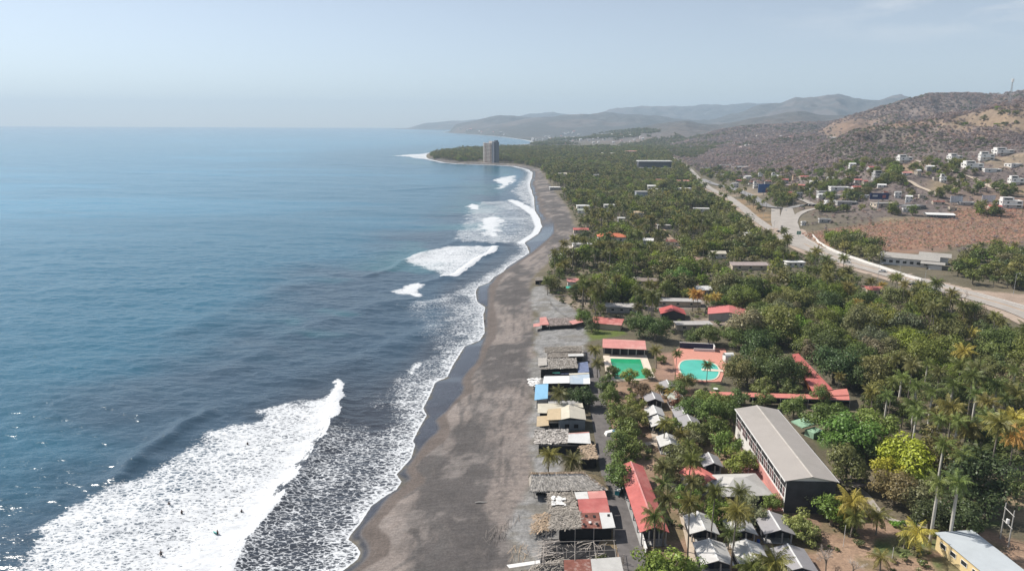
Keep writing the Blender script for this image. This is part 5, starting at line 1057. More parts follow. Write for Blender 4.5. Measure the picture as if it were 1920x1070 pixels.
# pools
def pool(name, label, deck_px, pool_px, wm, dm, lm, smooth=False, cop=M_DECK):
    D_ = [P(x, y, 4.7) for x, y in deck_px]; W_ = [P(x, y, 4.9) for x, y in pool_px]; c = sum(W_, Vector())/len(W_); z = max(hz(p.x, p.y) for p in D_)
    if smooth: W_ = [Vector((a, b, 0)) for a, b in smooth_pl([tuple(p[:2]) for p in W_], 2, True)]
    e = empty(name, (c.x, c.y, z), 0, label, 'swimming pool', 'resort pools'); landmark(lm, c.x, c.y, z)
    MB().slab([(p.x-c.x, p.y-c.y, .12) for p in D_], 1.2).build('deck', dm, e)
    W2 = [Vector((p.x-c.x, p.y-c.y, 0)) for p in W_]
    MB().slab([(p.x, p.y, .20) for p in W2], .06).build('water', wm, e)
    mb = MB(); n = len(W2)
    for i in range(n):
        a, b = W2[i], W2[(i+1) % n]; m1 = 1+.55/max(a.length, 1); m2 = 1+.55/max(b.length, 1)
        mb.add([(a.x, a.y, .26), (b.x, b.y, .26), (b.x*m2, b.y*m2, .26), (a.x*m1, a.y*m1, .26), (a.x, a.y, .13), (b.x, b.y, .13), (b.x*m2, b.y*m2, .13), (a.x*m1, a.y*m1, .13)], [(0, 3, 2, 1), (0, 1, 5, 4), (3, 7, 6, 2)])
    mb.build('coping', cop, e); return e
M_GPOOL = C_('green_pool_water', (.02, .33, .15), rough=.10, amt=.30, scale=.10, spec=.5, stain=(.035, .38, .19)); M_TPOOL = C_('turquoise_pool_water', (.075, .46, .35), rough=.10, amt=.22, scale=.10, spec=.5, stain=(.10, .50, .41))
e = pool('swimming_pool', 'rectangular pool of bright green water in a cream paved deck', [(1131, 662), (1212, 661), (1228, 703), (1202, 708), (1139, 710)], [(1144.5, 667.5), (1201, 668.5), (1213.5, 704.5), (1153, 705.5)], M_GPOOL, M_DECK, 'the green rectangular pool')
o0_ = e.location
for t_ in (.25, .5, .75):
    a_ = P(1144.5+56.5*t_, 668+1*t_, 5)-o0_; b_ = P(1153+60.5*t_, 705-1*t_, 5)-o0_; MB().bar((a_.x, a_.y, .197), (b_.x, b_.y, .197), .012, 4).build('lane_line', C_('lane_green', (.01, .24, .13)), e)
e = pool('swimming_pool', 'curved pool of turquoise water on a terracotta paved terrace', [(1262, 656), (1276, 648), (1360, 650), (1366, 672), (1352, 712), (1270, 712)], [(1275, 690), (1274, 680), (1281, 672), (1300, 670.5), (1325, 672), (1343, 680), (1348, 688), (1347, 700), (1338, 708), (1310, 708), (1282, 702)], M_TPOOL, M_TERRA, 'the curved turquoise pool', True)
q0 = e.location; q = P(1336, 690, 5)-q0; MB().box((q.x, q.y, .27), (7.5, 2.2, .16), -.15).build('platform', M_DECK, e)
cx, cy, rz, w, d = rect_from((1131, 644.5), (1211, 648), (1129, 631), 4.7+3.6)
e = house('pool_pavilion', 'open pavilion with a long pink sheet roof behind the green pool', 'pavilion', cx, cy, rz, w, d, 3.3, 'shed', M_PINK, M_CHAR, .5, .25, front_open=3.0, posts=[(x, -d/2+.3, M_WALLG) for x in np.linspace(-w/2+.4, w/2-.4, 6)], lm='the pink pool pavilion')
q = P(1306, 650, 4.8); e = empty('pool_wall', (q.x, q.y, hz(q.x, q.y)), rz, 'navy wall with a white frame behind the curved pool', 'wall'); MB().box((0, 0, 1.2), (13, .3, 2.8)).build('wall_face', M_NAVY, e); mb = MB(); mb.box((0, -.02, 2.66), (13.2, .4, .12)); mb.box((6.5, -1.6, 1.3), (.35, 3.4, 2.5)); mb.box((2.6, -3.0, .75), (8.0, .3, 1.3)); mb.build('frame', M_WTRIM, e)
q = P(1366, 668, 6); e = empty('pool_kiosk', (q.x, q.y, hz(q.x, q.y)), .1, 'small white kiosk with a rounded top at the right of the curved pool', 'kiosk'); mb = MB(); mb.box((0, 0, 1), (3.4, 3, 2.4)); mb.build('wall', M_WHITE, e); t_ = MB(); tube_path(t_, [(-1.75, 0, 1.9), (1.75, 0, 1.9)], [1.55, 1.55], 16); t_.build('roof', M_WTRIM, e, True)
q = P(1342, 727, 4.8); e = empty('garden_table', (q.x, q.y, hz(q.x, q.y)), 0, 'round white garden table on the lawn below the curved pool', 'table'); t_ = MB(); tube_path(t_, [(0, 0, .7), (0, 0, .72), (0, 0, .78), (0, 0, .79)], [.05, .85, .85, .05], 14); t_.build('table_top', M_WTRIM, e); t_ = MB(); tube_path(t_, [(0, 0, 0), (0, 0, .72)], [.22, .12], 8); t_.build('leg', M_WALLG, e)
# red L-shaped walkway roofs with blue fascia
k = Shack('covered_walkway', 'L-shaped covered walkway of flat red roofs with blue fascia behind the big hall', 'walkway', (1520, 750), None, 'the L-shaped red walkway')
k.sheet([(1484, 664), (1497, 662), (1562, 730), (1523, 733)], 3.6, M_RED); k.sheet([(1523, 733.5), (1562, 730.5), (1588, 728), (1592, 740), (1526, 742)], 3.35, C_('light_red_roof', (.56, .20, .165), rough=.65, amt=.12)); k.sheet([(1330, 733.5), (1450, 737), (1592, 740.5), (1593, 749.5), (1450, 745), (1332, 741)], 3.1, C_('light_red_roof', (.56, .20, .165)))
k.block([(1405, 758.5), (1592, 764), (1592, 762.6), (1405, 757)], 2.2, 2.95, M_BLUEF, 'fascia'); k.block([(1405, 752), (1592, 757), (1590, 755), (1405, 750)], -.3, 2.0, M_DK, 'inner_wall'); k.block([(1505, 705), (1524, 742), (1522, 744), (1503, 707)], .4, 3.2, M_ORWALL, 'orange_wall'); k.block([(1332, 755), (1372, 757), (1372, 755), (1332, 753)], -.3, 2.9, M_BEIGE, 'end_wall')
for x in range(1410, 1593, 26): k.post(x, 762+(x-1410)*.03, 2.9, .09, m=M_WALLG)
# yellow building at the lower right
cx, cy, rz, w, d = rect_from((1880, 1096), (1960, 1090), (1806, 992), 4.8+3.4)
e = house('yellow_building', 'low pale yellow building with a flat blue-grey sheet roof', 'building', cx, cy, rz, w*.92, d, 3.3, 'shed', C_('blue_grey_roof', (.47, .50, .515), rough=.6, amt=.08, scale=.3, wave=('Y', 4), bump=.2), M_YEL, .35, .3, wins=[('W', u, 1.9, 1.5, 1.0) for u in (-d*.38, -d*.22, -d*.05, d*.12, d*.28)]+[('N', 0, 1.8, 1.4, 1.2)], lm='the pale yellow building')
# poles near it
def pole_pair():
    q1 = P(1876, 1004, 4.8); q2 = P(1891, 1020, 4.8); e = empty('power_poles', (q1.x, q1.y, hz(q1.x, q1.y)), 0, 'twin grey power poles carrying a transformer above the yellow building', 'power pole'); d = q2-q1
    for p in (Vector((0, 0, 0)), d): MB().bar(p-Vector((0, 0, .5)), p+Vector((0, 0, 8.4)), .15, 8, .10).build('pole', M_CONCP, e)
    for zc_ in (4.4, 7.2): MB().bar(Vector((0, 0, zc_))-d*.1, d*1.1+Vector((0, 0, zc_)), .09, 5).build('cross_arm', M_CONCP, e)
    t_ = MB(); tube_path(t_, [tuple(d*.5+Vector((0, 0, 4.5+h))) for h in (0, .05, 1.0, 1.1)], [.1, .33, .33, .1], 10); t_.build('transformer', M_WTRIM, e)
pole_pair()
def post_obj(name, label, px, py, h, r, m, zg=4.8, arm=0, cat='post', group=None):
    q = PG(px, py); e = empty(name, q, 0, label, cat, group); MB().bar((0, 0, -.5), (0, 0, h), r, 8, r*.75).build('pole', m, e)
    if arm: MB().bar((0, 0, h-.05), (arm, 0, h+.25), .07, 5).build('arm', m, e); MB().box((arm*1.05, 0, h+.22), (.9, .35, .16)).build('lamp_head', M_WTRIM, e)
    return e
post_obj('concrete_pillar', 'lone pale concrete pillar among trees right of the big hall', 1594, 908, 7.6, .26, M_CONCP)
for px, py, h, lab in [(1672, 1052, 3.2, 'short thin pale pole on the bare ground by the grass patch'), (1581, 1024, 5.0, 'thin white pole rising from the bright green bushes'), (1183, 905, 5.5, 'thin grey pole at the far corner of the long red-roofed shed'), (1814, 972, 2.5, 'short pole by the low shrubs behind the yellow building')]: post_obj('thin_pole', lab, px, py, h, .06, M_WTRIM, group='thin poles')
q = P(1575, 915, 4.8); e = empty('garden_canopy', (q.x, q.y, hz(q.x, q.y)), RZ_HALL, 'low dark flat canopy between the big hall and the garden trees', 'canopy'); MB().box((3.5, 0, 2.5), (8, 3.4, .16)).build('roof', C_('brown_roof', (.13, .11, .10)), e)
for x in (0, 7): MB().box((x, 0, 1), (.2, .2, 2.9)).build('post', M_CONCP, e)
q = P(1526, 812, 4.8); e = empty('playground_slide', (q.x, q.y, hz(q.x, q.y)), .5, 'pale green play structure on the lawn behind the big hall', 'play structure'); mb = MB(); mb.box((0, 0, .9), (4.0, 3.0, 1.8)); mb.build('platform', C_('mint_green', (.30, .46, .32)), e); MB().slab([(-3.2, 1.5, 2.6), (2.0, 1.5, 2.6), (2.0, 5.5, 3.0), (-3.2, 5.5, 3.0)], .3).build('roof', C_('mint_green', (.30, .46, .32)), e); MB().box((3.2, 0, .7), (3.2, 1.0, .12), 0, 0, .45).build('slide', C_('mint_green', (.30, .46, .32)), e)
# kiosk on the alley and covered items
q = P(1160, 915, 4.6); e = empty('alley_stall', (q.x, q.y, hz(q.x, q.y)), 1.2, 'small turquoise and white stall under the trees beside the alley', 'stall'); MB().box((0, 0, .55), (3.6, 1.1, 1.3)).build('counter', C_('turquoise_paint', (.05, .36, .38)), e); MB().box((0, -.02, 1.26), (3.8, 1.3, .08)).build('counter_top', M_WTRIM, e)
for x in (-1.7, 1.7): MB().bar((x, .4, 0), (x, .4, 2.3), .05, 5).build('post', M_WOOD, e)
q = P(1147, 809, 4.6); e = empty('covered_cart', (q.x, q.y, hz(q.x, q.y)), .2, 'cart under a white and blue tarp at the edge of the alley', 'cart'); mb = MB(); mb.add([(-2, -1, 0), (2, -1, 0), (2, 1, 0), (-2, 1, 0), (-1.6, -.8, 1.1), (1.2, -.8, 1.5), (1.3, .8, 1.5), (-1.6, .8, 1.0)], [(0, 1, 5, 4), (1, 2, 6, 5), (2, 3, 7, 6), (3, 0, 4, 7), (4, 5, 6, 7)]); mb.build('tarp', M_WTRIM, e); MB().box((.6, -.5, 1.42), (1.2, .9, .14), .2, 0, -.14).build('blue_tarp', C_('blue_sheet', (.08, .22, .45)), e)
# ------------------------------------------------------------ houses among the palms
def hs(name, lab, cat, px, py, w, d, h, roof, rm, wm, rise=1.2, rz=0.0, axis='x', wins=(), z=None, lm=None, ov=.5, group='houses among the palms', **k):
    q = P(px, py, (4.9 if z is None else z)+h+rise*.4); return house(name, lab, cat, q.x, q.y, rz, w, d, h, roof, rm, wm, rise, ov, axis, wins, group, lm=lm, **k)
hs('red_roofed_house', 'low house with a tilted red sheet roof behind the lawn strip', 'house', 1139, 596, 12.5, 6, 2.7, 'shed', M_REDX, M_BEIGE, 1.0, -.32, lm='the tilted red roof'); hs('red_roofed_house', 'house with a deep red gable roof and dark open gable', 'house', 1261, 576, 10.5, 9, 3.0, 'gable', C_('deep_red_roof', (.44, .095, .085), rough=.65, amt=.12, scale=.4, wave=('X', 5), bump=.2), M_CHAR, 1.7, -.12, 'y', lm='the deep red gable roof')
hs('red_roofed_hall', 'large low hall with a wide pinkish red gable roof', 'hall', 1367, 578, 17.5, 13, 3.2, 'gable', C_('pinkish_red_roof', (.52, .17, .16), rough=.65, amt=.12, scale=.4, wave=('X', 5), bump=.2), M_WALLG, 1.4, -.28, 'y', lm='the wide pinkish red roof')
e = hs('orange_roofed_house', 'white villa with a double-peaked orange tile roof and square windows', 'villa', 1147, 437, 21, 11, 4.0, 'hip', M_ORANGE, M_WHITE, 2.2, -.05, wins=[('S', -6.5, 2.0, 1.6, 1.5), ('S', -2.2, 2.0, 1.6, 1.5), ('S', 2.5, 2.0, 1.6, 1.5), ('S', 6.5, 2.0, 1.6, 1.5), ('W', 0, 2.0, 1.6, 1.5)], lm='the orange-roofed white villa')
r2, _ = roof_hip(8, 9, 4.6, 7.4, .4); r2.v = [(x-1.5, y-1.6, z_) for x, y, z_ in r2.v]; r2.build('upper_roof', M_ORANGE, e)
hs('pink_roofed_house', 'house with a faded pink and white roof under palms near the stones', 'house', 1084, 519, 11.5, 8, 3.0, 'gable', M_PINK, M_WHITE, 1.0, -.05, lm='the faded pink roof under palms')
q = P(1072, 541, 5); e = empty('market_awning', (q.x, q.y, hz(q.x, q.y)), 0, 'small green awning under the palms near the faded pink roof', 'awning'); MB().slab([(-3, -1.5, 2.0), (3, -1.5, 2.0), (3, 1.5, 2.5), (-3, 1.5, 2.5)], .08).build('awning_sheet', C_('sea_green_sheet', (.05, .36, .27)), e)
for x in (-2.8, 2.8): MB().bar((x, -1.3, -.3), (x, -1.3, 2.0), .05, 5).build('post', M_WOOD, e)
for a in [('pale_roofed_house', 'cream-roofed house among the palms left of a brown roof', 1190, 517, 7, 6, 2.8, 'hip', M_CREAM, M_WALLG), ('brown_roofed_house', 'brown weathered roof among the palms right of a cream roof', 1211, 519, 11, 7, 2.6, 'gable', C_('brown_tin', (.25, .20, .17), amt=.25, scale=.5), M_BEIGE), ('concrete_house', 'low grey concrete house front behind the row of palm trunks', 1165, 566, 14, 7, 2.8, 'flat', C_('slab_grey', (.40, .375, .355), amt=.12), M_WALLG), ('concrete_house', 'long flat grey roof behind the deep red gable roof', 1270, 557, 22, 6, 2.6, 'flat', C_('slab_grey', (.40, .375, .355)), M_BEIGE),
          ('long_low_house', 'long low house with a pink end and grey roof near the highway palms', 1405, 493, 22, 6, 2.8, 'shed', C_('dull_pink_grey', (.33, .27, .255), amt=.2), M_BEIGE), ('low_garden_house', 'low concrete building in front of the wide pinkish red roof', 1300, 600, 15, 5, 2.4, 'flat', C_('slab_grey', (.40, .375, .355)), M_BEIGE), ('white_roof_house', 'small white roof beside the earth track', 1320, 537, 8, 5, 2.6, 'shed', M_WROOF, M_WALLG), ('beach_house', 'red and white beach house at the edge of the sand', 1089, 425, 12, 8, 3.2, 'gable', M_RED, M_BEIGE), ('beach_house', 'grey walled beach house with a pale terrace by the sand', 1092, 452, 14, 7, 3.0, 'flat', M_WALLG, M_WHITE), ('beach_terrace', 'pale sand-coloured terrace block in front of the grey beach house', 1070, 458, 11, 9, 1.2, 'flat', C_('pale_terrace', (.42, .37, .32)), C_('pale_terrace', (.42, .37, .32))),
          ('beach_kiosk', 'white kiosk on posts at the edge of the sand below the palms', 1043, 470, 6, 4, 2.4, 'flat', M_WTRIM, M_WALLG), ('beach_shelter', 'white flat roofed beach shelter on the far bend of sand', 1040, 348, 14, 10, 3.5, 'flat', M_WTRIM, M_WALLG), ('beach_shelter', 'small pale canopy right of the white beach shelter', 1052, 349, 9, 7, 3.0, 'flat', C_('pale_terrace', (.42, .37, .32)), M_WALLG), ('pink_bungalow', 'faint pink bungalow roof in the far palms', 1275, 338, 26, 10, 4, 'gable', M_PINK, M_WHITE), ('white_bungalow', 'white flat roof in the far palms below the pink bungalow', 1281, 352, 20, 9, 4, 'flat', M_WTRIM, M_WHITE), ('grey_block', 'grey four storey block standing in the middle of the palms', 1202, 357, 13, 11, 11, 'flat', M_WALLG, C_('blue_grey_plaster', (.40, .43, .47), amt=.1)), ('row_houses', 'row of pale low houses right of the grey block', 1232, 353, 26, 8, 3.5, 'flat', C_('slab_grey', (.40, .375, .355)), M_WHITE), ('white_house', 'tiny white house alone in the palms left of the grey block', 1118, 326, 8, 7, 6, 'flat', M_WTRIM, M_WHITE), ('white_bungalow', 'white roof in the palms above the orange-roofed villa', 1093, 382, 13, 9, 3.5, 'hip', M_WROOF, M_WHITE), ('white_bungalow', 'white flat roof in the palms behind the villa', 1142, 381, 11, 7, 3.5, 'flat', M_WTRIM, M_WHITE), ('white_bungalow', 'small white roof right behind the villa', 1165, 405, 6, 5, 3.5, 'flat', M_WTRIM, M_WHITE), ('white_bungalow', 'long white roof in the trees beside the frontage road', 1315, 389, 15, 6, 3.5, 'flat', M_WTRIM, M_WHITE), ('grey_shed', 'flat grey shed beside the earth track', 1245, 419, 11, 5, 3.2, 'flat', C_('slab_grey', (.40, .375, .355)), M_WALLG), ('white_bungalow', 'tiny white roof in the dark trees near the highway bend', 1404, 435, 6, 4, 4.5, 'flat', M_WTRIM, M_WHITE), ('red_roofed_house', 'small red roof at the highway edge among dark trees', 1637, 538, 8, 7, 3.4, 'gable', M_REDX, M_BEIGE), ('white_shed', 'white roof behind palms at the highway bend', 1490, 488, 11, 5, 3.0, 'flat', M_WTRIM, M_WHITE)]:
    nm, lab, px, py, w, d, h, rf, rm, wm = a; hs(nm, lab, 'house' if 'house' in nm or 'bungalow' in nm else nm.split('_')[-1], px, py, w, d, h, rf, rm, wm, .9, r_.uniform(-.12, .12), wins=[('S', u*w*.3, h*.55, min(1.4, w*.15), 1.1) for u in (-1, 0, 1)] if h > 2 else ())
for nm, lab, px, py, w, d, h, m_ in [('mossy_roof_house', 'dull green-grey roof in the palms just below a white roof', 1095, 390, 12, 8, 3.5, C_('mossy_roof', (.33, .35, .30), amt=.2)), ('grey_roof_house', 'small grey roof in the palms above and left of the orange villa', 1131, 390, 9, 6, 3.5, M_LILAC), ('tan_roof_house', 'tan roof in the palms right of the orange villa near the track', 1198, 395, 9, 7, 4, M_TANR), ('pale_roof_house', 'pale roof near the far bend of sand, left of a pair', 1056, 323, 16, 8, 5, M_CREAM), ('pale_roof_house', 'pale roof near the far bend of sand, right of a pair', 1071, 325, 16, 8, 5, M_CREAM), ('pale_roof_house', 'long pale roof in the woods beyond the palms, left of the very long hall', 1141, 288, 40, 14, 7, M_CREAM), ('pink_roof_house', 'pinkish roof in the woods just left behind the very long hall', 1183, 284, 34, 14, 7, M_PINK), ('dark_roof_house', 'dark roof in the palms below the very long hall', 1241, 336, 18, 9, 4, M_RUST), ('white_roof_house', 'white roof right of the grey block, upper of two', 1222, 347, 12, 7, 4, M_WTRIM), ('rust_roof_house', 'rusty roof beside the earth track near the highway palms', 1262, 448, 9, 6, 3.5, M_RUST), ('white_roof_house', 'white roof left of the earth track in the palms', 1216, 445, 7, 5, 3.5, M_WTRIM), ('pale_roof_house', 'pale roof among the trees beside the row of trunks', 1345, 470, 10, 6, 3.5, M_CREAM)]:
    hs(nm, lab, 'house', px, py, w, d, h, 'gable', m_, M_WHITE, 1.2, r_.uniform(-.3, .3), wins=[('S', u*w*.3, h*.55, w*.12, 1.1) for u in (-1, 1)])
# far hall and tower block
q = P(1226, 317, 5); e = empty('market_hall', (q.x, q.y, hz(q.x, q.y)), -.02, 'very long dark hall with a thin white roof beside the distant road', 'hall'); wq = 62*q.y/1321
MB().box((0, 0, 15.5), (wq, 30, 1.6)).build('roof', M_WROOF, e); MB().box((0, 2, 7), (wq*.97, 24, 15)).build('wall', C_('slate_wall', (.09, .09, .10)), e); MB().box((0, -14, 1.6), (wq*.96, 6, 4.4)).build('forecourt_wall', M_WHITE, e); landmark('the very long distant hall', q.x, q.y, 12)
q = P(920, 304.5, 3); Yt = q.y; sc = Yt/1321; e = empty('apartment_tower', (q.x, q.y, hz(q.x, q.y)), -.38, 'tall apartment tower with pale balcony bands standing on the point', 'tower'); landmark('the apartment tower', q.x, q.y, 20)
fl_ = 3.15; NF = 14; e.rotation_euler[2] = -.90; M_CORE = C_('tower_core', (.20, .16, .145), amt=.25, scale=.1)
MB().box((-3, 1.5, fl_*NF/2-1), (33, 13, fl_*NF+2)).build('wall', M_CORE, e)
for k_ in range(NF):
    MB().box((-3, -6.4, fl_*(k_+1)-.9), (34, 2.9, 1.2)).build('balcony', C_('balcony_cream', (.58, .52, .47), amt=.12, scale=.2), e)
for x in (-8, 9): MB().box((x, -7.9, fl_*NF/2), (2.0, .5, fl_*NF)).build('fin', C_('fin_brown', (.22, .15, .13)), e)
MB().box((-18.5, -5.0, fl_*NF/2), (2.2, 3.0, fl_*NF+2)).build('corner_pier', M_WHITE, e)
MB().box((17.3, 1.2, fl_*NF/2+1), (8, 15.5, fl_*NF+4)).build('stair_block', C_('tower_slate', (.17, .175, .20), amt=.1), e); MB().box((18, 2.5, fl_*NF+4.5), (5.5, 8, 4.5)).build('lift_house', C_('tower_slate', (.17, .175, .20)), e); MB().box((2, 2, fl_*NF+2.2), (13, 8, 4)).build('roof_house', C_('balcony_cream', (.58, .52, .47)), e)
for i in range(NF): MB().box((21.36, -2, fl_*(i+.6)), (.14, 1.6, 1.4)).build('window', M_GLASS, e)
for x in (-9, -5, -1): MB().bar((x, 0, fl_*NF), (x, 0, fl_*NF+9), .25, 4).build('mast', M_METAL, e)
# ------------------------------------------------------------ hillside houses: box volumes with terraces and windows
def villa(px, py, wpx, lab, tall=2, col=None, rz=0.0, roof='flat', rm=None, D=None, name='hillside_villa', cat='villa', up=True):
    q = PG(px, py); s = q.y/FPX; w = wpx*s*.92; h = 3.0*tall; d = w*.6; wm = col or M_WHITE
    wins = [('S', u*w*.27+.05*w, 1.7+3.2*f, w*(.10 if u < 0 else .2), 1.5) for u in (-1, 1) for f in range(tall)]+[('W', u*d*.25, 1.7+3.2*f, d*.2, 1.4) for u in (-1, 1) for f in range(tall)]
    e = house(name, lab, cat, q.x, q.y+d/2, rz, w, d, h, roof, rm or M_WTRIM, wm, 1.0 if roof != 'flat' else 0, .3, 'x', wins, 'hillside houses', z=hz(q.x, q.y)-.2, par=.5 if roof == 'flat' else 0)
    if tall > 1 and roof == 'flat' and up:
        MB().box((-w*.16, d*.1, h+1.7), (w*.55, d*.6, 3.0)).build('upper_storey', wm, e); MB().box((0, -d/2-1.2, 3.1), (w*.9, 2.4, .25)).build('terrace', M_WTRIM, e); MB().box((-w*.16, -d*.21, h+1.8), (w*.4, .12, 1.5)).build('window', M_GLASS, e)
    MB().box((0, d*.1, -2.2), (w*1.02, d*1.1, 4.2)).build('foundation', M_WALLG, e)
    return e
for px, py, wpx, lab, tl, col, rf, rm in [(1699, 305, 26, 'three-level white villa alone above the scrub, left of the hill road', 2, None, 'flat', None), (1793, 303, 24, 'white villa with dark windows leftmost of the hilltop row', 2, None, 'flat', None), (1853, 300, 25, 'white villa in the hilltop row just below the largest one', 2, None, 'flat', None), (1886, 291, 34, 'largest white villa at the top of the hilltop row', 2, None, 'flat', None), (1828, 318, 34, 'broad white villa below the hilltop row', 2, None, 'flat', None), (1864, 323, 30, 'low white villa right below the broad white villa', 1, None, 'flat', None), (1905, 313, 28, 'long white villa cut by the right edge of the photo, upper', 1, None, 'flat', None), (1908, 347, 24, 'white villa at the right edge beside the steep hill road', 2, None, 'flat', None), (1900, 390, 38, 'large white house at the right edge behind a red roof', 2, None, 'flat', None), (1652, 336, 25, 'plain grey-white house among dark trees below the scrub slope', 2, M_WALLG, 'flat', None), (1577, 357, 36, 'long low white house near the blue billboard', 1, None, 'flat', None), (1701, 329, 20, 'pink roofed white bungalow on the tan clearing', 1, None, 'gable', M_PINK), (1769, 343, 11, 'narrow white tower-like house on the dry slope', 2, None, 'flat', None), (1757, 339, 12, 'small tan house left of the narrow white one', 1, M_BEIGE, 'flat', None), (1487, 352, 26, 'pinkish white house with low roof beyond the junction', 1, M_BEIGE, 'hip', C_('mauve_roof', (.36, .28, .27))), (1510, 335, 20, 'house with red roof and orange wall beyond the junction', 1, M_BEIGE, 'gable', M_RED), (1491, 341, 10, 'small orange-tan house left of the red roof', 2, C_('orange_plaster', (.52, .34, .2)), 'flat', None), (1537, 345, 28, 'long grey-white house right of the red roof beyond the junction', 1, None, 'flat', None), (1609, 356, 20, 'red roofed bungalow right of the long low white house', 1, None, 'gable', M_RED), (1634, 318, 13, 'small red roof high among trees below the scrub slope', 1, None, 'gable', M_RED), (1599, 316, 12, 'white house with pitched roof high in the trees left', 2, None, 'gable', M_WTRIM), (1426, 334, 8, 'small white tower house left of the junction houses', 2, None, 'flat', None), (1452, 335, 10, 'small white villa with flat roof behind the blue billboard trees', 2, None, 'flat', None), (1464, 333, 12, 'pale house with wide flat roof behind the junction trees', 1, None, 'flat', None), (1417, 353, 9, 'white gate house next to the blue roadside billboard', 2, None, 'flat', None), (1548, 365, 26, 'grey low house by the road lamp', 1, M_WALLG, 'flat', None), (1591, 385, 38, 'long grey flat-roofed shop beside the road', 1, M_WALLG, 'flat', M_WALLG), (1660, 388, 40, 'long dark-roofed shop right of the billboard mast', 1, M_BEIGE, 'flat', M_WALLG), (1715, 393, 46, 'long low building with dark wall below the hill road', 1, C_('slate_wall', (.09, .09, .10)), 'flat', M_WALLG), (1560, 383, 22, 'low pale wall-like shed at the roadside', 1, None, 'flat', None), (1768, 409, 52, 'white roofed open shed above the brown field', 1, C_('slate_wall', (.09, .09, .10)), 'gable', M_WTRIM), (1815, 386, 26, 'white flat shed below the hillside billboard', 1, M_WALLG, 'flat', M_WTRIM), (1868, 393, 24, 'low red roof beside the large white house', 1, M_BEIGE, 'gable', M_RED), (1788, 396, 14, 'small pale ruin wall above the brown field', 1, M_BEIGE, 'flat', M_BEIGE), (1762, 384, 22, 'rusty roofed shed between road and billboard', 1, M_BEIGE, 'gable', M_RUST), (1548, 418, 22, 'small white flat roof in the dry lot beside the junction', 1, M_WALLG, 'flat', M_WTRIM), (1507, 423, 9, 'tiny white hut in the dry lot beside the slip road', 1, None, 'flat', M_WTRIM), (1393, 316, 34, 'long white roofed depot at the foot of the scrub hill', 1, M_WALLG, 'flat', M_WTRIM), (1363, 313, 24, 'second pale depot roof left of the long depot', 1, M_WALLG, 'flat', M_WTRIM), (1325, 318, 18, 'pale low depot beside the distant road', 1, M_WALLG, 'flat', M_WTRIM), (1350, 331, 16, 'white low roof beside the distant road bend', 1, None, 'flat', M_WTRIM), (1486, 258, 14, 'pale ridge-top house among green trees', 1, None, 'gable', M_PINK), (1563, 260, 18, 'long white roof alone on the far ridge', 1, M_BEIGE, 'gable', M_WTRIM), (1270, 270, 20, 'pale long roof beyond the distant hall', 1, None, 'flat', None), (1288, 276, 12, 'pale house right of the long roof beyond the distant hall', 1, None, 'gable', M_PINK)]:
    villa(px, py, wpx, lab, tl, col, r_.uniform(-.25, .25), rf, rm)
AUTOH = []
for px, py in [(1378, 352), (1388, 342), (1402, 338), (1412, 345), (1440, 348), (1473, 345), (1505, 352), (1524, 360), (1560, 338), (1575, 342), (1590, 336), (1610, 342), (1622, 350), (1540, 375), (1570, 372), (1625, 372), (1660, 366), (1684, 372), (1705, 380), (1730, 372), (1845, 345), (1700, 398), (1500, 372), (1480, 366), (1722, 330), (1745, 322), (1655, 352), (1800, 342)]:
    kd_, m_, rf_ = r_.choice([('small white house', M_WTRIM, 'flat'), ('small red-roofed house', M_REDX, 'gable'), ('small grey-roofed house', M_WALLG, 'gable'), ('small rusty-roofed house', M_RUST, 'gable'), ('small white house', M_WTRIM, 'gable')])
    AUTOH.append((villa(px, py, r_.uniform(9, 16), kd_, r_.choice((1, 1, 1, 2)), r_.choice((M_WHITE, M_WHITE, M_BEIGE, M_WALLG)), r_.uniform(-.5, .5), rf_, m_, up=False), kd_))
landmark('the hilltop row of white villas', *PG(1850, 300)[:2], 60); landmark('the long low white house', *PG(1577, 357)[:2], 15); landmark('the white-roofed open shed', *PG(1768, 405)[:2], 15); landmark('the narrow white house', *PG(1769, 340)[:2], 30); landmark('the red roof beyond the junction', *PG(1510, 333)[:2], 20)
# school with grey roofs by the highway
cx, cy, rz, w, d = rect_from((1735, 493), (1757, 488), (1657, 468), 7+6.0)
q = PG(1712, 497); e = empty('school_building', (q.x, q.y, hz(q.x, q.y)), -.55, 'two-storey white school with long grey sheet roofs beside the highway', 'school'); landmark('the grey-roofed school', q.x, q.y, 12)
M_WG = C_('warm_grey_roof', (.36, .335, .30), rough=.7, amt=.14, wave=('X', 4), bump=.2, stain=(.30, .275, .25))
MB().slab([(-19, -6, 4.6), (14, -6, 4.6), (14, 6, 6.0), (-19, 6, 6.0)], .2).build('roof', M_WG, e); MB().slab([(2, 9, 5.0), (20, 9, 5.0), (20, 18, 6.2), (2, 18, 6.2)], .2).build('rear_roof', M_WG, e); MB().slab([(4, -10.5, 3.4), (17, -10.5, 3.4), (17, -5.9, 4.2), (4, -5.9, 4.2)], .2).build('porch_roof', M_WG, e)
MB().box((-3, 0, 1.6), (30, 10.6, 5.8)).build('wall', M_WHITE, e); MB().box((11, 13.5, 1.8), (15, 7.6, 6.2)).build('rear_wall', M_WHITE, e); MB().box((12, -8.6, .9), (7, 3, 3.6)).build('porch_wall', M_WHITE, e)
for i in range(8): MB().box((-16+i*3.8, -5.33, 2.2), (2.0, .12, 1.6)).build('window', M_GLASS, e)
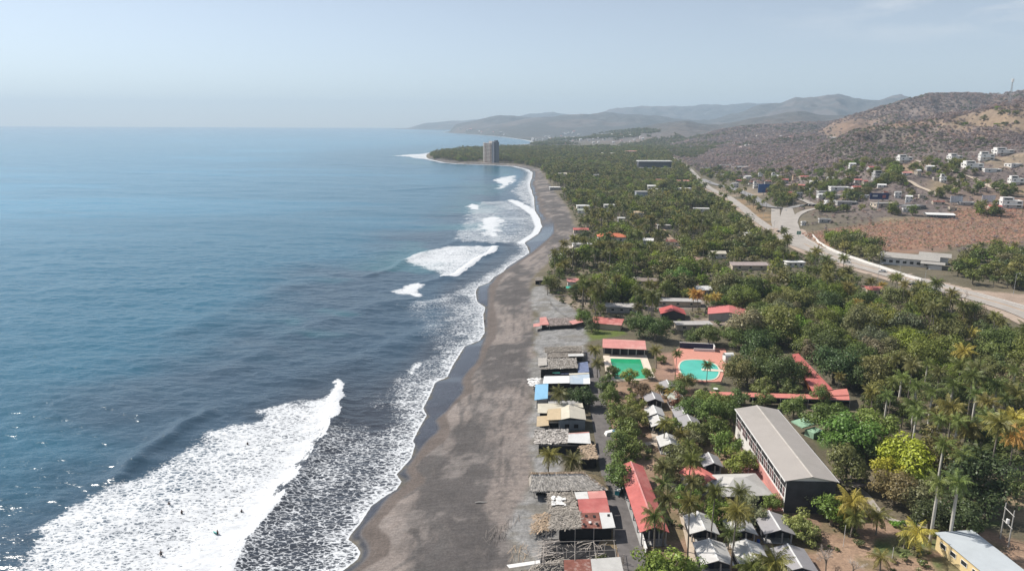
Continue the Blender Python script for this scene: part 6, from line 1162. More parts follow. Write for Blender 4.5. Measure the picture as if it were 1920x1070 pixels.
# roadside wall
q = pg([(1497, 443), (1510, 460), (1545, 478), (1600, 497), (1650, 515), (1690, 527)]); q = chaikin3(q, 1); o0 = q[3]; e = empty('roadside_wall', (o0[0], o0[1], hz(*o0)), 0, 'long white wall along the far side of the highway', 'wall'); mb = MB(); mb2 = MB()
for a, b in zip(q[:-1], q[1:]):
    L_ = math.hypot(b[0]-a[0], b[1]-a[1]); c = ((a[0]+b[0])/2, (a[1]+b[1])/2); az = math.atan2(b[1]-a[1], b[0]-a[0]); z_ = hz(*c)-hz(*o0); off_ = (-math.sin(az)*0, 0); mb.box((c[0]-o0[0]+11, c[1]-o0[1], z_+.5), (L_+.2, .3, 2.4), az); mb2.box((c[0]-o0[0]+11, c[1]-o0[1], z_+1.76), (L_+.2, .45, .12), az)
mb.build('wall_face', M_WHITE, e); mb2.build('coping', M_WTRIM, e)
# billboards, sign, mast, lamps
def billboard(px, py, lab, w, h, hp, panel, frame=False, rz=0):
    q = PG(px, py); e = empty('billboard', q, rz, lab, 'billboard', 'roadside billboards')
    for x in ((0,) if not frame else (-w*.35, 0, w*.35)): MB().bar((x, .2, -1), (x, .2, hp+.3), .35 if not frame else .15, 8).build('post', M_METAL, e)
    MB().box((0, 0, hp+h/2), (w, .5, h)).build('panel', panel, e); MB().box((0, -.02, hp-.15), (w+.4, .9, .25)).build('catwalk', M_METAL, e)
    if frame:
        mb = MB()
        for i in range(6): mb.box((-w/2+w*i/5, -.28, hp+h/2), (.12, .06, h))
        for i in range(3): mb.box((0, -.30, hp+h*i/2), (w, .06, .12))
        mb.build('grid', M_METAL, e)
    return e
e = billboard(1646, 391, 'dark blue billboard on a single thick mast beside the road shops', 17, 5.6, 8.5, C_('billboard_navy', (.035, .045, .12), amt=.5, scale=.4)); MB().box((-4, -.3, 11.6), (4.5, .06, 1.6)).build('white_patch', C_('billboard_white', (.5, .5, .52)), e); MB().box((4.3, -.3, 11.0), (3.0, .06, 2.6)).build('red_patch', C_('billboard_red', (.35, .12, .12)), e)
e = billboard(1431, 366, 'blue roadside billboard with a red corner left of the junction', 13, 10, 3, C_('billboard_blue', (.05, .11, .28), amt=.4, scale=.3)); MB().box((3.6, -.3, 6), (3, .06, 5)).build('red_patch', C_('billboard_red', (.35, .12, .12)), e)
billboard(1792, 384, 'blank white gridded billboard nearer the white flat shed', 11, 6, 2.2, C_('billboard_grey', (.50, .51, .54)), True); billboard(1852, 383, 'blank white gridded billboard nearer the large white house', 12, 6, 2.2, C_('billboard_grey', (.50, .51, .54)), True)
q = PG(1497, 445); e = empty('road_sign', q, 0, 'green highway sign on a post at the slip road corner', 'road sign'); MB().bar((0, 0, 0), (0, 0, 4.4), .12, 6).build('post', M_METAL, e); MB().box((0, -.12, 3.6), (3.2, .08, 2.6)).build('panel', C_('sign_green', (.01, .16, .10), rough=.5), e); mb = MB()
for z_, w_ in ((4.3, 1.9), (3.6, 2.3), (2.95, 1.4)): mb.box((-.1, -.175, z_), (w_, .02, .2))
mb.build('lettering_bars', M_WTRIM, e)
q = PG(1892, 197); e = empty('lattice_mast', q, .4, 'tall thin lattice radio mast on the dry crest', 'radio mast'); landmark('the radio mast', q.x, q.y, q.z); Hm = 45*q.y/FPX*1.02
for k_ in range(4):
    a = PI/4+k_*PI/2; MB().bar((2.6*math.cos(a), 2.6*math.sin(a), -2), (.5*math.cos(a), .5*math.sin(a), Hm), .22, 4, .15).build('leg', M_METAL, e)
mb = MB()
for i in range(10):
    t0, t1 = i/10, (i+1)/10; r0, r1 = 2.6-2.1*t0, 2.6-2.1*t1
    for k_ in range(4): a, b = PI/4+k_*PI/2, PI/4+(k_+1)*PI/2; mb.bar((r0*math.cos(a), r0*math.sin(a), Hm*t0), (r1*math.cos(b), r1*math.sin(b), Hm*t1), .12, 3)
mb.build('bracing', M_METAL, e)
for z_ in (.9, .97): MB().box((0, 0, Hm*z_), (3.4, 3.4, 1.4)).build('antenna', M_WTRIM, e)
for i, (px, py, hpx) in enumerate([(1538, 389, 20), (1609, 388, 22), (1587, 381, 20), (1529, 384, 18), (1450, 440, 26), (1571, 503, 30), (1645, 528, 34), (1687, 512, 24), (1732, 540, 36), (1900, 552, 45), (1430, 420, 30), (1330, 320, 22), (1314, 316, 26), (1650, 497, 26), (1412, 428, 30), (1690, 405, 22)]):
    q = PG(px, py); h = min(11, max(7, hpx*q.y/FPX)); sd_ = ['the junction', 'the billboard mast', 'the roadside shops', 'the side road', 'the junction carriageway', 'the highway bend', 'the grey-roofed school', 'the school gate', 'the dark trees at the highway', 'the right edge of the highway', 'the orange verge', 'the distant depot', 'the distant road', 'the white wall', 'the frontage road', 'the brown field'][i]
    post_obj('street_lamp', 'slim grey street lamp standing beside '+sd_, px, py, h, .10, M_METAL, arm=1.6, cat='street lamp', group='street lamps along the roads')
# ------------------------------------------------------------ cars
M_TYRE = C_('tyre', (.02, .02, .02)); CARP = {k_: C_('car_paint_'+k_, c, rough=.3, amt=.05, spec=.5) for k_, c in {'white': (.7, .7, .69), 'dark': (.025, .027, .03), 'silver': (.42, .43, .44), 'red': (.35, .03, .03), 'blue': (.05, .09, .2)}.items()}
def car(px, py, colr, lab, az, big=1.0):
    q = PG(px, py); e = empty('parked_car' if 'parked' in lab else 'car', (q.x, q.y, hz(q.x, q.y)+.40), az, lab, 'car', 'cars on the roads'); L_, w_ = 4.4*big, 1.8
    pr = [(-L_/2, .35), (-L_/2, .85), (-L_*.42, .95), (L_*.24, .95), (L_*.47, .78), (L_/2, .6), (L_/2, .35)]
    mb = MB(); n = len(pr); mb.add([(x, -w_/2, z) for x, z in pr]+[(x, w_/2, z) for x, z in pr], [tuple(range(n))[::-1], tuple(range(n, 2*n))]+[(k_, (k_+1) % n, n+(k_+1) % n, n+k_) for k_ in range(n)]); mb.build('body', CARP[colr], e)
    pr = [(-L_*.40, .95), (-L_*.30, 1.42*big), (L_*.06, 1.42*big), (L_*.22, .95)]; n = 4; mb = MB(); mb.add([(x, -w_*.44+(z > 1)*.12, z) for x, z in pr]+[(x, w_*.44-(z > 1)*.12, z) for x, z in pr], [tuple(range(n))[::-1], tuple(range(n, 2*n))]+[(k_, (k_+1) % n, n+(k_+1) % n, n+k_) for k_ in range(n)]); mb.build('windows', M_GLASS, e)
    MB().box((-L_*.12, 0, 1.42*big+.03), (L_*.36, w_*.74, .06)).build('roof', CARP[colr], e)
    for x in (-L_*.31, L_*.31):
        for y in (-w_/2+.08, w_/2-.08): MB().bar((x, y-.1, .33), (x, y+.1, .33), .33, 10).build('wheel', M_TYRE, e)
for a in [(1459, 436, 'dark', 'dark car on the junction carriageway driving away', 1.57), (1536, 487, 'silver', 'silver car with dark roof at the highway bend', 2.5), (1588, 494, 'white', 'pale car on the highway below the white wall', 2.6), (1654, 511, 'white', 'white car at the school gate beside the highway', 2.7), (1503, 389, 'dark', 'dark car waiting right of the junction island', .2), (1421, 383, 'silver', 'silver car turning left of the junction island', 2.4), (1473, 397, 'white', 'white car on the right carriageway near the island', 1.57), (1353, 350, 'white', 'white car on the distant main road bend', 2.4), (1366, 355, 'dark', 'dark car on the main road behind the palms', 2.4), (1330, 343, 'silver', 'silver car far along the distant road', 2.3), (1893, 363, 'red', 'reddish pickup on the steep hill road', .6, 1.2), (1520, 386, 'silver', 'silver van on the side road right of the junction', .1, 1.2), (1712, 536, 'dark', 'dark motor vehicle on the highway near the bare tree', 2.7)]: car(*a)
# ------------------------------------------------------------ people in the surf and on the sand
M_SKIN = C_('skin', (.22, .12, .08), rough=.6); M_SUIT = C_('dark_swimwear', (.015, .016, .02), rough=.7)
def person(px, py, lab, pose, board=None, zoff=0.0, rz=0.0):
    q = P(px, py, 0.3); z = max(hz(q.x, q.y), 0)+zoff
    J = {'pel': (0, 0, .95, .15), 'ch': (0, .02, 1.3, .16), 'nk': (0, .02, 1.50, .06), 'hd': (0, -.01, 1.63, .105), 'tp': (0, 0, 1.73, .08)}
    sp = .30 if pose == 'wade' else .16
    for s, n in ((-1, 'l'), (1, 'r')):
        J['h'+n] = (s*.10, 0, .88, .10); J['k'+n] = (s*sp*.7, -.08 if s > 0 else .05, .48, .065); J['a'+n] = (s*sp, .05*s, .06, .045); J['t'+n] = (s*sp, .05*s-.16, .03, .035)
        J['s'+n] = (s*.19, .02, 1.40, .07); J['e'+n] = (s*(.34 if pose == 'wade' else .25), -.02, 1.16, .045); J['w'+n] = (s*(.48 if pose == 'wade' else .27), -.14, 1.02 if pose == 'wade' else .92, .032); J['f'+n] = (s*(.54 if pose == 'wade' else .28), -.2, .99 if pose == 'wade' else .82, .03)
    E_ = [('pel', 'ch'), ('ch', 'nk'), ('nk', 'hd'), ('hd', 'tp')]+[x for n in 'lr' for x in (('pel', 'h'+n), ('h'+n, 'k'+n), ('k'+n, 'a'+n), ('a'+n, 't'+n), ('ch', 's'+n), ('s'+n, 'e'+n), ('e'+n, 'w'+n), ('w'+n, 'f'+n))]
    ks = list(J); me = bpy.data.meshes.new('person_body'); me.from_pydata([J[k_][:3] for k_ in ks], [(ks.index(a), ks.index(b)) for a, b in E_], [])
    me.materials.append(M_SKIN); o = link('person', me); o.location = (q.x, q.y, z); o.rotation_euler = (0, 0, rz)
    md = o.modifiers.new('skin', 'SKIN'); sv = me.skin_vertices[0].data
    for i, k_ in enumerate(ks): sv[i].radius = (J[k_][3],)*2; sv[i].use_root = (k_ == 'pel')
    o.modifiers.new('sub', 'SUBSURF').levels = 1; o.modifiers['sub'].render_levels = 1
    tag(o, lab, 'person', 'people in the surf and on the beach')
    mb = MB(); tube_path(mb, [(0, 0, .72), (0, 0, .86), (0, 0, 1.02), (0, .02, 1.25), (0, .02, 1.42)], [.19, .21, .19, .20, .15], 12); mb.build('swimwear', M_SUIT, o, True)
    mb = MB(); tube_path(mb, [(0, .02, 1.60), (0, .01, 1.68), (0, 0, 1.75), (0, 0, 1.77)], [.108, .118, .085, .02], 10); mb.build('hair', M_SUIT, o, True)
    if board:
        b = MB(); pts = [(-.95, 0), (-.6, .2), (0, .27), (.55, .22), (1.0, 0), (.55, -.22), (0, -.27), (-.6, -.2)]; b.slab([(x, y, .05) for x, y in pts], .07); bo = b.build('surfboard', board); bo.location = (q.x-.7, q.y+.2, z+1.0); bo.rotation_euler = (.5, .15, rz+.4); tag(bo, 'surfboard of turquoise colour held by a person in the white surf', 'surfboard')
for a in [(317, 945, 'person in dark swimwear wading in the white surf, nearest the breaking crest', 'wade', None, -.7, .3), (341, 961, 'person in dark swimwear wading just below the first one, arms out', 'wade', None, -.6, 1.2), (408, 998, 'person wading in the white surf with a turquoise board', 'wade', C_('turquoise_board', (.05, .42, .36), rough=.3), -.7, 2.0), (302, 1038, 'person in dark swimwear alone in the surf nearest the bottom of the photo', 'wade', None, -.6, .8), (464, 832, 'person far up in the white surf near the dark swell', 'wade', None, -.8, .1), (453, 958, 'person in the surf close to the leading edge of the foam', 'wade', None, -.9, .4), (909, 605, 'person standing at the waterline on the wet sand', 'stand', None, 0, 0)]: person(*a)
# ------------------------------------------------------------ woods: scattered by region, kept off roads, roofs and clearings
rg = random.Random(11)
CLEAR += [(1650, 812, 1752, 900, 178, 105, 3), (1128, 628, 1230, 706, 240, 60, 5), (1262, 628, 1366, 706, 240, 80, 5), (1482, 658, 1528, 722, 235, 90, 3), (1520, 722, 1596, 756, 220, 90, 3), (1380, 752, 1575, 950, 185, 70, 3), (1060, 505, 1104, 530, 400, 45, 3), (1655, 462, 1762, 508, 455, 260, 24), (1733, 470, 1795, 492, 470, 280, 20), (1194, 296, 1259, 316, 1500, 300, 30), (904, 262, 936, 306, 1690, -50, 20), (1632, 352, 1665, 392, 690, 350, 4), (1425, 350, 1440, 372, 900, 320, 4), (1780, 362, 1805, 386, 690, 430, 5), (1838, 362, 1866, 386, 690, 460, 5), (1434, 384, 1494, 440, 700, 240, 3), (1744, 398, 1798, 412, 640, 400, 5)]
for rp_, hw_ in ((HWY[:10], 9), (FRONT[1:9], 5)):
    for a_, b_ in zip(rp_[:-1], rp_[1:]):
        for t_ in np.linspace(0, 1, 7)[:-1]:
            x_, y_ = a_[0]*(1-t_)+b_[0]*t_, a_[1]*(1-t_)+b_[1]*t_; u_ = proj((x_, y_, 5)); v0 = proj((x_, y_+14, 5))[1]; v1 = proj((x_, y_-6, 5))[1]; hw2 = hw_*FPX/y_; CLEAR.append((u_[0]-hw2*.8, v0, u_[0]+hw2*.8, v1, y_, x_, 2))
ROADS = [HWY, FRONT, pg([(1440, 388), (1406, 367), (1369, 352), (1339, 346), (1316, 336)])]
TRACK = [pz(x, y, 5) for x, y in [(1240, 428), (1252, 428), (1268, 456), (1284, 474), (1316, 482), (1320, 512), (1298, 514), (1288, 482), (1258, 464)]]
FOREST = [pz(x, y, 4.6) for x, y in [(1030, 545), (1022, 528), (1032, 497), (1060, 462), (1086, 455), (1086, 420), (1068, 390), (1044, 358), (1028, 336), (1015, 316.5), (985, 307.5), (935, 302.5), (860, 302), (815, 296.5), (806, 290), (850, 284), (925, 278), (985, 273), (1050, 268), (1150, 266), (1240, 282), (1262, 300), (1285, 320), (1308, 345), (1345, 372), (1400, 415), (1440, 445), (1480, 470), (1530, 490), (1600, 513), (1680, 543), (1780, 572), (1920, 620), (1990, 650), (1990, 840), (1900, 850), (1850, 940), (1700, 960), (1640, 930), (1600, 895), (1570, 830), (1600, 770), (1600, 720), (1540, 700), (1480, 650), (1420, 655), (1360, 640), (1260, 625), (1180, 618), (1100, 590), (1060, 570)]]
def scatter(poly, spacing, rgen, jit=.45):
    """one point per cell of a jittered grid, inside the polygon"""
    xs = [p[0] for p in poly]; ys = [p[1] for p in poly]; gx = np.arange(min(xs), max(xs), spacing); gy = np.arange(min(ys), max(ys), spacing)
    X, Y = np.meshgrid(gx, gy); X = X.ravel()+np.array([rgen.uniform(-jit, jit) for _ in range(X.size)])*spacing; Y = Y.ravel()+np.array([rgen.uniform(-jit, jit) for _ in range(Y.size)])*spacing
    m = inside(X, Y, poly); return X[m], Y[m]
def free(X, Y, r, h, fac=.7):
    """not on a road, not on a roof, not hiding a surveyed roof"""
    ok = np.ones(X.shape, bool)
    for rd in ROADS: ok &= seg_dist(X, Y, rd) > 8+r*.5
    ok &= ~inside(X, Y, TRACK)
    Z = np.full(X.shape, 4.8) if np.all(Y < 2400) and X.size > 3000 else height(X, Y)
    cx, cy = projn(X, Y, Z+h*.65); rp = r*FPX/np.maximum(Y, 50)*fac; hp = h*.30*FPX/np.maximum(Y, 50)
    for x0, y0, x1, y1, by, bx, br in CLEAR:
        hit = (cx+rp > x0) & (cx-rp < x1) & (cy+hp > y0) & (cy-hp*.9 < y1) & (Y < by+br*.5)
        ok &= ~hit & ((X-bx)**2+(Y-by)**2 > (br+r*.4)**2)
    return ok
cand = []  # x, y, kind, size word, scale, colour
X, Y = scatter(FOREST, 6.3, rg)
keep = (Y < 2600)
X, Y = X[keep], Y[keep]
ex_ = np.array([(p[3], p[4]) for p in ALLP]); 
gm = fbm(X/45, Y/60, 3, 501); gm2 = fbm(X/28, Y/28, 3, 502)
px_, py_ = projn(X, Y, np.full(X.shape, 5.0))
dens = 1-.85*sm(.56, .64, fbm(X/26, Y/34, 3, 505))
pal_p = np.where(px_ < 1330, .62, .27)+(gm-.5)*3.2
hv = .72+.6*fbm(X/24, Y/40, 3, 507); pal_p = np.where((px_ > 1700) & (py_ > 640), pal_p+.15, pal_p)
okp = free(X, Y, 3.0, 10); okt = free(X, Y, 4.6, 8)
for i in range(len(X)):
    x, y = X[i], Y[i]
    if rg.random() > dens[i]: continue
    if y < 420 and ((ex_[:, 0]-x)**2+(ex_[:, 1]-y)**2).min() < 16: continue
    isp = rg.random() < pal_p[i]
    if isp and okp[i]:
        cand.append((x, y, 'p', rg.choice((6, 9, 9, 12, 15)), rg.uniform(.8, 1.1)*hv[i]*1.05, rg.choice(PGREENS)))
    elif not isp and okt[i] and rg.random() < .82:
        ty = rg.choices(('small', 'round', 'wide', 'big'), (2.5, 4, 3, 3))[0]; g = GREENS[int(gm2[i]*29+rg.random()*2.2) % len(GREENS)]
        if rg.random() < .09: g = (.105, .092, .052)
        cand.append((x, y, 't', ty, rg.uniform(.8, 1.25)*hv[i], g))
# scattered green trees and palms east of the highway
for q, n, pp, ws in [([(1440, 398), (1420, 372), (1450, 352), (1540, 340), (1600, 345), (1640, 360), (1640, 380), (1570, 380), (1510, 372)], 95, .25, (4, 3, 2, 0)), ([(1548, 450), (1580, 452), (1660, 470), (1650, 500), (1610, 490), (1565, 470)], 26, .05, (1, 4, 2, 2)), ([(1770, 500), (1820, 480), (1900, 470), (1990, 500), (1990, 560), (1900, 545), (1800, 530)], 55, .2, (3, 4, 2, 1)), ([(1640, 395), (1715, 398), (1712, 406), (1642, 404)], 22, 0, (1, 1, 0, 0)),
        ([(1630, 325), (1690, 318), (1700, 350), (1640, 352)], 34, 0, (3, 3, 1, 0)), ([(1700, 318), (1800, 312), (1830, 335), (1760, 345)], 34, .3, (3, 1, 0, 0)), ([(1830, 395), (1890, 395), (1880, 405), (1836, 405)], 10, .3, (3, 2, 0, 0)), ([(1560, 316), (1680, 300), (1690, 318), (1600, 328)], 26, 0, (3, 2, 0, 0)), ([(1440, 390), (1490, 390), (1488, 380), (1444, 380)], 16, .8, (3, 0, 0, 0)), ([(1400, 330), (1450, 322), (1540, 326), (1640, 325), (1640, 340), (1540, 338), (1430, 345)], 60, .1, (3, 3, 1, 0)), ([(1300, 325), (1340, 318), (1400, 330), (1400, 350), (1340, 340)], 40, .1, (3, 2, 0, 0)), ([(1350, 355), (1420, 372), (1430, 400), (1400, 395)], 16, .6, (3, 0, 0, 0)), ([(1780, 225), (1900, 205), (1910, 230), (1800, 240)], 9, 0, (1, 1, 1, 0)), ([(1700, 360), (1900, 350), (1900, 372), (1700, 378)], 26, .1, (4, 1, 0, 0)), ([(1460, 395), (1560, 400), (1620, 395), (1620, 385), (1520, 398)], 10, .2, (3, 1, 0, 0))]:
    poly = [tuple(PG(a, b)[:2]) for a, b in q]; xs = [p[0] for p in poly]; ys = [p[1] for p in poly]; XX, YY = [], []
    for _ in range(4000):
        x, y = rg.uniform(min(xs), max(xs)), rg.uniform(min(ys), max(ys))
        XX.append(x); YY.append(y)
    XX, YY = np.array(XX), np.array(YY); m = inside(XX, YY, poly); n = int(n*1.7); XX, YY = XX[m][:n*3], YY[m][:n*3]; ok = free(XX, YY, 3, 6); XX, YY = XX[ok][:n], YY[ok][:n]
    for x, y in zip(XX, YY):
        if rg.random() < pp: cand.append((x, y, 'p', rg.choice((6, 9)), rg.uniform(.8, 1.05), rg.choice(PGREENS)))
        else: cand.append((x, y, 't', rg.choices(('small', 'round', 'wide', 'big'), ws)[0], rg.uniform(.8, 1.2), rg.choice(GREENS)))
# those that show largest become single trees, the rest one mass
cand.sort(key=lambda c: c[1])
np_ = sum(1 for p in ALLP if p[1] == 'coconut palm'); nt_ = sum(1 for p in ALLP if p[1] == 'tree')
MASSP, MASST = [], []
for c in cand:
    if c[2] == 'p':
        if np_ < 298: palm_at(c[0], c[1], c[3], c[5], c[4]); np_ += 1
        else: MASSP.append(c)
    else:
        if nt_ < 298: tree_at(c[0], c[1], c[3], c[5], c[4]); nt_ += 1
        else: MASST.append(c)
# ---- instancing of the masses on points
def join(ms, name):
    V = []; F = []; mi = []; mats_ = []
    for k_, me_ in enumerate(ms):
        b = len(V); V += [tuple(v.co) for v in me_.vertices]; F += [tuple(b+i for i in p.vertices) for p in me_.polygons]; mi += [k_]*len(me_.polygons); mats_.append(me_.materials[0])
    me_ = bpy.data.meshes.new(name); me_.from_pydata(V, [], F); [me_.materials.append(m_) for m_ in mats_]
    me_.polygons.foreach_set('material_index', np.array(mi, np.int32)); return me_
def mass(name, pts, sources, label=None, cat=None):
    """pts: (x, y, z, rot, scale, source index); sources: (mesh, colour)"""
    sc_ = bpy.data.collections.new(name+'_kinds')
    for i, (me_, c_) in enumerate(sources):
        me_ = me_.copy(); ta = me_.color_attributes.new('tint', 'FLOAT_COLOR', 'POINT'); ta.data.foreach_set('color', np.tile(np.array((*c_, 1), np.float32), len(me_.vertices)))
        for j, m_ in enumerate(list(me_.materials)): me_.materials[j] = TINT.get(m_.name, m_)
        o = bpy.data.objects.new('%s_kind_%02d' % (name, i), me_); sc_.objects.link(o)
    a = np.array(pts, np.float32); me_ = bpy.data.meshes.new(name); me_.vertices.add(len(a)); me_.vertices.foreach_set('co', a[:, :3].ravel())
    for nm, k_, ty in (('spin', 3, 'FLOAT'), ('size', 4, 'FLOAT'), ('which', 5, 'INT')):
        at = me_.attributes.new(nm, ty, 'POINT'); at.data.foreach_set('value', a[:, k_].astype(np.int32 if ty == 'INT' else np.float32))
    o = link(name, me_); g = bpy.data.node_groups.new(name, 'GeometryNodeTree'); g.interface.new_socket('Geometry', in_out='INPUT', socket_type='NodeSocketGeometry'); g.interface.new_socket('Geometry', in_out='OUTPUT', socket_type='NodeSocketGeometry')
    N = g.nodes.new; gi, go, ip, ci = N('NodeGroupInput'), N('NodeGroupOutput'), N('GeometryNodeInstanceOnPoints'), N('GeometryNodeCollectionInfo')
    ci.inputs['Collection'].default_value = sc_; ci.inputs['Separate Children'].default_value = True; ci.inputs['Reset Children'].default_value = True; ip.inputs['Pick Instance'].default_value = True
    def na(nm, ty):
        n = N('GeometryNodeInputNamedAttribute'); n.data_type = ty; n.inputs['Name'].default_value = nm; return n.outputs[0]
    cx_ = N('ShaderNodeCombineXYZ'); L = g.links.new; L(na('spin', 'FLOAT'), cx_.inputs[2]); L(gi.outputs[0], ip.inputs['Points']); L(ci.outputs[0], ip.inputs['Instance']); L(na('which', 'INT'), ip.inputs['Instance Index']); L(cx_.outputs[0], ip.inputs['Rotation'])
    c3 = N('ShaderNodeCombineXYZ'); s_ = na('size', 'FLOAT'); [L(s_, c3.inputs[i]) for i in range(3)]; L(c3.outputs[0], ip.inputs['Scale']); L(ip.outputs[0], go.inputs[0])
    md = o.modifiers.new('scatter', 'NODES'); md.node_group = g
    return tag(o, label, cat, None, 'stuff')
far_palm = [join(palm_meshes(hh, 600+k, R=3.6, nf=16, seg=5), 'far_palm') for k, hh in enumerate((8, 10.5, 12.5))]
far_tree = [join(tree_meshes(h_, r2_, f_, 620+k, n_, .5, 16), 'far_tree') for k, (h_, r2_, f_, n_) in enumerate([(5.6, 3.2, .9, 420), (7.4, 4.3, .95, 620), (7.2, 5.6, .62, 800), (10, 6.4, .9, 1000), (9, 5.2, .95, 800)])]
SIZE = {'small': (0,), 'round': (1, 4), 'wide': (2,), 'big': (3, 3, 4)}
SP = [(m_, c_) for m_ in far_palm for c_ in PGREENS]; ST = [(m_, c_) for m_ in far_tree for c_ in GREENS]
def zarr(c): return height(np.array([q[0] for q in c]), np.array([q[1] for q in c]))
def fix(c, nsrc, sc): 
    z = zarr(c); return [(q[0], q[1], z[i]-.1, rg.uniform(0, 6.28), q[4]*sc, rg.randrange(nsrc)) for i, q in enumerate(c)]
mass('palm_grove', fix(MASSP, len(SP), 1.0), SP, 'mass of distant coconut palms along the coast beyond the single palms', 'palm grove')
zt = zarr(MASST); WOOD = [(q[0], q[1], zt[i]-.1, rg.uniform(0, 6.28), q[4], rg.choice(SIZE[q[3]])*len(GREENS)+GREENS.index(q[5]) if q[5] in GREENS else rg.choice(SIZE[q[3]])*len(GREENS)+6) for i, q in enumerate(MASST)]
fw = [tuple(PG(x, y)[:2]) for x, y in [(985, 273), (1010, 268), (1060, 257), (1130, 247), (1240, 247), (1330, 256), (1400, 262), (1330, 285), (1300, 300), (1262, 296), (1150, 268)]]; X, Y = scatter(fw, 13, rg); m_ = fbm(X/170, Y/260, 4, 521) > .50; X, Y = X[m_], Y[m_]; Zz = height(X, Y); WOOD += [(X[i], Y[i], Zz[i]-.2, rg.uniform(0, 6.28), rg.uniform(.7, 1.3), rg.randrange(5)*len(GREENS)+rg.choice((6, 6, 3, 4))) for i in range(len(X)) if Zz[i] > 1]
mass('woodland', WOOD, ST, 'mass of distant broadleaf trees among the far palms and houses', 'woodland')
# undergrowth
bush = [shrub_mesh(1.5, 1.5, 90, 80+k, .34) for k in range(3)]; SB = [(m_, c_) for m_ in bush for c_ in [(.055, .075, .025), (.07, .085, .03), (.10, .095, .045), (.045, .055, .022)]]
X, Y = scatter(FOREST, 4.2, rg); m_ = (Y < 900) & free(X, Y, 1.5, 2, .9); X, Y = X[m_], Y[m_]; Zz = height(X, Y)
pts = [(X[i], Y[i], Zz[i], rg.uniform(0, 6.28), rg.uniform(.6, 1.3), rg.randrange(len(SB))) for i in range(len(X)) if rg.random() < .8]
yx, yy = scatter(YARD, 3.2, rg); m_ = fbm(yx/9, yy/9, 3, 71) > .47; yx, yy = yx[m_], yy[m_]; pq = projn(yx, yy, np.full(yx.shape, 5.0))
okk = np.ones(yx.shape, bool)
for x0, y0, x1, y1, by, bx, br in CLEAR: okk &= ~((pq[0] > x0-3) & (pq[0] < x1+3) & (pq[1] > y0-3) & (pq[1] < y1+18))
al = [pz(x, y) for x, y in [(1215, 1140), (1185, 1040), (1165, 960), (1148, 890), (1133, 820), (1122, 760), (1113, 700)]]; okk &= seg_dist(yx, yy, al) > 4.5
zy = height(yx, yy); pts += [(yx[i], yy[i], zy[i], rg.uniform(0, 6.28), rg.uniform(.25, .95), rg.randrange(len(SB))) for i in range(len(yx)) if okk[i]]
mass('undergrowth', pts, SB, 'low leafy undergrowth covering the ground below the trees', 'undergrowth')
# dry scrub on the hills
def twig_bush(R, h, n, seed, ls): return shrub_mesh(R, h, n, seed, ls, M_TWIG)
tb_ = [twig_bush(3.3, 4.2, 230, 90+k, .42) for k in range(3)]; SS = [(m_, c_) for m_ in tb_ for c_ in [(.138, .112, .106), (.118, .097, .094), (.155, .122, .112), (.104, .088, .085), (.160, .114, .092), (.055, .062, .032)]]
AREA = [tuple(PG(x, y)[:2]) for x, y in [(1310, 325), (1420, 345), (1500, 400), (1500, 445), (1560, 470), (1990, 545)]]+[(900, 420), (1750, 1700), (2700, 3200), (1300, 3200), (640, 3200), (450, 2200)]
def spread(y0, y1, sp):
    pl = [p for p in AREA]; X, Y = scatter(pl, sp, rg); m_ = (Y > y0) & (Y < y1) & (X/Y < .86); return X[m_], Y[m_]
pts = []
for y0, y1, sp in ((380, 800, 4.6), (800, 1300, 4.7), (1300, 2000, 5.8), (2000, 2500, 8.0), (2500, 3200, 11)):
    X, Y = spread(y0, y1, sp); Zz = height(X, Y)
    d_ = sm(.14, .34, fbm(X/70, Y/70, 4, 301))*np.where(Y > 1000, .35+.65*sm(6, 14, Zz), .30+.25*sm(10, 30, Zz)); 
    for poly, c_ in TAN: d_ = d_*(1-.80*sm(-6, 6, sdist(X, Y, poly)+(fbm(X/14, Y/14, 3, 303)-.5)*24))
    d_ = d_*(1-.80*sm(-8, 8, sdist(X, Y, BROWN)))
    ok = free(X, Y, 1.5, 2.2, .8)
    for rd in ([(1718, 302), (1736, 308), (1760, 316), (1782, 322), (1800, 325)], [(1812, 328), (1832, 338), (1852, 348), (1876, 360), (1905, 368)], [(1694, 336), (1714, 346), (1740, 358), (1768, 371)], [(1425, 384), (1470, 391), (1515, 384), (1560, 389)], [(1487, 425), (1505, 398), (1560, 391)]): ok &= seg_dist(X, Y, pg(rd)) > 7
    gsel = fbm(X/110, Y/110, 3, 307)
    for i in range(len(X)):
        if ok[i] and rg.random() < d_[i]:
            v = rg.randrange(3)*6; v += 5 if (gsel[i] > .60 and rg.random() < .4) or rg.random() < (.02 if Y[i] > 950 else .25) else rg.randrange(5)
            pts.append((X[i], Y[i], Zz[i]-.2, rg.uniform(0, 6.28), (rg.uniform(.6, 1.25) if Y[i] > 950 else rg.uniform(.25, .75))*(sp/5.2)**.8, v))
NSCR = len(pts)
mass('dry_scrub', pts, SS, 'leafless grey brown scrub covering the hills behind the highway', 'scrub')
# dry grass tufts on the rusty field
tuft = [shrub_mesh(.9, .8, 46, 95+k, .2, M_TWIG) for k in range(2)]; SG = [(m_, c_) for m_ in tuft for c_ in [(.26, .15, .10), (.21, .125, .088), (.17, .12, .09), (.12, .105, .06)]]
X, Y = scatter(BROWN, 2.6, rg); ok = free(X, Y, .8, .8); X, Y = X[ok], Y[ok]; Zz = height(X, Y)
mass('dry_grass', [(X[i], Y[i], Zz[i], rg.uniform(0, 6.28), rg.uniform(.6, 1.5), rg.randrange(8)) for i in range(len(X)) if rg.random() < .75], SG, 'rusty dry grass tufts on the open field above the highway', 'dry grass')
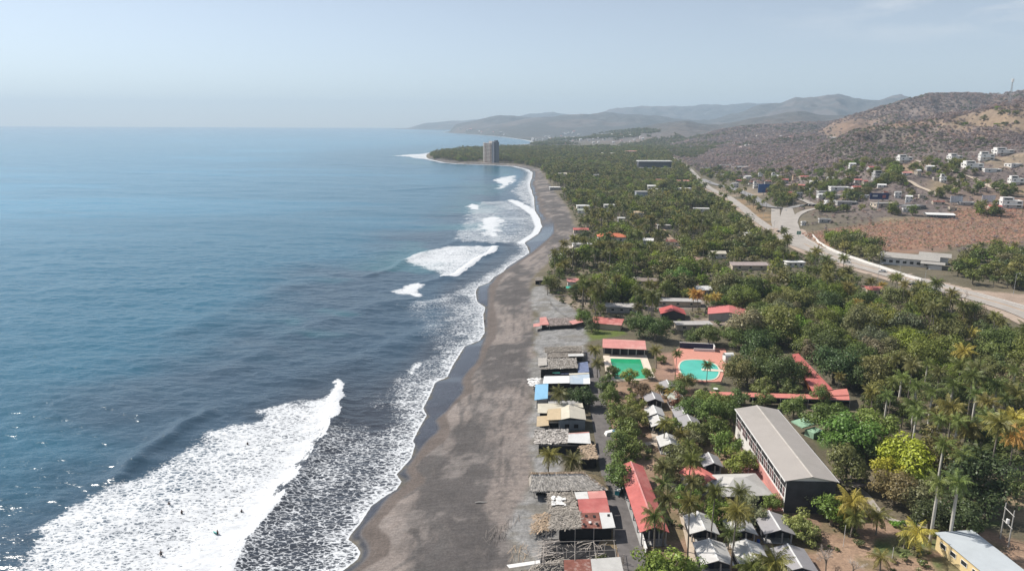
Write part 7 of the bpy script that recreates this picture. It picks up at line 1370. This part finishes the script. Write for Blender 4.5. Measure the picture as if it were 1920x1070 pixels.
# far town
far_wall = [MB().box((0, 0, 2), (1, 1, 5)) for _ in range(1)]
tw = []
for q, n in [([(1020, 275), (1060, 258), (1130, 246), (1180, 250), (1240, 262), (1290, 280), (1240, 284), (1140, 270)], 46), ([(980, 262), (1040, 252), (1100, 244), (1060, 262), (1010, 268)], 16), ([(1280, 285), (1330, 262), (1420, 246), (1470, 256), (1400, 282)], 16), ([(850, 243), (905, 240), (940, 250), (960, 256)], 8), ([(935, 300), (985, 296), (1010, 300), (960, 303)], 6), ([(830, 300), (900, 302), (890, 296), (840, 296)], 4)]:
    xs = [a[0] for a in q]; ys = [a[1] for a in q]; k_ = 0
    while k_ < n:
        x, y = rg.uniform(min(xs), max(xs)), rg.uniform(min(ys), max(ys))
        if inside(np.array([x]), np.array([y]), q)[0]: tw.append((x, y)); k_ += 1
for x, y in tw:
    q = PG(x, y)
    if q.y > 9000 or q.z < .5: continue
    s = q.y/FPX; w = max(7, s*rg.uniform(2.2, 5.0)); d = w*.7; h = max(3, s*rg.uniform(1.2, 2.2)); e = empty('distant_house', (q.x, q.y, q.z), rg.uniform(-.4, .4), 'small pale house in the far town behind the point', 'house', 'far town houses')
    MB().box((0, 0, h/2), (w, d, h+2)).build('wall', M_WHITE, e); m_ = rg.choice((M_WTRIM, M_WTRIM, M_PINK, M_WALLG)); MB().slab([(-w*.55, -d*.56, h+1), (w*.55, -d*.56, h+1), (w*.55, d*.56, h+1+h*.35), (-w*.55, d*.56, h+1+h*.35)], .3).build('roof', m_, e)
# ------------------------------------------------------------ labels for every plant: look, kind, side of the nearest landmark, order from it
ORD = ['', ', second nearest', ', third nearest', ', fourth nearest', ', fifth nearest', ', sixth nearest', ', seventh nearest', ', eighth nearest', ', ninth nearest', ', tenth nearest', ', eleventh nearest', ', twelfth nearest', ', thirteenth nearest', ', fourteenth nearest', ', fifteenth nearest', ', sixteenth nearest', ', seventeenth nearest', ', eighteenth nearest']
for e_, k_ in AUTOH: ALLP.append((e_, k_, '', e_.location.x, e_.location.y, e_.location.z))
lmp = [(l[0],)+proj(l[1:]) for l in LM]; buck = {}
for e, kind, look, x, y, z in ALLP:
    u, v = proj((x, y, z+5)); best = min(lmp, key=lambda l: (l[1]-u)**2+(1.6*(l[2]-v))**2); dx, dy = u-best[1], (v-best[2])*1.6
    if abs(dx) > abs(dy)*1.1: side = 'on the seaward side of' if dx < 0 else 'on the inland side of'
    else: side = 'beyond' if dy < 0 else 'in front of'
    buck.setdefault((kind, look, side, best[0]), []).append((math.hypot(dx, dy), e))
for (kind, look, side, lm), es in buck.items():
    es.sort(key=lambda t: t[0])
    for i, (_, e) in enumerate(es):
        kd = kind if kind != 'tree' else 'leafy tree'
        e['label'] = ' '.join(('%s %s %s %s%s' % (look, kd, side, lm, ORD[min(i, len(ORD)-1)] if i else '')).split())
print('PLANTS', len(ALLP), 'palms', np_, 'trees', nt_, 'mass', len(MASSP), len(MASST), 'scrub', NSCR, 'maxbucket', max(len(v) for v in buck.values()))
